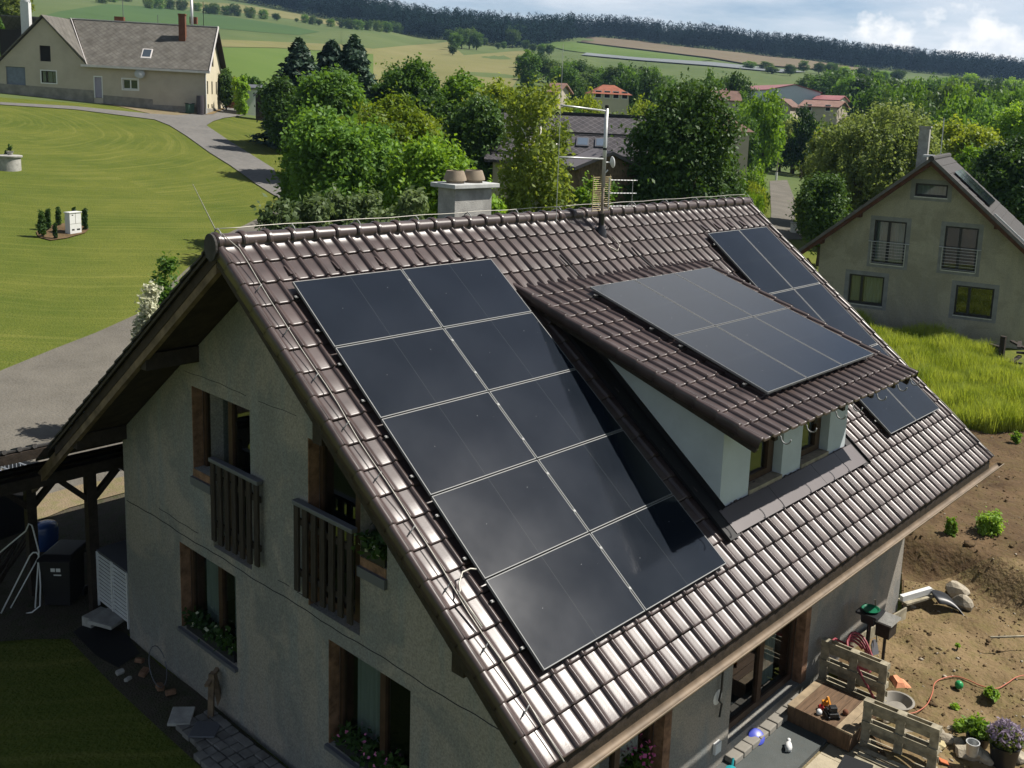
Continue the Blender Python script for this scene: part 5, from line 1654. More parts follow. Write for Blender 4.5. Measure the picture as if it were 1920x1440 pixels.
M['beige'] = mat('beige_render', (.43, .385, .31), rough=.95, var=.10, scale=.6)
M['cream'] = mat('cream_render', (.52, .47, .34), rough=.95, var=.06, scale=.6)
M['plinth'] = mat('grey_plinth', (.24, .225, .195), rough=.95, var=.25, scale=1.5)
M['barge_white'] = mat('white_flashing', (.60, .57, .55), rough=.6, var=.1)
M['dark_void'] = mat('dark_opening', (.018, .016, .014), rough=.9)
M['frame_white'] = mat('white_window', (.65, .66, .65), rough=.4)
M['frame_black'] = mat('anthracite_window', (.018, .019, .021), rough=.4, spec=.4)
M['olive_wall'] = plaster_mat('scratched_olive_render', (.275, .258, .195), (.34, .32, .245), (.285, .275, .22))
M['grey_band'] = mat('grey_window_band', (.21, .215, .21), rough=.95, var=.15, scale=3)
M['red_wood'] = mat('red_brown_timber', (.085, .034, .018), rough=.7, var=.3, scale=5)
M['grey_tile'] = mat('grey_tile', (.055, .052, .051), rough=.85, spec=.35, var=.18, scale=4)
M['tile_verge'] = mat('grey_verge_tile', (.12, .115, .11), rough=.8, var=.2, scale=4)
M['red_tile'] = mat('red_tile', (.26, .085, .048), rough=.75, var=.22, scale=1.2)
M['pink_tile'] = mat('faded_red_tile', (.25, .15, .12), rough=.8, var=.2, scale=.8)
M['brown_tile'] = mat('brown_tile_far', (.15, .085, .065), rough=.75, var=.2, scale=1)
M['hall_wall'] = mat('pale_hall_sheet', (.50, .55, .60), rough=.6, var=.04)
M['hall_roof'] = mat('red_hall_sheet', (.27, .10, .10), rough=.5, var=.15, scale=.4)
M['brick'] = mat('chimney_brick', (.15, .06, .032), rough=.9, var=.35, scale=9)

# ---------------------------------------------------------------- the farmhouse on the rise
def farmhouse():
    P0 = np.array([43.62, 82.91, 7.55]); d = np.array([.77, -.64, 0]); d /= np.linalg.norm(d); n = np.array([-d[1], d[0], 0])
    t = thing('farmhouse', 'long beige farmhouse with weathered grey slate roof and brick chimney on the rise', 'house', P0)
    W = lambda a, b, z: np.array([P0[0], P0[1], 0]) + d * a + n * b + np.array([0, 0, z])
    wm = MB()
    EV = 11.95
    holes = [(-18.1, -16.4, 9.2, 11.35), (-15.02, -14.06, 12.0, 13.48), (-15.0, -13.62, 9.95, 11.12), (-10.25, -9.52, 8.75, 10.78), (-7.62, -6.25, 9.72, 10.68)]
    gt = lambda a: (min(16.05, 16.05 - abs(a + 14.6) * 1.08) if a < -10.85 else EV - .1)
    holed_wall(wm, (P0[0], P0[1], 0), d, n, [-20.5, -18.4, -14.6, -10.85, -10.849, 0], lambda a: max(gt(a), 9.6), 6.5, holes, .35)
    # right gable
    q = lambda b: 16.1 - abs(b - 4.4) * 1.0
    c = W(0, 0, 0)
    gh2 = [(1.0, 1.6, 9.6, 10.9), (3.2, 3.8, 9.6, 10.9), (5.4, 6.0, 9.6, 10.9), (3.6, 4.5, 12.4, 13.9), (1.2, 1.8, 8.2, 8.6), (3.0, 3.6, 8.2, 8.6)]
    wm2 = MB()
    holed_wall(wm2, (c[0], c[1], 0), n, -d, [0.352, 4.4, 8.8], q, 6.3, gh2, .35)
    wm.build('wall', M['beige'], t, fix=False)
    wm2.build('gable_wall', M['cream'], t, fix=False)
    b = MB(); b.prism([W(-20, 8.8, 6), W(0, 8.8, 6), W(0, 8.8, 12), W(-20, 8.8, 12)], n * .3); b.build('back_wall', M['beige'], t)
    pl = MB()
    pl.prism([W(-20.4, -.03, 7), W(-10.3, -.03, 7), W(-10.3, -.03, 9.45), W(-20.4, -.03, 9.75)], n * .03)
    pl.prism([W(-9.47, -.03, 6.5), W(-4.9, -.03, 6.5), W(-4.9, -.03, 8.85), W(-9.47, -.03, 9.05)], n * .03)
    pl.prism([W(-4.898, -.03, 6.5), W(.03, -.03, 6.5), W(.03, -.03, 8.28), W(-4.898, -.03, 8.35)], n * .03)
    pl.prism([W(.03, 0, 6.5), W(.03, 8.8, 6.5), W(.03, 8.8, 8.1), W(.03, 0, 8.2)], -d * .03)
    pl.each('plinth', M['plinth'], t)
    # main roof: front and back planes
    r = MB(); k = 1.0
    f0, f1 = W(-13.3, 4.4, 16.28), W(.55, 4.4, 16.28)
    e0, e1 = W(-10.6, -.45, 11.75), W(.55, -.45, 11.75)
    up = np.array([0, 0, .14])
    r.add([f0, f1, e1, e0, f0 + up, f1 + up, e1 + up, e0 + up], [(0, 1, 2, 3), (7, 6, 5, 4), (0, 4, 5, 1), (1, 5, 6, 2), (2, 6, 7, 3), (3, 7, 4, 0)])
    ro = r.build('roof', M['slate'], t)
    s = (e1 - f1); s /= np.linalg.norm(s); uv_plane(ro, f0, d, s)
    r = MB(); g0, g1 = W(-20, 9.3, 11.4), W(.55, 9.3, 11.4); f0b = W(-20, 4.4, 16.28)
    r.add([f0b, f1, g1, g0, f0b + up, f1 + up, g1 + up, g0 + up], [(0, 1, 2, 3), (7, 6, 5, 4), (0, 4, 5, 1), (1, 5, 6, 2), (2, 6, 7, 3), (3, 7, 4, 0)])
    ro2 = r.build('back_roof', M['slate'], t); uv_plane(ro2, f0b, d, (0, 0, -1))
    # wing roof with its gable to the front
    for sg, a1, z1 in ((1, -10.55, 11.78), (-1, -20.6, 9.7)):
        r = MB(); A = W(-14.6, -.35, 16.22); A2 = W(-14.6, 4.6, 16.22); B = W(a1, -.35, z1); B2 = W(a1 if sg < 0 else -10.9, .1 if sg > 0 else 4.6, z1)
        if sg > 0: A2 = W(-13.5, 4.35, 16.22)
        r.add([A, A2, B2, B, A + up, A2 + up, B2 + up, B + up], [(0, 1, 2, 3), (7, 6, 5, 4), (0, 4, 5, 1), (1, 5, 6, 2), (2, 6, 7, 3), (3, 7, 4, 0)])
        o = r.build('wing_roof', M['slate'], t); uv_plane(o, A, n, (0, 0, -1))
    fl = MB()
    fl.beam(W(-13.4, 4.3, 16.34), W(-10.65, -.5, 11.86), .42, .05, up=(n[0], n[1], 1.0))
    fl.beam(W(-11.2, -.62, 11.78), W(.62, -.62, 11.72), .16, .22)
    fl.beam(W(.58, 4.4, 16.42), W(.58, -.55, 11.80), .07, .24)
    fl.beam(W(-13.3, 4.4, 16.44), W(.5, 4.4, 16.44), .22, .08)
    fl.each('flashing', M['barge_white'], t)
    vb = MB(); vb.beam(W(.5, 4.4, 16.2), W(.5, 9.35, 11.3), .12, .3); vb.beam(W(.30, 4.45, 16.05), W(.30, 9.3, 11.25), .6, .06, up=(0, 0, 1)); vb.each('verge_board', M['wood_dark'], t)
    # openings
    def win(a0, a1, z0, z1, m, mull=.5, cur=False, nm='window'):
        return window(t, W(a0, .12, z0), d, n, a1 - a0, z1 - z0, mull, fr=.07, ftm=m, curtain=cur, name=nm)
    win(-15.0, -13.62, 9.95, 11.12, M['wood_dark'], .34, ((.05, .3), (.4, .66), (.72, .9)))
    win(-7.62, -6.25, 9.72, 10.68, M['frame_white'])
    g = MB(); g.prism([W(-18.1, .15, 9.2), W(-16.4, .15, 9.2), W(-16.4, .15, 11.35), W(-18.1, .15, 11.35)], n * .05)
    for z in np.arange(9.35, 11.3, .28): g.prism([W(-18.05, .135, z), W(-16.45, .135, z), W(-16.45, .135, z + .24), W(-18.05, .135, z + .24)], n * .016)
    g.build('garage_door', mat('blue_grey_door', (.16, .19, .24), rough=.6, var=.15), t)
    g = MB(); g.prism([W(-15.02, .16, 12.0), W(-14.06, .16, 12.0), W(-14.06, .16, 13.48), W(-15.02, .16, 13.48)], n * .05); g.build('hatch', M['dark_void'], t)
    g = MB(); g.prism([W(-10.2, .10, 8.78), W(-9.56, .10, 8.78), W(-9.56, .10, 10.72), W(-10.2, .10, 10.72)], n * .06); dro = g.build('front_door', mat('lilac_door', (.30, .28, .36), rough=.6, var=.1), t)
    g = MB()
    for a in (-10.28, -9.56): g.prism([W(a, -.02, 8.75), W(a + .08, -.02, 8.75), W(a + .08, -.02, 10.86), W(a, -.02, 10.86)], n * .12)
    g.prism([W(-10.2, -.02, 10.74), W(-9.56, -.02, 10.74), W(-9.56, -.02, 10.86), W(-10.2, -.02, 10.86)], n * .12)
    for a0, a1, z0, z1 in ((-7.74, -6.13, 9.60, 10.80), (-15.06, -13.56, 9.88, 11.20)):
        g.prism([W(a0, -.015, z0), W(a1, -.015, z0), W(a1, -.015, z0 + .1), W(a0, -.015, z0 + .1)], n * .03)
        g.prism([W(a0, -.012, z1 - .1), W(a1, -.012, z1 - .1), W(a1, -.012, z1), W(a0, -.012, z1)], n * .012)
        for a in (a0, a1 - .1): g.prism([W(a, -.012, z0 + .1), W(a + .1, -.012, z0 + .1), W(a + .1, -.012, z1 - .1), W(a, -.012, z1 - .1)], n * .012)
    g.each('surround', M['frame_white'], t)
    for (b0, b1, z0, z1) in gh2:
        c0 = W(-.10, b0, z0)
        window(t, c0, n, -d, b1 - b0, z1 - z0, 0, fr=.06, ftm=M['wood_dark'], curtain=False)
    # roof light, dish, chimneys, pipes
    g = MB(); rp2 = lambda a, f, h: W(a, 4.4 - 4.85 * f, 16.42 - 4.53 * f + h)
    g.add([rp2(-6.05, .60, .06), rp2(-5.1, .60, .06), rp2(-5.1, .80, .06), rp2(-6.05, .80, .06), rp2(-6.05, .60, -.1), rp2(-5.1, .60, -.1), rp2(-5.1, .80, -.1), rp2(-6.05, .80, -.1)],
          [(0, 1, 2, 3), (0, 4, 5, 1), (1, 5, 6, 2), (2, 6, 7, 3), (3, 7, 4, 0)])
    fo = g.build('roof_window', M['barge_white'], t)
    g = MB(); g.poly([rp2(-5.95, .62, .09), rp2(-5.2, .62, .09), rp2(-5.2, .78, .09), rp2(-5.95, .78, .09)]); g.build('pane', mat('roof_glass', (.05, .065, .08), rough=.08, spec=.6), fo)
    g = MB(); g.lathe([(0, .12), (.25, .09), (.46, 0), (.48, .02), (.26, .12), (0, .15)], W(-5.95, -.35, 11.28), 22, axis=(-n[0], -n[1], .25)); g.tube([W(-5.95, 0, 11.2), W(-5.95, -.3, 11.28)], .03)
    g.build('satellite_dish', mat('dish_grey', (.42, .44, .45), rough=.5), t, smooth='auto')
    g = MB(); c0 = W(-2.35, 2.2, 0); 
    M3 = Matrix((Vector(d), Vector(n), Vector((0, 0, 1)))).transposed()
    g.box(W(-2.6, 2.9, 16.0), (.62, .62, 2.6), M3); g.build('brick_chimney', M['brick'], t)
    g = MB(); g.box(W(-2.6, 2.9, 17.36), (.72, .72, .12), M3); g.build('chimney_cap', M['brick'], t)
    g = MB(); g.tube([W(-2.1, 4.9, 15.5), W(-2.1, 4.9, 19.4)], .14, 10); g.build('flue_pipe', M['galv'], t, smooth=True)
    g = MB(); g.box(W(-2.0, 5.2, 17.0), (.7, .5, .7), M3); g.build('brick_chimney', M['brick'], t)
    g = MB(); g.box(W(-9.0, 4.7, 16.6), (.9, .5, .6), M3); g.build('brick_chimney', M['brick'], t)
    g = MB(); g.box(W(-17.3, 3.5, 15.6), (.75, .75, 4.2), M3); wc = g.build('white_chimney', M['white'], t)
    g = MB(); g.lathe([(.42, 0), (.42, .1), (.40, .3), (.25, .5), (0, .55)], W(-17.3, 3.5, 17.7), 16); g.build('chimney_cowl', M['galv'], wc, smooth='auto')
    g = MB()
    for a, h in ((-8.6, 19.3), (-5.3, 17.3), (-.9, 18.9), (1.9 - 2.8, 18.9)):
        g.tube([W(a, 4.5, 16.2), W(a, 4.5, h)], .03, 5)
    g.build('roof_pole', M['grey_metal'], t)
    g = MB(); g.tube([W(.12, -.14, 11.7), W(.12, -.1, 11.3), W(.12, -.1, 7.7)], .055, 8); g.tube([W(.14, 8.6, 11.3), W(.14, 8.6, 10.2), W(.14, 8.9, 9.7), W(.14, 8.9, 7.7)], .055, 8); g.build('downpipe', M['white'], t)
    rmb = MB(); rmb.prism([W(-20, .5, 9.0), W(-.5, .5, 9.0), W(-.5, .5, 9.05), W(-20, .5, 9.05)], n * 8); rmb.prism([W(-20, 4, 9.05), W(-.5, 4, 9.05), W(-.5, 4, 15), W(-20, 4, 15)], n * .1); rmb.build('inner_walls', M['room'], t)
    finish(t)
    # waste bins and barrel at the corner
    for nm, lb, a, mt, r, h in (('waste_bin', 'green wheeled bin at the farmhouse corner', -1.35, 'green_bin', .33, 1.0), ('rain_barrel', 'tall dark barrel at the farmhouse corner', -.35, 'barrel', .36, 1.9)):
        p = W(a, -.55, 0); z = tz(p[0], p[1])
        b_ = thing(nm, lb, 'bin' if 'bin' in nm else 'barrel', (p[0], p[1], z))
        mm = mat(mt, (.05, .10, .075) if 'green' in mt else (.055, .048, .055), rough=.5)
        g = MB()
        if 'bin' in nm: g.prism([(-.26, -.3, .1), (.26, -.3, .1), (.32, -.36, h), (-.32, -.36, h)], (0, .62, 0)); g.lathe([(.1, -.3), (.1, .3)], (0, .28, .1), 12, axis=(1, 0, 0))
        else: g.lathe([(r * .92, 0), (r, h * .3), (r, h * .7), (r * .92, h), (0, h)], (0, 0, 0), 18)
        g.build('bin_body' if 'bin' in nm else 'barrel_body', mm, b_)
        if 'bin' in nm:
            g = MB(); g.span((-.36, -.42, h), (.36, .34, h + .07)); g.build('lid', M['frame_black'], b_, bevel=.02)
farmhouse()

def simple_house(name, label, cat, px, py, D, w, dep, wall_h, roof_h, kind, mw, mr, yaw=0.0, over=.4, wins=3, group=None, drop=4.0, uv=False):
    """house seen far off: base centre of its front at a picture point and depth; yaw turns the front"""
    p = at(px, py, D)
    f = CAM[:2] - p[:2]; a0 = math.atan2(f[1], f[0]) + math.pi / 2 + yaw
    t = thing(name, label, cat, tuple(p), a0, group)
    hx = w / 2
    b = MB()
    if kind == 'gablefront':
        b.prism([(-hx, 0, -drop), (hx, 0, -drop), (hx, 0, wall_h), (0, 0, wall_h + roof_h), (-hx, 0, wall_h)], (0, dep, 0))
    elif kind == 'gable':
        b.prism([(-hx, 0, -drop), (-hx, dep, -drop), (-hx, dep, wall_h), (-hx, dep / 2, wall_h + roof_h - .05), (-hx, 0, wall_h)], (w, 0, 0))
    else:
        b.span((-hx, 0, -drop), (hx, dep, wall_h))
    b.build('wall', mw, t)
    r = MB(); o = over
    if kind == 'gablefront':
        for s in (1, -1):
            k = roof_h / hx; x1 = s * (hx + o); z1 = wall_h - k * o
            r.prism([(0, -o, wall_h + roof_h + .02), (x1, -o, z1 + .02), (x1, -o, z1 + .20), (0, -o, wall_h + roof_h + .20)], (0, dep + 2 * o, 0))
    elif kind == 'gable':
        k = roof_h / (dep / 2)
        for s in (0, 1):
            y1 = -o if s == 0 else dep + o; z1 = wall_h - k * o
            r.prism([(-hx - o, dep / 2, wall_h + roof_h + .02), (-hx - o, y1, z1 + .02), (-hx - o, y1, z1 + .2), (-hx - o, dep / 2, wall_h + roof_h + .2)], (w + 2 * o, 0, 0))
    else:
        rl = max(0.0, w - dep) / 2 * .9 + .3; e = wall_h - .05
        V = [(-hx - o, -o, e), (hx + o, -o, e), (hx + o, dep + o, e), (-hx - o, dep + o, e), (-rl, dep / 2, wall_h + roof_h), (rl, dep / 2, wall_h + roof_h)]
        r.add(V, [(0, 1, 5, 4), (1, 2, 5), (2, 3, 4, 5), (3, 0, 4), (3, 2, 1, 0)])
    ro = r.build('roof', mr, t)
    if uv: uv_plane(ro, (0, 0, 0), (1, 0, 0), (0, -.75, -.66))
    for k in range(wins):
        x = -hx + w * (k + .5) / wins
        f_ = MB(); z0 = wall_h * .38; f_.span((x - .55, -.05, z0), (x + .55, .02, z0 + 1.25)); fo = f_.build('window', M['frame_white'], t)
        g = MB(); g.span((x - .45, -.06, z0 + .1), (x + .45, -.051, z0 + 1.15)); g.build('pane', M['dark_void'], fo)
    return t
# the long grey-roofed house behind the birch
gh_ = simple_house('house', 'long low house with dark grey diamond roof and two roof windows behind the mast', 'house', 1115, 364, 62, 13.0, 9.0, 2.0, 2.7, 'gable', M['beige'], M['slate_dark'], yaw=-.02, over=.5, wins=0, uv=True)
for x in (-.95, .25):
    kk = 2.7 / 4.5; yy = 1.55
    g = MB(); P = lambda dx, dy, h: (x + dx, yy + dy - h * .55, 2.0 + (yy + dy) * kk + .20 + h)
    g.add([P(-.40, -.42, .09), P(.40, -.42, .09), P(.40, .42, .09), P(-.40, .42, .09), P(-.40, -.42, -.05), P(.40, -.42, -.05), P(.40, .42, -.05), P(-.40, .42, -.05)], [(0, 1, 2, 3), (0, 4, 5, 1), (1, 5, 6, 2), (2, 6, 7, 3), (3, 7, 4, 0)])
    fo = g.build('roof_window', M['grey_metal'], gh_)
    g = MB(); g.poly([P(-.32, -.34, .10), P(.32, -.34, .10), P(.32, .34, .10), P(-.32, .34, .10)]); g.build('pane', mat('roof_glass_sky', (.10, .13, .17), rough=.06, spec=.7), fo)
g = MB()
kk = 2.7 / 4.5
for yy in (.15, 2.35): g.span((-6.9, yy - .04, 2.0 + yy * kk + .24), (7.0, yy + .03, 2.0 + yy * kk + .36))
g.span((-6.9, 4.35, 4.86), (6.9, 4.65, 5.02))
g.build('snow_guard', M['frame_black'], gh_)
ph = simple_house('garden_shed', 'small wooden shed with board gable in front of the grey-roofed house', 'shed', 1142, 352, 54, 3.6, 2.6, 1.05, .75, 'gablefront', M['wood_barge'], M['slate_dark'], yaw=.35, over=.35, wins=0)
D_ = lambda px, py: float((ground(px, py) - CAM) @ FWD)
dv = 165.0
simple_house('house', 'cream villa with red hipped roof on the far side of the village', 'house', 1146, 190, dv, 68 * dv / FPX, 50 * dv / FPX, 13.5 * dv / FPX, 17 * dv / FPX, 'hip', M['cream'], M['red_tile'], yaw=.25, over=.5, wins=4, drop=14)
simple_house('house', 'small house with pink-red roof left of the cream villa', 'house', 1036, 178, 120.0, 1.5, 3, .4, .9, 'gable', M['beige'], M['pink_tile'], yaw=-.5, wins=0, drop=12)
dh_ = 225.0
simple_house('factory_hall', 'pale blue-grey hall with low red gable roof at the valley edge', 'hall', 1487, 196, dh_, 108 * dh_ / FPX, 36, 24 * dh_ / FPX, 12 * dh_ / FPX, 'gablefront', M['hall_wall'], M['hall_roof'], yaw=.42, over=.3, wins=0, drop=12)
simple_house('house', 'small grey gabled house in front of the pale hall', 'house', 1464, 207, 195, 3.8, 6, .9, 1.3, 'gablefront', M['beige'], M['brown_tile'], yaw=-.3, wins=0, drop=8)
simple_house('factory_house', 'low beige building with faded red roof right of the pale hall', 'house', 1534, 213, 190, 7.5, 6, 1.3, 1.1, 'gable', M['beige'], M['pink_tile'], yaw=-.35, wins=2, drop=8)
simple_house('factory_shed', 'low shed with bright red roof beyond the beige building', 'shed', 1548, 196, 222, 5.5, 8, 1.0, 1.0, 'gable', M['beige'], M['hall_roof'], yaw=-.3, wins=0, drop=8)
simple_house('house', 'house with brown hipped roof peeping right of the big dark tree', 'house', 1362, 275, 98, 4.6, 4.6, 1.6, 1.7, 'hip', M['beige'], M['brown_tile'], yaw=.3, wins=0, drop=6)
simple_house('house', 'house with red-brown roof above the brown hipped one', 'house', 1362, 194, 180, 5.0, 6, .6, 1.6, 'gable', M['beige'], M['brown_tile'], yaw=.2, wins=0, drop=8)
# sheds beside the farmhouse
simple_house('garden_shed', 'small white flat shed right of the farmhouse', 'shed', 475, 196, 104, 1.6, 2.2, 1.6, .3, 'gable', M['white'], M['grey_metal'], wins=0, over=.15)
simple_house('garden_shed', 'little dark wooden hut right of the white shed', 'shed', 492, 204, 100, 1.3, 1.6, 1.3, .5, 'gablefront', M['wood_dark'], M['slate_dark'], wins=0, over=.2)
simple_house('garden_shed', 'ivy-grown brick shed behind the farmhouse gable', 'shed', 440, 196, 108, 1.8, 3, 2.2, .7, 'gablefront', M['brick'], M['red_tile'], wins=0, over=.2)
tree_at(452, 142, 34, 103, 'bush', 'bright', 'ivy_bush', 'bright green ivy bush over the brick shed', 'shrub', None, .35, 301, .22)
tree_at(424, 128, 34, 105, 'tall', 'dark', 'ivy_bush', 'dark climbing ivy at the rear edge of the farmhouse gable', 'shrub', None, .35, 302, .25)
tree_at(470, 140, 60, 125, 'bush', 'green', 'garden_shrub', 'loose green shrubs behind the white shed', 'shrub', None, .35, 303, .28)

# ---------------------------------------------------------------- the neighbour house at the right
def neighbour():
    P0 = at(1700, 628, 47.0); d = np.array([.255, -.957, 0]); d /= np.linalg.norm(d); n = np.array([-d[1], d[0], 0])
    t = thing('house', 'olive rendered house with grey tiled gable roof at the right edge', 'house', (P0[0], P0[1], 0))
    W = lambda a, b, z: np.array([P0[0], P0[1], 0]) + d * a + n * b + np.array([0, 0, z])
    AC, HW, AZ, K = .38, 4.85, 8.02, .845
    top = lambda a: AZ - K * abs(a - AC)
    holes = [(-1.98, -.50, 3.16, 5.25), (1.24, 2.70, 3.20, 5.25), (-.29, 1.16, 6.52, 7.13), (-2.94, -1.28, 1.10, 2.53), (1.98, 3.65, 1.14, 2.55)]
    wm = MB()
    holed_wall(wm, (P0[0], P0[1], 0), d, n, [AC - HW, AC, AC + HW], top, -1.2, holes, .4)
    for a in (AC - HW, AC + HW - .3):
        wm.prism([W(a, .402, -1.2), W(a + .3, .402, -1.2), W(a + .3, .402, top(AC - HW) - .1), W(a, .402, top(AC - HW) - .1)], n * 5.78)
    wm.prism([W(AC - HW, 6.2, -1.2), W(AC + HW, 6.2, -1.2), W(AC + HW, 6.2, top(AC - HW)), W(AC, 6.2, AZ), W(AC - HW, 6.2, top(AC - HW))], n * .3)
    wm.build('wall', M['olive_wall'], t, fix=False)
    bd = MB()
    for (a0, a1, z0, z1) in holes:
        w = .20
        for (x0, x1, y0, y1) in ((a0 - w, a1 + w, z1, z1 + w), (a0 - w, a1 + w, z0 - w * .9, z0), (a0 - w, a0, z0, z1), (a1, a1 + w, z0, z1)):
            bd.prism([W(x0, -.004, y0), W(x1, -.004, y0), W(x1, -.004, y1), W(x0, -.004, y1)], n * .003)
    bd.each('window_band', M['grey_band'], t)
    kinds = [('split', True), ('split', True), ('none', False), ('third', False), ('third', False)]
    for (a0, a1, z0, z1), (kd, rl) in zip(holes, kinds):
        mull = {'split': .46, 'none': 0, 'third': .36}[kd]
        cur = {0: ((.06, .42), (.5, .95)), 3: ((.05, .32), (.42, .95)), 2: ((.03, .97),)}.get(holes.index((a0, a1, z0, z1)), False)
        window(t, W(a0, .14, z0), d, n, a1 - a0, z1 - z0, mull, fr=.085, ftm=M['frame_black'], curtain=cur)
        s = MB(); s.prism([W(a0 - .02, -.05, z0 - .05), W(a1 + .02, -.05, z0 - .05), W(a1 + .02, -.05, z0), W(a0 - .02, -.05, z0)], n * .18); s.build('window_sill', M['galv'], t)
        if rl:
            r = MB()
            for k in range(7):
                z = z0 + .06 + k * .145
                r.tube([W(a0 - .02, -.07, z), W(a1 + .02, -.07, z)], .011, 5)
            r.tube([W(a0 - .2, -.07, z0 + 1.06), W(a1 + .2, -.07, z0 + 1.06)], .02, 6)
            for a in (a0 - .04, a1 + .04): r.tube([W(a, -.07, z0 - .02), W(a, -.07, z0 + 1.06)], .016, 6)
            r.build('balcony_rail', M['galv'], t)
    # roof
    for s, nm in ((1, 'right'), (-1, 'left')):
        r = MB(); crs = 15; L = 5.85
        for k in range(crs):
            a0, a1 = AC + s * L * k / crs, AC + s * (L * (k + 1) / crs + .03)
            z0, z1 = AZ + .26 - K * abs(a0 - AC), AZ + .26 - K * abs(a1 - AC) + .03
            r.prism([W(a0, -.75, z0), W(a1, -.75, z1), W(a1, -.75, z1 + .05), W(a0, -.75, z0 + .05)], n * 7.6)
        r.build('roof', M['grey_tile'], t)
        b = MB()
        A = (AC, AZ + .22); B = (AC + s * 5.75, AZ + .22 - K * 5.75)
        b.prism([W(A[0], -.68, A[1]), W(B[0], -.68, B[1]), W(B[0], -.68, B[1] - .24), W(A[0], -.68, A[1] - .24)], n * .05)
        b.build('barge_board', M['red_wood'], t)
        b = MB(); b.prism([W(A[0], -.78, A[1] + .16), W(B[0] + s * .1, -.78, B[1] + .16 - K * .1), W(B[0] + s * .1, -.78, B[1] - .02 - K * .1), W(A[0], -.78, A[1] - .02)], n * .06); b.build('verge_tiles', M['tile_verge'], t)
        b = MB(); b.prism([W(A[0], -.62, A[1] - .02), W(B[0], -.62, B[1] - .02), W(B[0], -.62, B[1] - .07), W(A[0], -.62, A[1] - .07)], n * .64); b.build('soffit', M['red_wood'], t)
        b = MB(); aa = AC + s * 3.05; zz = AZ - K * 3.05; b.prism([W(aa - .09, -.6, zz - .1), W(aa + .09, -.6, zz - .1), W(aa + .09, -.6, zz + .14), W(aa - .09, -.6, zz + .14)], n * .62)
        aa = AC + s * 4.75; zz = AZ - K * 4.75; b.prism([W(aa - .09, -.6, zz - .1), W(aa + .09, -.6, zz - .1), W(aa + .09, -.6, zz + .14), W(aa - .09, -.6, zz + .14)], n * .62)
        b.build('purlin', M['red_wood'], t)
    b = MB(); b.tube([W(AC, -.8, AZ + .30), W(AC, 6.8, AZ + .30)], .13, 10); b.build('ridge_cap', M['grey_tile'], t)
    b = MB(); b.beam(W(AC - HW + .1, 1.4, .0), W(AC - HW + .1, 1.4, 3.2), .16, .16, up=(1, 0, 0)); b.beam(W(AC - HW - .7, .4, 3.0), W(AC - HW + .05, .4, 2.0), .12, .12); b.build('corner_post', M['red_wood'], t)
    M3 = Matrix((Vector(d), Vector(n), Vector((0, 0, 1)))).transposed()
    b = MB(); b.box(W(-.62, 4.2, 8.2), (.50, .55, 3.0), M3); b.build('chimney', M['concrete'], t)
    b = MB(); b.box(W(-.62, 4.2, 9.73), (.60, .65, .08), M3); b.build('chimney_cap', M['concrete'], t)
    b = MB(); b.tube([W(.25, 4.0, 8.0), W(.25, 4.0, 10.2)], .03, 6); b.prism([W(-.25, 1.2, 8.32), W(.35, 1.2, 8.32), W(.35, 1.2, 8.42), W(-.25, 1.2, 8.42)], n * .8); b.build('vent_pipe', M['galv'], t)
    for k, b0 in enumerate((1.0, 3.0)):
        b = MB(); q = lambda a, bb, h: W(AC + a, bb, AZ + .26 - K * a + h)
        b.add([q(.9, b0, .20), q(2.6, b0, .20), q(2.6, b0 + 1.9, .20), q(.9, b0 + 1.9, .20), q(.9, b0, .15), q(2.6, b0, .15), q(2.6, b0 + 1.9, .15), q(.9, b0 + 1.9, .15)],
              [(0, 1, 2, 3), (7, 6, 5, 4), (0, 4, 5, 1), (1, 5, 6, 2), (2, 6, 7, 3), (3, 7, 4, 0)])
        o = b.build('solar_collector', M['panel'], t)
    b = MB(); q = lambda a, bb, h: W(AC + a, bb, AZ + .26 - K * a + h)
    b.beam(q(2.9, -.1, .16), q(5.0, -.1, .16), .10, .08); b.build('roof_rail', M['galv'], t)
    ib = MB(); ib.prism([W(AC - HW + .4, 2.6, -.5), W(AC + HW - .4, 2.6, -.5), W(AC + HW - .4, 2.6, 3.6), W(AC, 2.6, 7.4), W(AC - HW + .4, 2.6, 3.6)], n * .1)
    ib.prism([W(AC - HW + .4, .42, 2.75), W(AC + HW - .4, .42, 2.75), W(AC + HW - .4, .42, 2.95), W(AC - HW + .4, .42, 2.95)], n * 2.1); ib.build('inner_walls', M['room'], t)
    finish(t)
neighbour()
# timber heap in the neighbour's yard, gate pillars by the lane, pole
tp = thing('timber_heap', 'grey timber planks and posts stacked against the neighbour wall', 'timber', tuple(gz(1895, 690, 0)))
rt = random.Random(3)
for k in range(7):
    g = MB(); x = rt.uniform(-1.2, 1.2); g.beam((x, rt.uniform(-.4, .6), .05 + .16 * k), (x + rt.uniform(-1.2, 1.2), rt.uniform(-2.2, 2.2), .12 + .16 * k), .16, .08); g.build('plank', M['wood_slat'], tp)
g = MB(); g.span((-.2, .3, 0), (0, .5, 1.3)); g.span((.9, -.5, 0), (1.1, -.3, 1.2)); g.each('post', M['wood_dark'], tp)
pd_ = 78.0
for i, (px, lb) in enumerate(((1487, 'white gate pillar by the lane, nearer the dark wall'), (1512, 'white gate pillar by the lane, nearer the neighbour roof'))):
    p = at(px, 437, pd_); o = thing('gate_pillar', lb, 'pillar', tuple(p), .6, 'gate pillars by the lane')
    g = MB(); g.span((-.22, -.22, -1), (.22, .22, .78)); g.build('pillar_shaft', M['white'], o, bevel=.02); g = MB(); g.span((-.26, -.26, .78), (.26, .26, .86)); g.build('cap', M['concrete'], o)
p = at(1500, 437, pd_); w = thing('garden_wall', 'low grey wall between the white gate pillars', 'wall', tuple(p), .55)
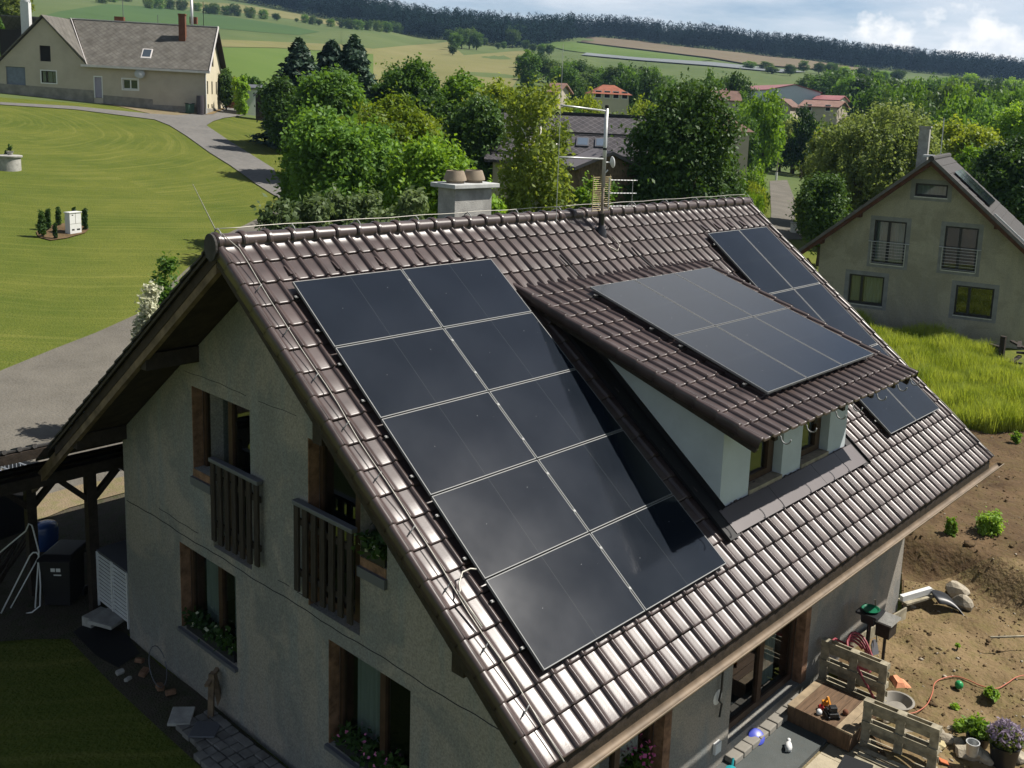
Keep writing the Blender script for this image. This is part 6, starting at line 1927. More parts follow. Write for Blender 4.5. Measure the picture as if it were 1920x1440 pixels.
g = MB(); g.span((-1.0, -.1, -1), (1.0, .1, .5)); g.build('wall_face', M['concrete'], w); g = MB(); g.span((-1.05, -.15, .5), (1.05, .15, .58)); g.build('coping', M['plinth'], w)
p = ground(1455, 338)
o = thing("utility_pole", 'thin grey pole with white foot at the bend of the lane', 'pole', tuple(p)); g = MB(); g.tube([(0, 0, -.2), (.1, 0, 3.4)], [.10, .06], 8); g.build('pole', M['plinth'], o); g = MB(); g.tube([(0, 0, -.1), (0, 0, 1.0)], .16, 8); g.build('foot', M['white'], o)
# ================================================================ things on the lawn
g0 = ground(138, 438)
t = thing('utility_box', 'white electricity meter box standing in the bark bed on the lawn', 'meter box', tuple(g0), R_(20))
g = MB(); g.span((-.33, -.16, -.1), (.33, .16, 1.02)); g.build('box_body', M['white'], t, bevel=.012)
g = MB(); g.span((-.36, -.19, 1.02), (.36, .19, 1.06)); g.build('lid', M['white'], t)
g = MB()
g.span((-.33, -.168, .50), (.33, -.161, .508)); g.span((-.006, -.168, .51), (.006, -.161, 1.0)); g.build('door_gap', M['plinth'], t)
g = MB(); g.span((-.22, -.168, .18), (-.08, -.161, .25)); g.span((.06, -.168, .18), (.24, -.161, .25)); g.span((-.20, -.168, .90), (-.12, -.161, .94)); g.build('vent', M['frame_black'], t)
# old well ring
p = ground(17, 318)
t = thing('well_ring', 'round concrete well ring with lid and flower pot on the lawn', 'well', tuple(p))
g = MB(); g.lathe([(.66, -.2), (.66, .75), (.60, .75), (.60, .2)], (0, 0, 0), 32); g.build('ring', M['concrete'], t, smooth='auto')
g = MB(); g.lathe([(0, .76), (.74, .76), (.76, .80), (.76, .86), (.72, .88), (0, .88)], (0, 0, 0), 32); g.build('lid', M['concrete'], t, smooth='auto')
t2 = thing('flower_pot', 'grey pot with small plants on the concrete well lid', 'pot', (p[0] + .1, p[1], p[2] + .88))
g = MB(); g.lathe([(.12, 0), (.2, .22), (.22, .24), (.18, .24), (.16, .1), (0, .1)], (0, 0, 0), 16); g.build('pot', M['concrete'], t2, smooth='auto')
rg = np.random.default_rng(4); V, F = crown_broad(.45, .16, 'bush', 5, 40, 8, .06, rg, .04); V[:, 2] += .2; np_mesh('plant', V, F, LM['dark'], t2)
small_conifer(12, 300, 282, 7, 'thin dwarf conifer just behind the well ring', 90)

# ================================================================ yard at the carport
def at_floor(px, py, z=-.08): return gz(px, py, z)
p = at_floor(122, 1128)
t = thing('waste_bin', 'dark wheeled bin with two pale stickers beside the carport post', 'bin', tuple(p), R_(-48))
mb_ = mat('dark_bin_plastic', (.018, .017, .018), rough=.45, spec=.4)
g = MB(); g.prism([(-.24, -.27, .06), (.24, -.27, .06), (.29, -.33, .98), (-.29, -.33, .98)], (0, .58, 0)); g.build('bin_body', mb_, t, bevel=.02)
g = MB(); g.prism([(-.31, -.38, .98), (.31, -.38, .98), (.31, -.36, 1.03), (.26, -.2, 1.07), (-.26, -.2, 1.07), (-.31, -.36, 1.03)], (0, .66, 0)); g.build('lid', mb_, t, bevel=.015)
g = MB(); g.span((-.31, .28, .90), (.31, .36, .96)); g.build('handle', mb_, t)
for x in (-.25, .25):
    g = MB(); g.lathe([(0, -.03), (.10, -.03), (.10, .03), (0, .03)], (x, .28, .10), 16, axis=(1, 0, 0)); g.build('wheel', M['frame_black'], t)
g = MB(); g.prism([(-.07, -.326, .78), (.01, -.326, .78), (.01, -.33, .85), (-.07, -.33, .85)], (0, -.004, 0)); g.prism([(.03, -.326, .78), (.11, -.326, .78), (.11, -.33, .85), (.03, -.33, .85)], (0, -.004, 0))
g.prism([(-.02, -.322, .70), (.12, -.322, .70), (.12, -.324, .725), (-.02, -.324, .725)], (0, -.004, 0)); g.build('sticker', M['white'], t)
# louvred heat-pump box on the rear corner
t = thing('air_unit', 'white louvred outdoor unit box at the rear corner of the house', 'air unit', (.36, 6.5, 0))
g = MB(); g.span((-.0, -.62, .12), (.75, .62, 1.14)); g.build('case', M['black'], t)
g = MB(); g.span((-.03, -.66, 1.14), (.78, .66, 1.17)); g.build('top_plate', M['grey_metal'], t)
g = MB()
for y in (-.64, -.02, .60): g.span((-.045, y, .04), (-.005, y + .04, 1.14))
for k in range(13):
    z = .16 + k * .076
    g.prism([(-.035, -.60, z), (-.005, -.60, z + .018), (-.005, -.60, z + .026), (-.035, -.60, z + .008)], (0, .58, 0)); g.prism([(-.035, .02, z), (-.005, .02, z + .018), (-.005, .02, z + .026), (-.035, .02, z + .008)], (0, .58, 0))
g.build('louvre', M['white'], t)
# white tube frame leaning at the post
t = thing('tube_frame', 'white bent-tube folding frame standing beside the dark bin', 'frame', tuple(at_floor(45, 1150)), 0)
o = Vector(t.location)
def fp(px, py, D): return Vector(at(px, py, D)) - o
Df = float((np.array(o) - CAM) @ FWD)
g = MB()
g.tube([fp(3, 1157, Df), fp(12, 1159, Df - .05), fp(60, 1148, Df), fp(75, 1136, Df), fp(76, 1100, Df), fp(73, 1042, Df + .1), fp(69, 1036, Df + .12), fp(62, 1036, Df + .14), fp(56, 1042, Df + .14), fp(2, 1150, Df - .1)], .014, 8)
g.tube([fp(66, 1140, Df), fp(73, 1035, Df + .1), fp(60, 985, Df + .2), fp(54, 982, Df + .2), fp(48, 996, Df + .22), fp(-15, 1048, Df + .2)], .014, 8)
g.tube([fp(72, 1045, Df + .1), fp(20, 1140, Df - .05)], .012, 8)
g.build('tube', M['white'], t, smooth=True)
t = thing('branch_bundle', 'loose grey branches leaning together behind the white tube frame', 'branches', tuple(at_floor(10, 1110)))
o = Vector(t.location); Df = float((np.array(o) - CAM) @ FWD)
rt = random.Random(8)
for k in range(9):
    g = MB(); a = fp(-10 + rt.uniform(-30, 30), 1090 + rt.uniform(-10, 20), Df); b = fp(40 + rt.uniform(-15, 20), 1000 + rt.uniform(-10, 25), Df + .6)
    g.tube([a, (a + b) / 2 + Vector((0, 0, rt.uniform(-.04, .06))), b], [.028, .022, .012], 6); g.build('branch', M['wood_slat'], t)
t = thing('garden_container', 'dark box with blue-white cover and wire rail at the left edge under the carport', 'container', (.12, 12.0, 0), .2)
g = MB(); g.span((-.6, -.6, -.1), (.6, .6, 1.0)); g.build('box_body', M['frame_black'], t)
g = MB(); g.prism([(-.62, -.62, 1.0), (.62, -.62, 1.0), (.45, -.62, 1.22), (.1, -.62, 1.3), (-.3, -.62, 1.26)], (0, 1.24, 0)); g.build('cover', mat('blue_white_cover', (.36, .42, .55), rough=.4, var=.3, scale=3), t)
g = MB()
for s in (0, 1):
    z = 1.18 + .25 * s; g.tube([(.64, -.64, z), (.64, .64, z), (-.64, .64, z)], .012, 6)
for k in range(9): g.tube([(.64, -.6 + k * .15, .95), (.64, -.6 + k * .15, 1.43)], .008, 5)
g.build('wire_rail', M['galv'], t)
t = thing('bucket', 'blue plastic barrel with shiny cover behind the dark bin', 'barrel', tuple(at_floor(88, 1032)))
g = MB(); g.lathe([(0, 0), (.20, 0), (.24, .3), (.24, .55), (.20, .62), (.05, .66), (0, .65)], (0, 0, 0), 20); g.build('barrel_body', mat('blue_plastic', (.03, .07, .22), rough=.25, spec=.6, bump=.8, bscale=6), t, smooth=True)

# ================================================================ strip along the gable
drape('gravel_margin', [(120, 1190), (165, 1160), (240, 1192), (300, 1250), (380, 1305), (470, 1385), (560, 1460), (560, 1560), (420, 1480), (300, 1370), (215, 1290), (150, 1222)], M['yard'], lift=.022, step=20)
drape('rubber_mat', [(137, 1188), (172, 1165), (238, 1192), (262, 1228), (222, 1255), (180, 1232)], M['black'], lift=.035, step=20)
pv = MB(); rt = random.Random(5)
for r in range(5):
    for k in range(16):
        y = 2.55 - k * .215 + rt.uniform(-.01, .01); x = .10 - r * .155 + rt.uniform(-.01, .01)
        if r > 3 and k < 4: continue
        pv.box((x, y, -.03 + rt.uniform(-.008, .012)), (.140, .195, .09), Matrix.Rotation(rt.uniform(-.05, .05), 3, 'Z'))
o = pv.build('paving', mat('pavers', (.17, .165, .155), rough=.9, var=.4, scale=2.3, bump=.4), bevel=.01); structure(o)
def slab(name, label, cat, c, s, rz, m, tilt=(0, 0)):
    t = thing(name, label, cat, c, rz)
    g = MB(); g.box((0, 0, 0), s, Matrix.Rotation(tilt[0], 3, 'X') @ Matrix.Rotation(tilt[1], 3, 'Y')); o_ = g.build('slab', m, t, bevel=.012)
    return t
slab('paving_slab', 'light concrete slab lying on blocks below the white louvred unit', 'slab', tuple(at_floor(205, 1160, .12)), (.55, .50, .07), .5, M['concrete'], (.1, .05))
slab('concrete_block', 'grey concrete block under the light slab by the post', 'block', tuple(at_floor(180, 1158, .02)), (.42, .24, .2), .3, M['concrete'])
slab('paving_slab', 'flat stone plate lying on the cobbles below the lower window', 'slab', tuple(at_floor(340, 1343, .03)), (.42, .34, .05), .9, M['concrete'], (.08, -.06))
slab('metal_grate', 'dark metal grate leaning beside the stone plate on the strip', 'grate', tuple(at_floor(385, 1368, .03)), (.45, .40, .03), .8, M['grey_metal'], (.05, .1))
for i, (px, py, lb, s) in enumerate([(225, 1262, 'pale round stone at the lawn edge of the gable strip', .09), (270, 1262, 'rusty brown brick piece in the rubble by the gable', .12), (300, 1290, 'broken reddish brick in the rubble below the lower window', .11), (262, 1240, 'brown tile shard at the mat edge', .10), (320, 1300, 'chipped brick beside the wire hoop', .11), (240, 1275, 'grey rubble stone near the pale round one', .08)]):
    t = thing('rubble_stone', lb, 'stone', tuple(at_floor(px, py, -.02)), i * .7)
    g = MB(); rs = random.Random(i); g.box((0, 0, .02), (s * 1.5, s, s * .8), Matrix.Rotation(.3, 3, 'X')); g.build('stone', M['concrete'] if i in (0, 5) else M['brick_reveal'], t, bevel=.02)
t = thing('wire_hoop', 'thin wire hoop lying against the gable wall over the rubble', 'wire hoop', tuple(at_floor(297, 1278, 0)))
g = MB(); g.tube([(.32 * math.cos(a) * .6, .42 * math.cos(a) * .4 + .2 * math.sin(a), .28 + .26 * math.sin(a)) for a in np.linspace(0, 6.1, 22)], .008, 5); g.build('wire', M['grey_metal'], t)
t = thing('saw_horse', 'weathered wooden trestle beside the gable wall near the cobbles', 'trestle', tuple(at_floor(398, 1345, -.05)), .6)
g = MB(); g.beam((-.05, 0, 0), (.02, 0, .75), .09, .05); g.beam((.30, 0, 0), (.06, 0, .75), .09, .05); g.beam((-.12, .02, .62), (.25, .02, .70), .07, .05); g.build('trestle_leg', M['wood_barge'], t)

# flower boxes
def flower_box(c, L_, label, bloom, seed):
    t = thing('flower_box', label, 'flower box', c, 0)
    g = MB(); g.span((-.09, -L_ / 2, 0), (.09, L_ / 2, .15)); g.build('trough', M['frame_black'], t, bevel=.01)
    rg = np.random.default_rng(seed)
    P = np.stack([rg.normal(0, .09, 420), rg.uniform(-L_ / 2, L_ / 2, 420), .13 + np.abs(rg.normal(.06, .09, 420))], 1)
    V, F = leaves(P, rg.normal(size=P.shape) + np.array([-.4, 0, .7]), .065, rg); np_mesh('foliage', V, F, LM['dark'], t)
    P = np.stack([rg.normal(-.05, .07, 26), rg.uniform(-L_ / 2, L_ / 2, 26), .18 + np.abs(rg.normal(.05, .07, 26))], 1)
    V, F = leaves(P, rg.normal(size=P.shape) + np.array([-1, 0, .7]), .05, rg, 1.0); np_mesh('blossom', V, F, bloom, t)
    return t
LM['pink'] = leaf_mat('pink_bloom', (.50, .10, .28), (.65, .22, .42), trans=.3, tcol=(1, 1, 1))
flower_box((.40, 2.94, .93), 1.5, 'flower box with white blossoms on the lower window sill near the wall corner', LM['white'], 1)
flower_box((.40, -1.24, .80), 1.5, 'flower box with pink blossoms on the lower window sill near the roof verge', LM['pink'], 2)
flower_box((.38, -1.33, 3.87), .5, 'short flower box on the upper sill tucked under the verge', LM['white'], 3)
p = gz(1192, 1432, .9); t = thing('flower_pot', 'pot of tall pink and white flowers below the gutter', 'pot', (p[0], p[1], .35))
g = MB(); g.lathe([(.10, 0), (.16, .25), (.14, .25), (.12, .1), (0, .1)], (0, 0, 0), 16); g.build('pot', M['frame_black'], t)
rg = np.random.default_rng(9); V, F = crown_broad(.55, .26, 'bush', 8, 60, 8, .06, rg, .05); V[:, 2] += .2; np_mesh('plant', V, F, LM['green'], t)
P = rg.normal(0, .15, (60, 3)) + np.array([0, 0, .62]); V, F = leaves(P, rg.normal(size=P.shape) + np.array([0, -.5, .8]), .06, rg, 1.0); np_mesh('blossom', V, F, LM['pink'], t)

# ================================================================ terrace
tr = MB(); tr.span((1.0, -4.06, -.3), (6.72, -4.98, -.02)); tr.prism([(6.72, -4.06, -.3), (6.80, -4.3, -.3), (6.80, -4.9, -.3), (6.72, -4.98, -.3)], (0, 0, .28))
o = tr.build('terrace_slab', ground_mat('dark_terrace', (.075, .085, .083), (.10, .108, .105), (.085, .09, .085), s1=1.2, s2=8, bump=.2, bs=60)); structure(o)
tl = MB()
for i in range(6):
    for j in range(5):
        x = 4.2 + i * .5; y = -5.02 - j * .5
        tl.span((x + .005, y - .005, -.3), (x + .492, y - .492, -.085 + random.uniform(-.004, .004)))
o = tl.build('terrace_tiles', mat('tan_tiles', (.36, .315, .225), rough=.9, var=.2, scale=3, bump=.3)); structure(o)
base = MB(); base.span((.6, -4.06, -.3), (7.2, -8.5, -.092)); o = base.build('terrace_bed', M['dirt']); structure(o)
for k in range(9):
    t = thing('edging_brick', 'worn brick in the row along the foot of the terrace door', 'brick', (5.02 + k * .255, -4.16, -.02), random.uniform(-.06, .06), 'bricks along the terrace door')
    g = MB(); g.span((-.118, -.10, 0), (.118, .10, .10 + random.uniform(-.01, .012))); g.build('brick_body', M['plinth'], t, bevel=.015)
# wooden step
t = thing('wooden_step', 'brown timber step box in front of the terrace door end', 'step', (7.0, -4.75, -.05))
pm = mat('deck_boards', (.125, .078, .045), rough=.75, var=.35, scale=5, stretch=(.6, 4, 1)); pm2 = mat('deck_boards_pale', (.27, .21, .135), rough=.8, var=.3, scale=5)
for k in range(8):
    g = MB(); y = .50 - k * .145; g.span((-.52, y - .138, .30), (.50, y, .33)); g.build('board', pm2 if k in (0, 7, 6) else pm, t)
g = MB(); g.span((-.50, -.62, 0), (.48, -.59, .295)); g.span((-.50, -.585, 0), (-.47, .50, .295)); g.span((.45, -.585, 0), (.48, .50, .295)); g.build('side_board', pm, t)
# pallets standing on edge
def pallet(loc, rz, label):
    t = thing('pallet', label, 'pallet', loc, rz, 'pallets set on edge round the terrace')
    L_, H = 1.2, .80
    for z in (0.0, .175, .35, .525, .69):
        g = MB(); g.span((-L_ / 2, -.075, z), (L_ / 2, -.053, z + .10)); g.build('slat', M['pallet'], t)
    for z in (.0, .35, .70):
        g = MB(); g.span((-L_ / 2, .053, z), (L_ / 2, .075, z + .10)); g.build('slat', M['pallet'], t)
    for x in (-L_ / 2, -.07, L_ / 2 - .14):
        g = MB(); g.span((x, .030, .0), (x + .14, .0525, H)); g.build('bearer', M['pallet'], t)
        for z in (.0, .35, .70):
            g = MB(); g.span((x, -.0525, z), (x + .14, .0295, z + .10)); g.build('block', M['pallet'], t)
    return t
M['pallet'] = mat('weathered_pallet', (.30, .27, .195), rough=.9, var=.4, scale=6, bump=.3)
pallet((7.86, -4.74, .06), R_(91), 'pallet on edge behind the timber step, nearest the wall')
pallet((6.90, -6.00, -.06), R_(94), 'pallet on edge farther from the wall, beside the stone pile')
t = thing('low_pallet', 'weathered slatted pallet lying flat at the foot of the far pallet', 'pallet', (6.25, -6.15, -.08), R_(92))
for k in range(6):
    g = MB(); g.span((-.6, -.40 + k * .145, .12), (.6, -.40 + k * .145 + .10, .142)); g.build('slat', M['pallet'], t)
for x in (-.6, -.07, .46):
    g = MB(); g.span((x, -.4, 0), (x + .14, .42, .118)); g.build('bearer', M['pallet'], t)
t = thing('black_crate', 'black plastic crate on the tan tiles at the lower edge', 'crate', (5.72, -5.78, -.085), .15)
g = MB(); g.span((-.30, -.20, 0), (.30, .20, .30)); g.build('crate_body', M['frame_black'], t, bevel=.015)
g = MB(); g.span((-.32, -.22, .30), (.32, .22, .33)); g.build('rim', M['frame_black'], t)
# toys and tools
p = gz(1418, 1388, .0); t = thing('frisbee', 'blue plastic disc leaning on the terrace edging bricks', 'disc', (p[0], p[1], .06)); t.rotation_euler = (.5, -.3, 0)
g = MB(); g.lathe([(0, .025), (.11, .022), (.135, .01), (.14, -.012), (.13, -.012), (.12, .008), (0, .012)], (0, 0, 0), 24); g.build('disc_body', mat('blue_disc', (.05, .07, .40), rough=.35), t, smooth='auto')
p = gz(1478, 1406, -.02); t = thing('toy_cow', 'small white toy lying on the dark terrace slab', 'toy', tuple(p), .5)
g = MB(); g.lathe([(0, -.09), (.05, -.07), (.06, 0), (.05, .07), (0, .09)], (0, 0, .055), 12, axis=(1, 0, 0)); g.lathe([(0, -.035), (.035, -.01), (.03, .03), (0, .045)], (.11, 0, .085), 10, axis=(1, 0, .3))
for sx in (-.05, .05):
    for sy in (-.03, .03): g.tube([(sx, sy, .03), (sx, sy * 1.2, 0)], .014, 6)
g.build('toy_body', M['white'], t, smooth=True)
t = thing('toy_heap', 'orange and black toy digger on the timber step', 'toy', (6.72, -4.92, .28), .8)
oy = mat('toy_orange', (.55, .22, .02), rough=.4)
g = MB(); g.span((-.13, -.08, .03), (.10, .08, .10)); g.span((-.10, -.06, .10), (.0, .06, .19)); g.build('cab', M['frame_black'], t, bevel=.01)
g = MB(); g.beam((.06, 0, .10), (.16, .02, .22), .03, .03); g.beam((.16, .02, .22), (.25, .03, .08), .026, .026); g.span((.22, -.02, .02), (.29, .07, .09)); g.build('arm', oy, t)
for s in (-.085, .085):
    g = MB(); g.span((-.15, s - .02, 0), (.12, s + .02, .06)); g.build('track', M['frame_black'], t, bevel=.02)
for i, (dx, dy, m_, lb) in enumerate(((-.12, .16, 'white', 'little white toy piece behind the toy digger'), (.18, -.16, 'brick', 'brown toy piece beside the toy digger'), (.02, .20, 'red', 'small red toy block behind the toy digger'))):
    mm = {'white': M['white'], 'brick': M['brick'], 'red': mat('toy_red', (.45, .03, .03), rough=.4)}[m_]
    q = thing('toy_block', lb, 'toy', (6.72 + dx, -4.92 + dy, .28), i); g = MB(); g.lathe([(0, 0), (.045, .01), (.05, .05), (.03, .08), (0, .085)], (0, 0, 0), 10); g.build('block_body', mm, q, smooth=True)
# bird table
t = thing('bird_feeder', 'dark bird table on a post with a green bowl, by the house wall', 'bird feeder', (8.93, -4.50, .02))
g = MB(); g.tube([(0, 0, 0), (.0, 0, 1.05)], .04, 8); g.beam((0, 0, .78), (-.09, .02, .98), .04, .03); g.build('post', M['frame_black'], t)
g = MB(); g.span((-.20, -.20, 1.04), (.20, .20, 1.08)); g.prism([(-.11, -.12, .86), (.11, -.12, .86), (.14, -.12, 1.04), (-.14, -.12, 1.04)], (0, .24, 0)); g.build('table', M['frame_black'], t)
g = MB(); g.lathe([(0, .005), (.13, .005), (.165, .045), (.15, .045), (.12, .02), (0, .02)], (0, 0, 1.08), 22); g.build('bowl', mat('green_bowl', (.01, .12, .06), rough=.3), t, smooth='auto')
t = thing('bird_house', 'small dark box with grey pitched lid next to the green bowl', 'bird house', (9.12, -4.74, .02))
g = MB(); g.span((-.16, -.13, .64), (.16, .13, .92)); g.build('box_body', M['wood_dark'], t)
g = MB(); g.prism([(-.22, -.18, .92), (.22, -.18, .92), (.22, -.18, .95), (0, -.18, 1.07), (-.22, -.18, .95)], (0, .36, 0)); g.build('lid', M['concrete'], t)
g = MB(); g.tube([(0, 0, 0), (0, 0, .64)], .03, 8); g.build('post', M['frame_black'], t)
t = thing('shovel', 'shovel with pale shaft leaning behind the bird table', 'shovel', tuple(gz(1087, 1225, .0) * 0 + gz(1280 + 1085 / 3, 960 + 810 / 3, .02)))
g = MB(); g.tube([(0, 0, .28), (.12, .16, 1.02)], .017, 8); g.build('shaft', M['pallet'], t)
g = MB(); g.prism([(-.11, 0, 0), (.11, -.02, 0), (.12, .05, .24), (.03, .06, .30), (-.04, .06, .30), (-.11, .05, .24)], (.005, .02, 0)); g.build('blade', M['grey_metal'], t)
t = thing('hose_coil', 'pinkish red garden hose thrown over the pallet by the wall', 'hose', (8.45, -4.55, .12))
hm = mat('red_hose', (.26, .055, .07), rough=.45)
g = MB(); pts = []
for k in range(70):
    a = k * .30; r = .24 + .03 * math.sin(k * .9); pts.append((r * math.cos(a) * .7, r * math.sin(a), .28 + .20 * math.sin(a * 1.02 + .5) + .0025 * k))
g.tube(pts + [(-.35, .05, .55), (-.58, -.12, .60), (-.66, -.40, .35), (-.60, -.62, .02)], .022, 8)
g.tube([(.1, .15, .38), (-.1, .42, .52), (-.35, .36, .60), (-.48, .1, .62)], .022, 8); g.build('hose', hm, t, smooth=True)
# planks, dimple sheet, tarp, cord, stick, ball
a, b = gz(1590, 1214, .16), gz(1698, 1150, .10)
t = thing('plank', 'long pale formwork board lying along the house wall', 'plank', tuple((a + b) / 2)); g = MB(); g.beam(Vector(a) - t.location, Vector(b) - t.location, .035, .26); g.build('board', M['pallet'], t)
a, b = gz(1692, 1129, .18), gz(1757, 1110, .22)
t = thing('plank', 'short pale plank bridging the trench beyond the house corner', 'plank', tuple((a + b) / 2)); g = MB(); g.beam(Vector(a) - t.location, Vector(b) - t.location, .26, .04); g.build('board', M['pallet'], t)
a, b = gz(1690, 1122, .25), gz(1745, 1106, .32)
t = thing('plastic_sheet', 'white plastic sheet edge behind the short plank', 'sheet', tuple((a + b) / 2)); g = MB(); g.beam(Vector(a) - t.location, Vector(b) - t.location, .10, .12); g.build('sheet', M['white'], t)
c = gz(1775, 1130, .1)
t = thing('dimple_sheet', 'black dimpled membrane bent over the trench end', 'membrane', tuple(c))
V = []; F = []; nn = 14
for j in range(2):
    for i in range(nn):
        f = i / (nn - 1); q = Vector(gz(1742 + 58 * f ** .9, 1106 + 6 * f + 40 * f ** 3, .32 - .26 * f ** 2)) - t.location
        V.append(q + Vector((-.25 * j, -.32 * j, -.10 * j)))
F = [(i, i + 1, nn + i + 1, nn + i) for i in range(nn - 1)]
g = MB(); g.add(V, F); o = g.build('sheet', M['frame_black'], t, smooth=True); md = o.modifiers.new('thick', 'SOLIDIFY'); md.thickness = .015
def rock(px, py, z, s, label, m, seed, name='stone', flat=.6, group=None):
    rs = np.random.default_rng(seed); c = gz(px, py, z)
    b_ = bmesh.new(); bmesh.ops.create_icosphere(b_, subdivisions=2, radius=1)
    k = rs.normal(size=(5, 3))
    for v in b_.verts:
        co = np.array(v.co)
        for n_ in k:
            n_ = n_ / np.linalg.norm(n_); dd = co @ n_
            if dd > .62: co = co - n_ * (dd - .62)
        v.co = Vector(co * np.array([s, s * rs.uniform(.6, .95), s * flat]))
    me = bpy.data.meshes.new(name); b_.to_mesh(me); b_.free(); me.materials.append(m)
    o = bpy.data.objects.new(name, me); COL.objects.link(o); o.location = (c[0], c[1], z + s * flat * .45); o.rotation_euler = (0, 0, rs.uniform(0, 6))
    return tag(o, label, 'stone', group)
M['stone'] = mat('field_stone', (.34, .30, .23), rough=.95, var=.35, scale=4, bump=.5)
M['stone_y'] = mat('yellow_stone', (.42, .36, .20), rough=.95, var=.2, scale=5)
rock(1791, 1115, .05, .30, 'squared beige stone block beside the black membrane', M['stone'], 1, flat=.8)
rock(1803, 1138, .05, .24, 'smaller beige stone block below the squared one', M['stone'], 2, flat=.8)
RK = [(1645, 1347, .16, 'stone_y', 'yellowish stone behind the far pallet'), (1665, 1352, .15, 'stone', 'pale stone right of the yellowish one behind the pallet'), (1700, 1372, .17, 'stone', 'flat stone behind the middle of the far pallet'), (1755, 1378, .15, 'stone', 'pale stone right of the far pallet top'),
      (1775, 1388, .17, 'stone', 'broad stone at the pallet corner in the pile'), (1797, 1398, .15, 'stone', 'stone below the green pot plant'), (1815, 1418, .26, 'stone', 'largest grey stone of the pile, by the metal can'), (1845, 1425, .18, 'stone', 'grey stone between the metal can and the lavender tub'),
      (1762, 1402, .14, 'stone_y', 'yellowish flat stone low in the pile'), (1905, 1425, .2, 'stone', 'dark stone at the frame corner beyond the lavender tub'), (1740, 1425, .16, 'stone', 'stone at the foot of the far pallet'), (1786, 1372, .12, 'stone', 'small white stone on top of the pile edge')]
for i, (px, py, s, m_, lb) in enumerate(RK): rock(px, py, .0, s, lb, M[m_], 20 + i)
p = gz(1768, 1425, .05); t = slab('tile_shard', 'orange-red roof tile shard in the stone pile', 'tile', tuple(p), (.24, .16, .02), .6, mat('tile_orange', (.42, .13, .05), rough=.8), (.3, .2))
t = thing('tarp_scrap', 'crumpled salmon orange cloth lying on the bare soil', 'cloth', tuple(gz(1688, 1283, .06)))
o_ = Vector(t.location); outl = [(1664, 1268), (1676, 1266), (1695, 1274), (1712, 1292), (1700, 1294), (1680, 1291), (1672, 1278)]
nn = len(outl); top = [Vector(gz(x, y, .07)) - o_ for x, y in outl]; cen = sum(top, Vector()) / nn
g = MB(); rs = random.Random(2)
ring2 = [cen + (p_ - cen) * .55 + Vector((0, 0, .03 + rs.uniform(0, .05))) for p_ in top]
g.add(top + ring2 + [cen + Vector((0, 0, .03))], [(i, (i + 1) % nn, nn + (i + 1) % nn, nn + i) for i in range(nn)] + [(nn + i, nn + (i + 1) % nn, 2 * nn) for i in range(nn)])
g.build('cloth', mat('salmon_cloth', (.55, .24, .13), rough=.9, var=.2, scale=12), t)
t = thing('extension_cord', 'orange-red cable winding over the bare soil', 'cord', tuple(gz(1750, 1310, .05)))
o_ = Vector(t.location); pts = [(1690, 1338), (1715, 1336), (1737, 1322), (1748, 1300), (1752, 1282), (1765, 1273), (1790, 1268), (1815, 1275), (1840, 1286), (1868, 1291), (1890, 1280), (1905, 1270), (1925, 1266), (1960, 1268)]
P = [Vector(gz(x, y, .07)) - o_ for x, y in pts]
sm = []
for i in range(len(P) - 1):
    p0, p1, p2, p3 = P[max(0, i - 1)], P[i], P[i + 1], P[min(len(P) - 1, i + 2)]
    for k in range(5):
        u = k / 5; sm.append(.5 * ((2 * p1) + (p2 - p0) * u + (2 * p0 - 5 * p1 + 4 * p2 - p3) * u * u + (3 * p1 - p0 - 3 * p2 + p3) * u ** 3))
g = MB(); g.tube(sm + [P[-1]], .0095, 6); g.build('cable', mat('orange_cable', (.42, .13, .075), rough=.5), t, smooth=True)
p = gz(1798, 1286, .08); t = thing('ball', 'small green plastic ball on the bare soil near the cable', 'ball', (p[0], p[1], .10)); g = MB(); g.lathe([(.075 * math.sin(a), -.075 * math.cos(a)) for a in np.linspace(0.01, 3.13, 12)], (0, 0, 0), 16); g.build('ball_body', mat('green_ball', (.02, .25, .08), rough=.35), t, smooth=True)
a, b = gz(1857, 1195, .28), gz(1950, 1192, .34)
t = thing('wooden_stake', 'thin pale stake hovering over its shadow on the clay, propped on clods', 'stake', tuple((a + b) / 2)); g = MB(); g.beam(Vector(a) - t.location, Vector(b) - t.location, .03, .03); g.build('stake_body', M['pallet'], t)
t['label'] = 'thin pale stake propped up on clods over the clay'
# pots
def potted(px, py, z, r, h, label, leafs, blooms, seed, ph=.35, pr=1.2, m=None):
    c = gz(px, py, z); t = thing('plant_pot', label, 'pot', (c[0], c[1], z))
    g = MB(); g.lathe([(r * .78, 0), (r, h * .92), (r * 1.06, h), (r * .94, h), (r * .9, h * .8), (0, h * .8)], (0, 0, 0), 24); g.build('pot', m or M['frame_black'], t, smooth='auto')
    rg = np.random.default_rng(seed); V, F = crown_broad(ph, r * pr, 'bush', 10, 130, 9, .055, rg, .05); V[:, 2] += h * .8; np_mesh('plant', V, F, LM[leafs], t)
    if blooms:
        n_ = 420; th = rg.uniform(0, 6.28, n_); rr = r * pr * np.sqrt(rg.uniform(0, 1, n_)); zz = h + ph * (.95 - .55 * (rr / (r * pr)) ** 2) + rg.normal(0, .03, n_)
        P = np.stack([rr * np.cos(th), rr * np.sin(th), zz], 1); V, F = leaves(P, rg.normal(size=P.shape) + np.array([0, 0, .5]), .035, rg, 2.2); np_mesh('blossom', V, F, LM[blooms], t)
    return t
potted(1880, 1432, .0, .23, .36, 'dark tub overflowing with pale lilac lavender at the corner', 'olive', 'lav', 1, .34, 1.25)
potted(1832, 1395, .05, .20, .20, 'low dark bowl with green plants behind the metal can', 'weed', None, 2, .3, 1.2)
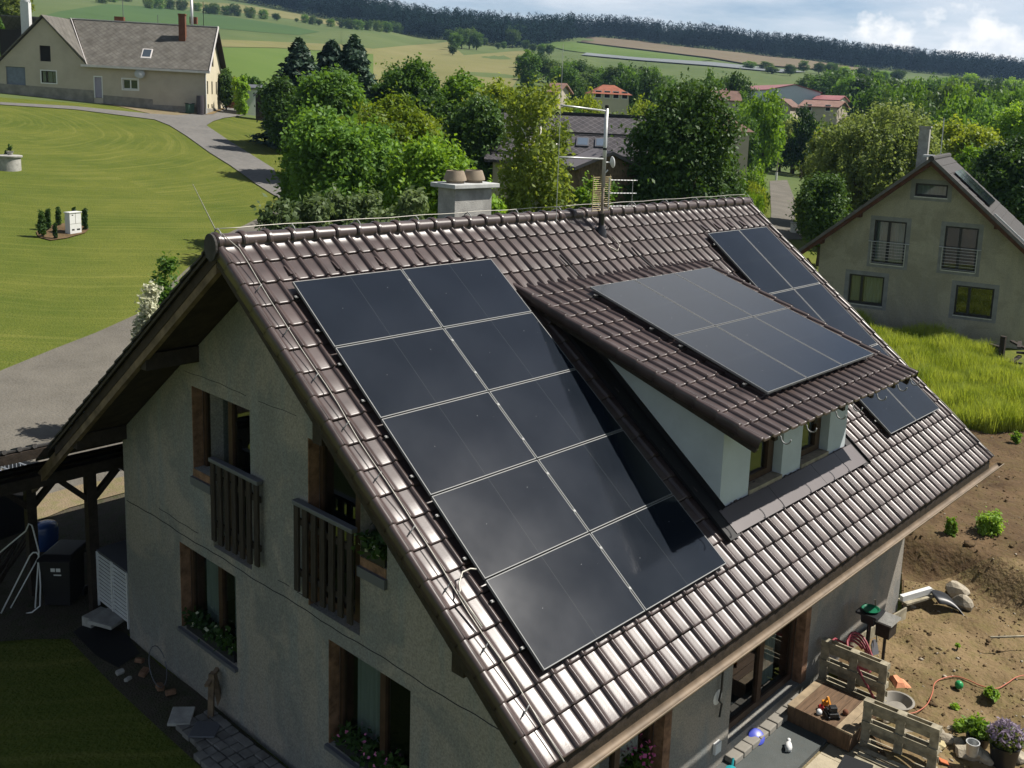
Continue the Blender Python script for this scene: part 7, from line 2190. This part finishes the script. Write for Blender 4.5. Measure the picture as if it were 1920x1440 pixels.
c = gz(1822, 1412, .22); t = thing('metal_can', 'small grey metal can on the largest stone', 'can', (c[0], c[1], .20)); g = MB(); g.lathe([(0, 0), (.085, 0), (.10, .20), (.105, .21), (.09, .21), (.08, .05), (0, .05)], (0, 0, 0), 18); g.build('can_body', M['galv'], t, smooth='auto')
c = gz(1745, 1330, .1); t = thing('metal_tub', 'shallow grey tub behind the far pallet', 'tub', tuple(gz(1682, 1328, .05))); g = MB(); g.lathe([(0, 0), (.17, 0), (.26, .14), (.28, .15), (.24, .15), (.16, .03), (0, .03)], (0, 0, 0), 24); g.build('tub_body', M['plinth'], t, smooth='auto')
# cable and socket on the front wall, small bits
t = thing('wall_cable', 'black cable hanging on the front wall with white filler round the hole', 'cable', (4.6, -4.06, 1.2))
g = MB(); g.tube([(.03, -.03, 1.2), (.02, -.03, .55), (-.02, -.05, .15), (-.05, -.04, -.02), (.02, -.05, -.1), (-.02, -.05, -.3)], .018, 6); g.build('cable', M['frame_black'], t, smooth=True)
g = MB(); g.lathe([(0, .012), (.08, .010), (.12, .0)], (-.02, .005, .0), 12, axis=(0, -1, 0)); g.build('filler', M['white'], t)
t = thing('wall_socket', 'pale socket box low on the front wall', 'socket', (4.62, -4.055, .36)); g = MB(); g.span((-.08, -.06, -.09), (.08, .0, .09)); g.build('socket_box', M['white'], t, bevel=.01)
p = gz(1366, 1425, .05); t = thing('watering_can', 'turquoise toy watering can at the wall foot', 'watering can', (4.62, -4.35, -.02), .4); g = MB(); g.lathe([(0, 0), (.09, 0), (.08, .16), (.03, .18), (0, .18)], (0, 0, 0), 16); g.tube([(.07, 0, .06), (.2, 0, .2)], .018, 6); g.build('can_body', mat('turquoise', (.02, .25, .28), rough=.35), t, smooth='auto')
# weeds on the soil
for i, (px, py, w, h, lb) in enumerate([(1853, 1008, 56, 52, 'bushy bright weed on the dark soil bank'), (1782, 1008, 26, 34, 'small weed clump left of the bushy one'), (1905, 832, 22, 20, 'dark weed at the frame edge on the soil'),
        (1860, 1308, 30, 16, 'grass tuft on the clay near the cable'), (1795, 1215, 10, 8, 'tiny sprout in the middle of the clay'), (1892, 1378, 22, 16, 'weed above the lavender tub'), (1800, 1372, 30, 20, 'leafy weed at the stone pile'), (1790, 1330, 16, 9, 'low grass tuft below the green ball'), (1908, 1000, 18, 14, 'weed at the frame edge by the bank')]):
    c = grounds([(px, py)])[0]; zz = c[2] + bank(c[0], c[1]) + .02; c = gz(px, py, zz); D = float((c - CAM) @ FWD)
    tree('weed', lb, 'weed', (c[0], c[1], zz), h * D / FPX * 1.15, w * D / FPX / 2, 'bush', 'weed', None, .30 if w > 30 else .10, 400 + i, ls=.05)
# clods and stones of the dug ground: nobody could count them
rg = np.random.default_rng(21)
b_ = bmesh.new(); bmesh.ops.create_icosphere(b_, subdivisions=1, radius=1); IV = np.array([v.co[:] for v in b_.verts]); IF = np.array([[v.index for v in f.verts] for f in b_.faces]); b_.free()
VV = []; FF = []; MI = []; nb_ = 0
for k in range(3000):
    px = rg.uniform(1560, 2000); py = rg.uniform(810, 1440)
    if px < 1700 + (1150 - py) * .0 - 6 and py < 1150: continue
    if py > 1150 and px < 1592 + (py - 1205) * .55: continue
    VV.append((px, py))
Q = grounds(VV); VV2 = []
for (px, py), q in zip(VV, Q):
    if np.isnan(q[0]) or (q[0] < 11.5 and q[1] > -4.2): continue
    s = float(rg.lognormal(-4.3, .55)); s = min(s, .12)
    z = q[2] + bank(q[0], q[1]) + .02
    c = gz(px, py, z)
    z = tz(c[0], c[1]) + bank(c[0], c[1]) + .025
    v = IV * (s * rg.uniform(.6, 1.5, 3) * np.array([1, 1, .6])) * rg.uniform(.6, 1.25, (len(IV), 1)) + np.array([c[0], c[1], z + s * .25])
    VV2.append(v); FF.append(IF + nb_); nb_ += len(IV); MI += [0 if rg.uniform() < .86 else 1] * len(IF)
o = np_mesh('rubble', np.concatenate(VV2), np.concatenate(FF), [M['soil'], M['stone']], midx=np.array(MI)); tag(o, 'clods and pebbles strewn over the dug soil and clay', 'rubble', None, 'stuff')
# tall grass of the meadow
def lift_grass(o, dz):
    o.location.z = dz
lift_grass(grass_patch('tall_grass', [(1560, 560), (1640, 640), (1700, 640), (1780, 650), (1850, 676), (1880, 706), (1990, 740), (2050, 814), (1960, 818), (1850, 824), (1800, 814), (1740, 780), (1640, 690)], 70000, (.35, .85), .022, 'grass', 'tall yellow-green meadow grass between the dug soil and the neighbour house', 31), .18)
lift_grass(grass_patch('lawn_grass', [(250, 640), (300, 575), (345, 515), (400, 460), (400, 520), (300, 640), (200, 720)], 3000, (.1, .25), .02, 'grass', 'rough grass along the road edge', 32), 0.0)
# ================================================================ the air between here and the far woods
def build_haze():
    g = MB(); g.span((-700, -700, -8), (2600, 2600, 190))
    m = bpy.data.materials.new('air'); m.use_nodes = True
    N, L = m.node_tree.nodes, m.node_tree.links
    N.clear()
    out = N.new('ShaderNodeOutputMaterial'); v = N.new('ShaderNodeVolumePrincipled')
    v.inputs['Color'].default_value = (0.42, 0.66, 1.0, 1)
    v.inputs['Density'].default_value = 0.0001
    v.inputs['Anisotropy'].default_value = 0.1
    L.new(v.outputs[0], out.inputs['Volume'])
    o = g.build('haze', m)
    o['kind'] = 'stuff'
    o['label'] = 'thin bluish haze in front of the far hills'
build_haze()
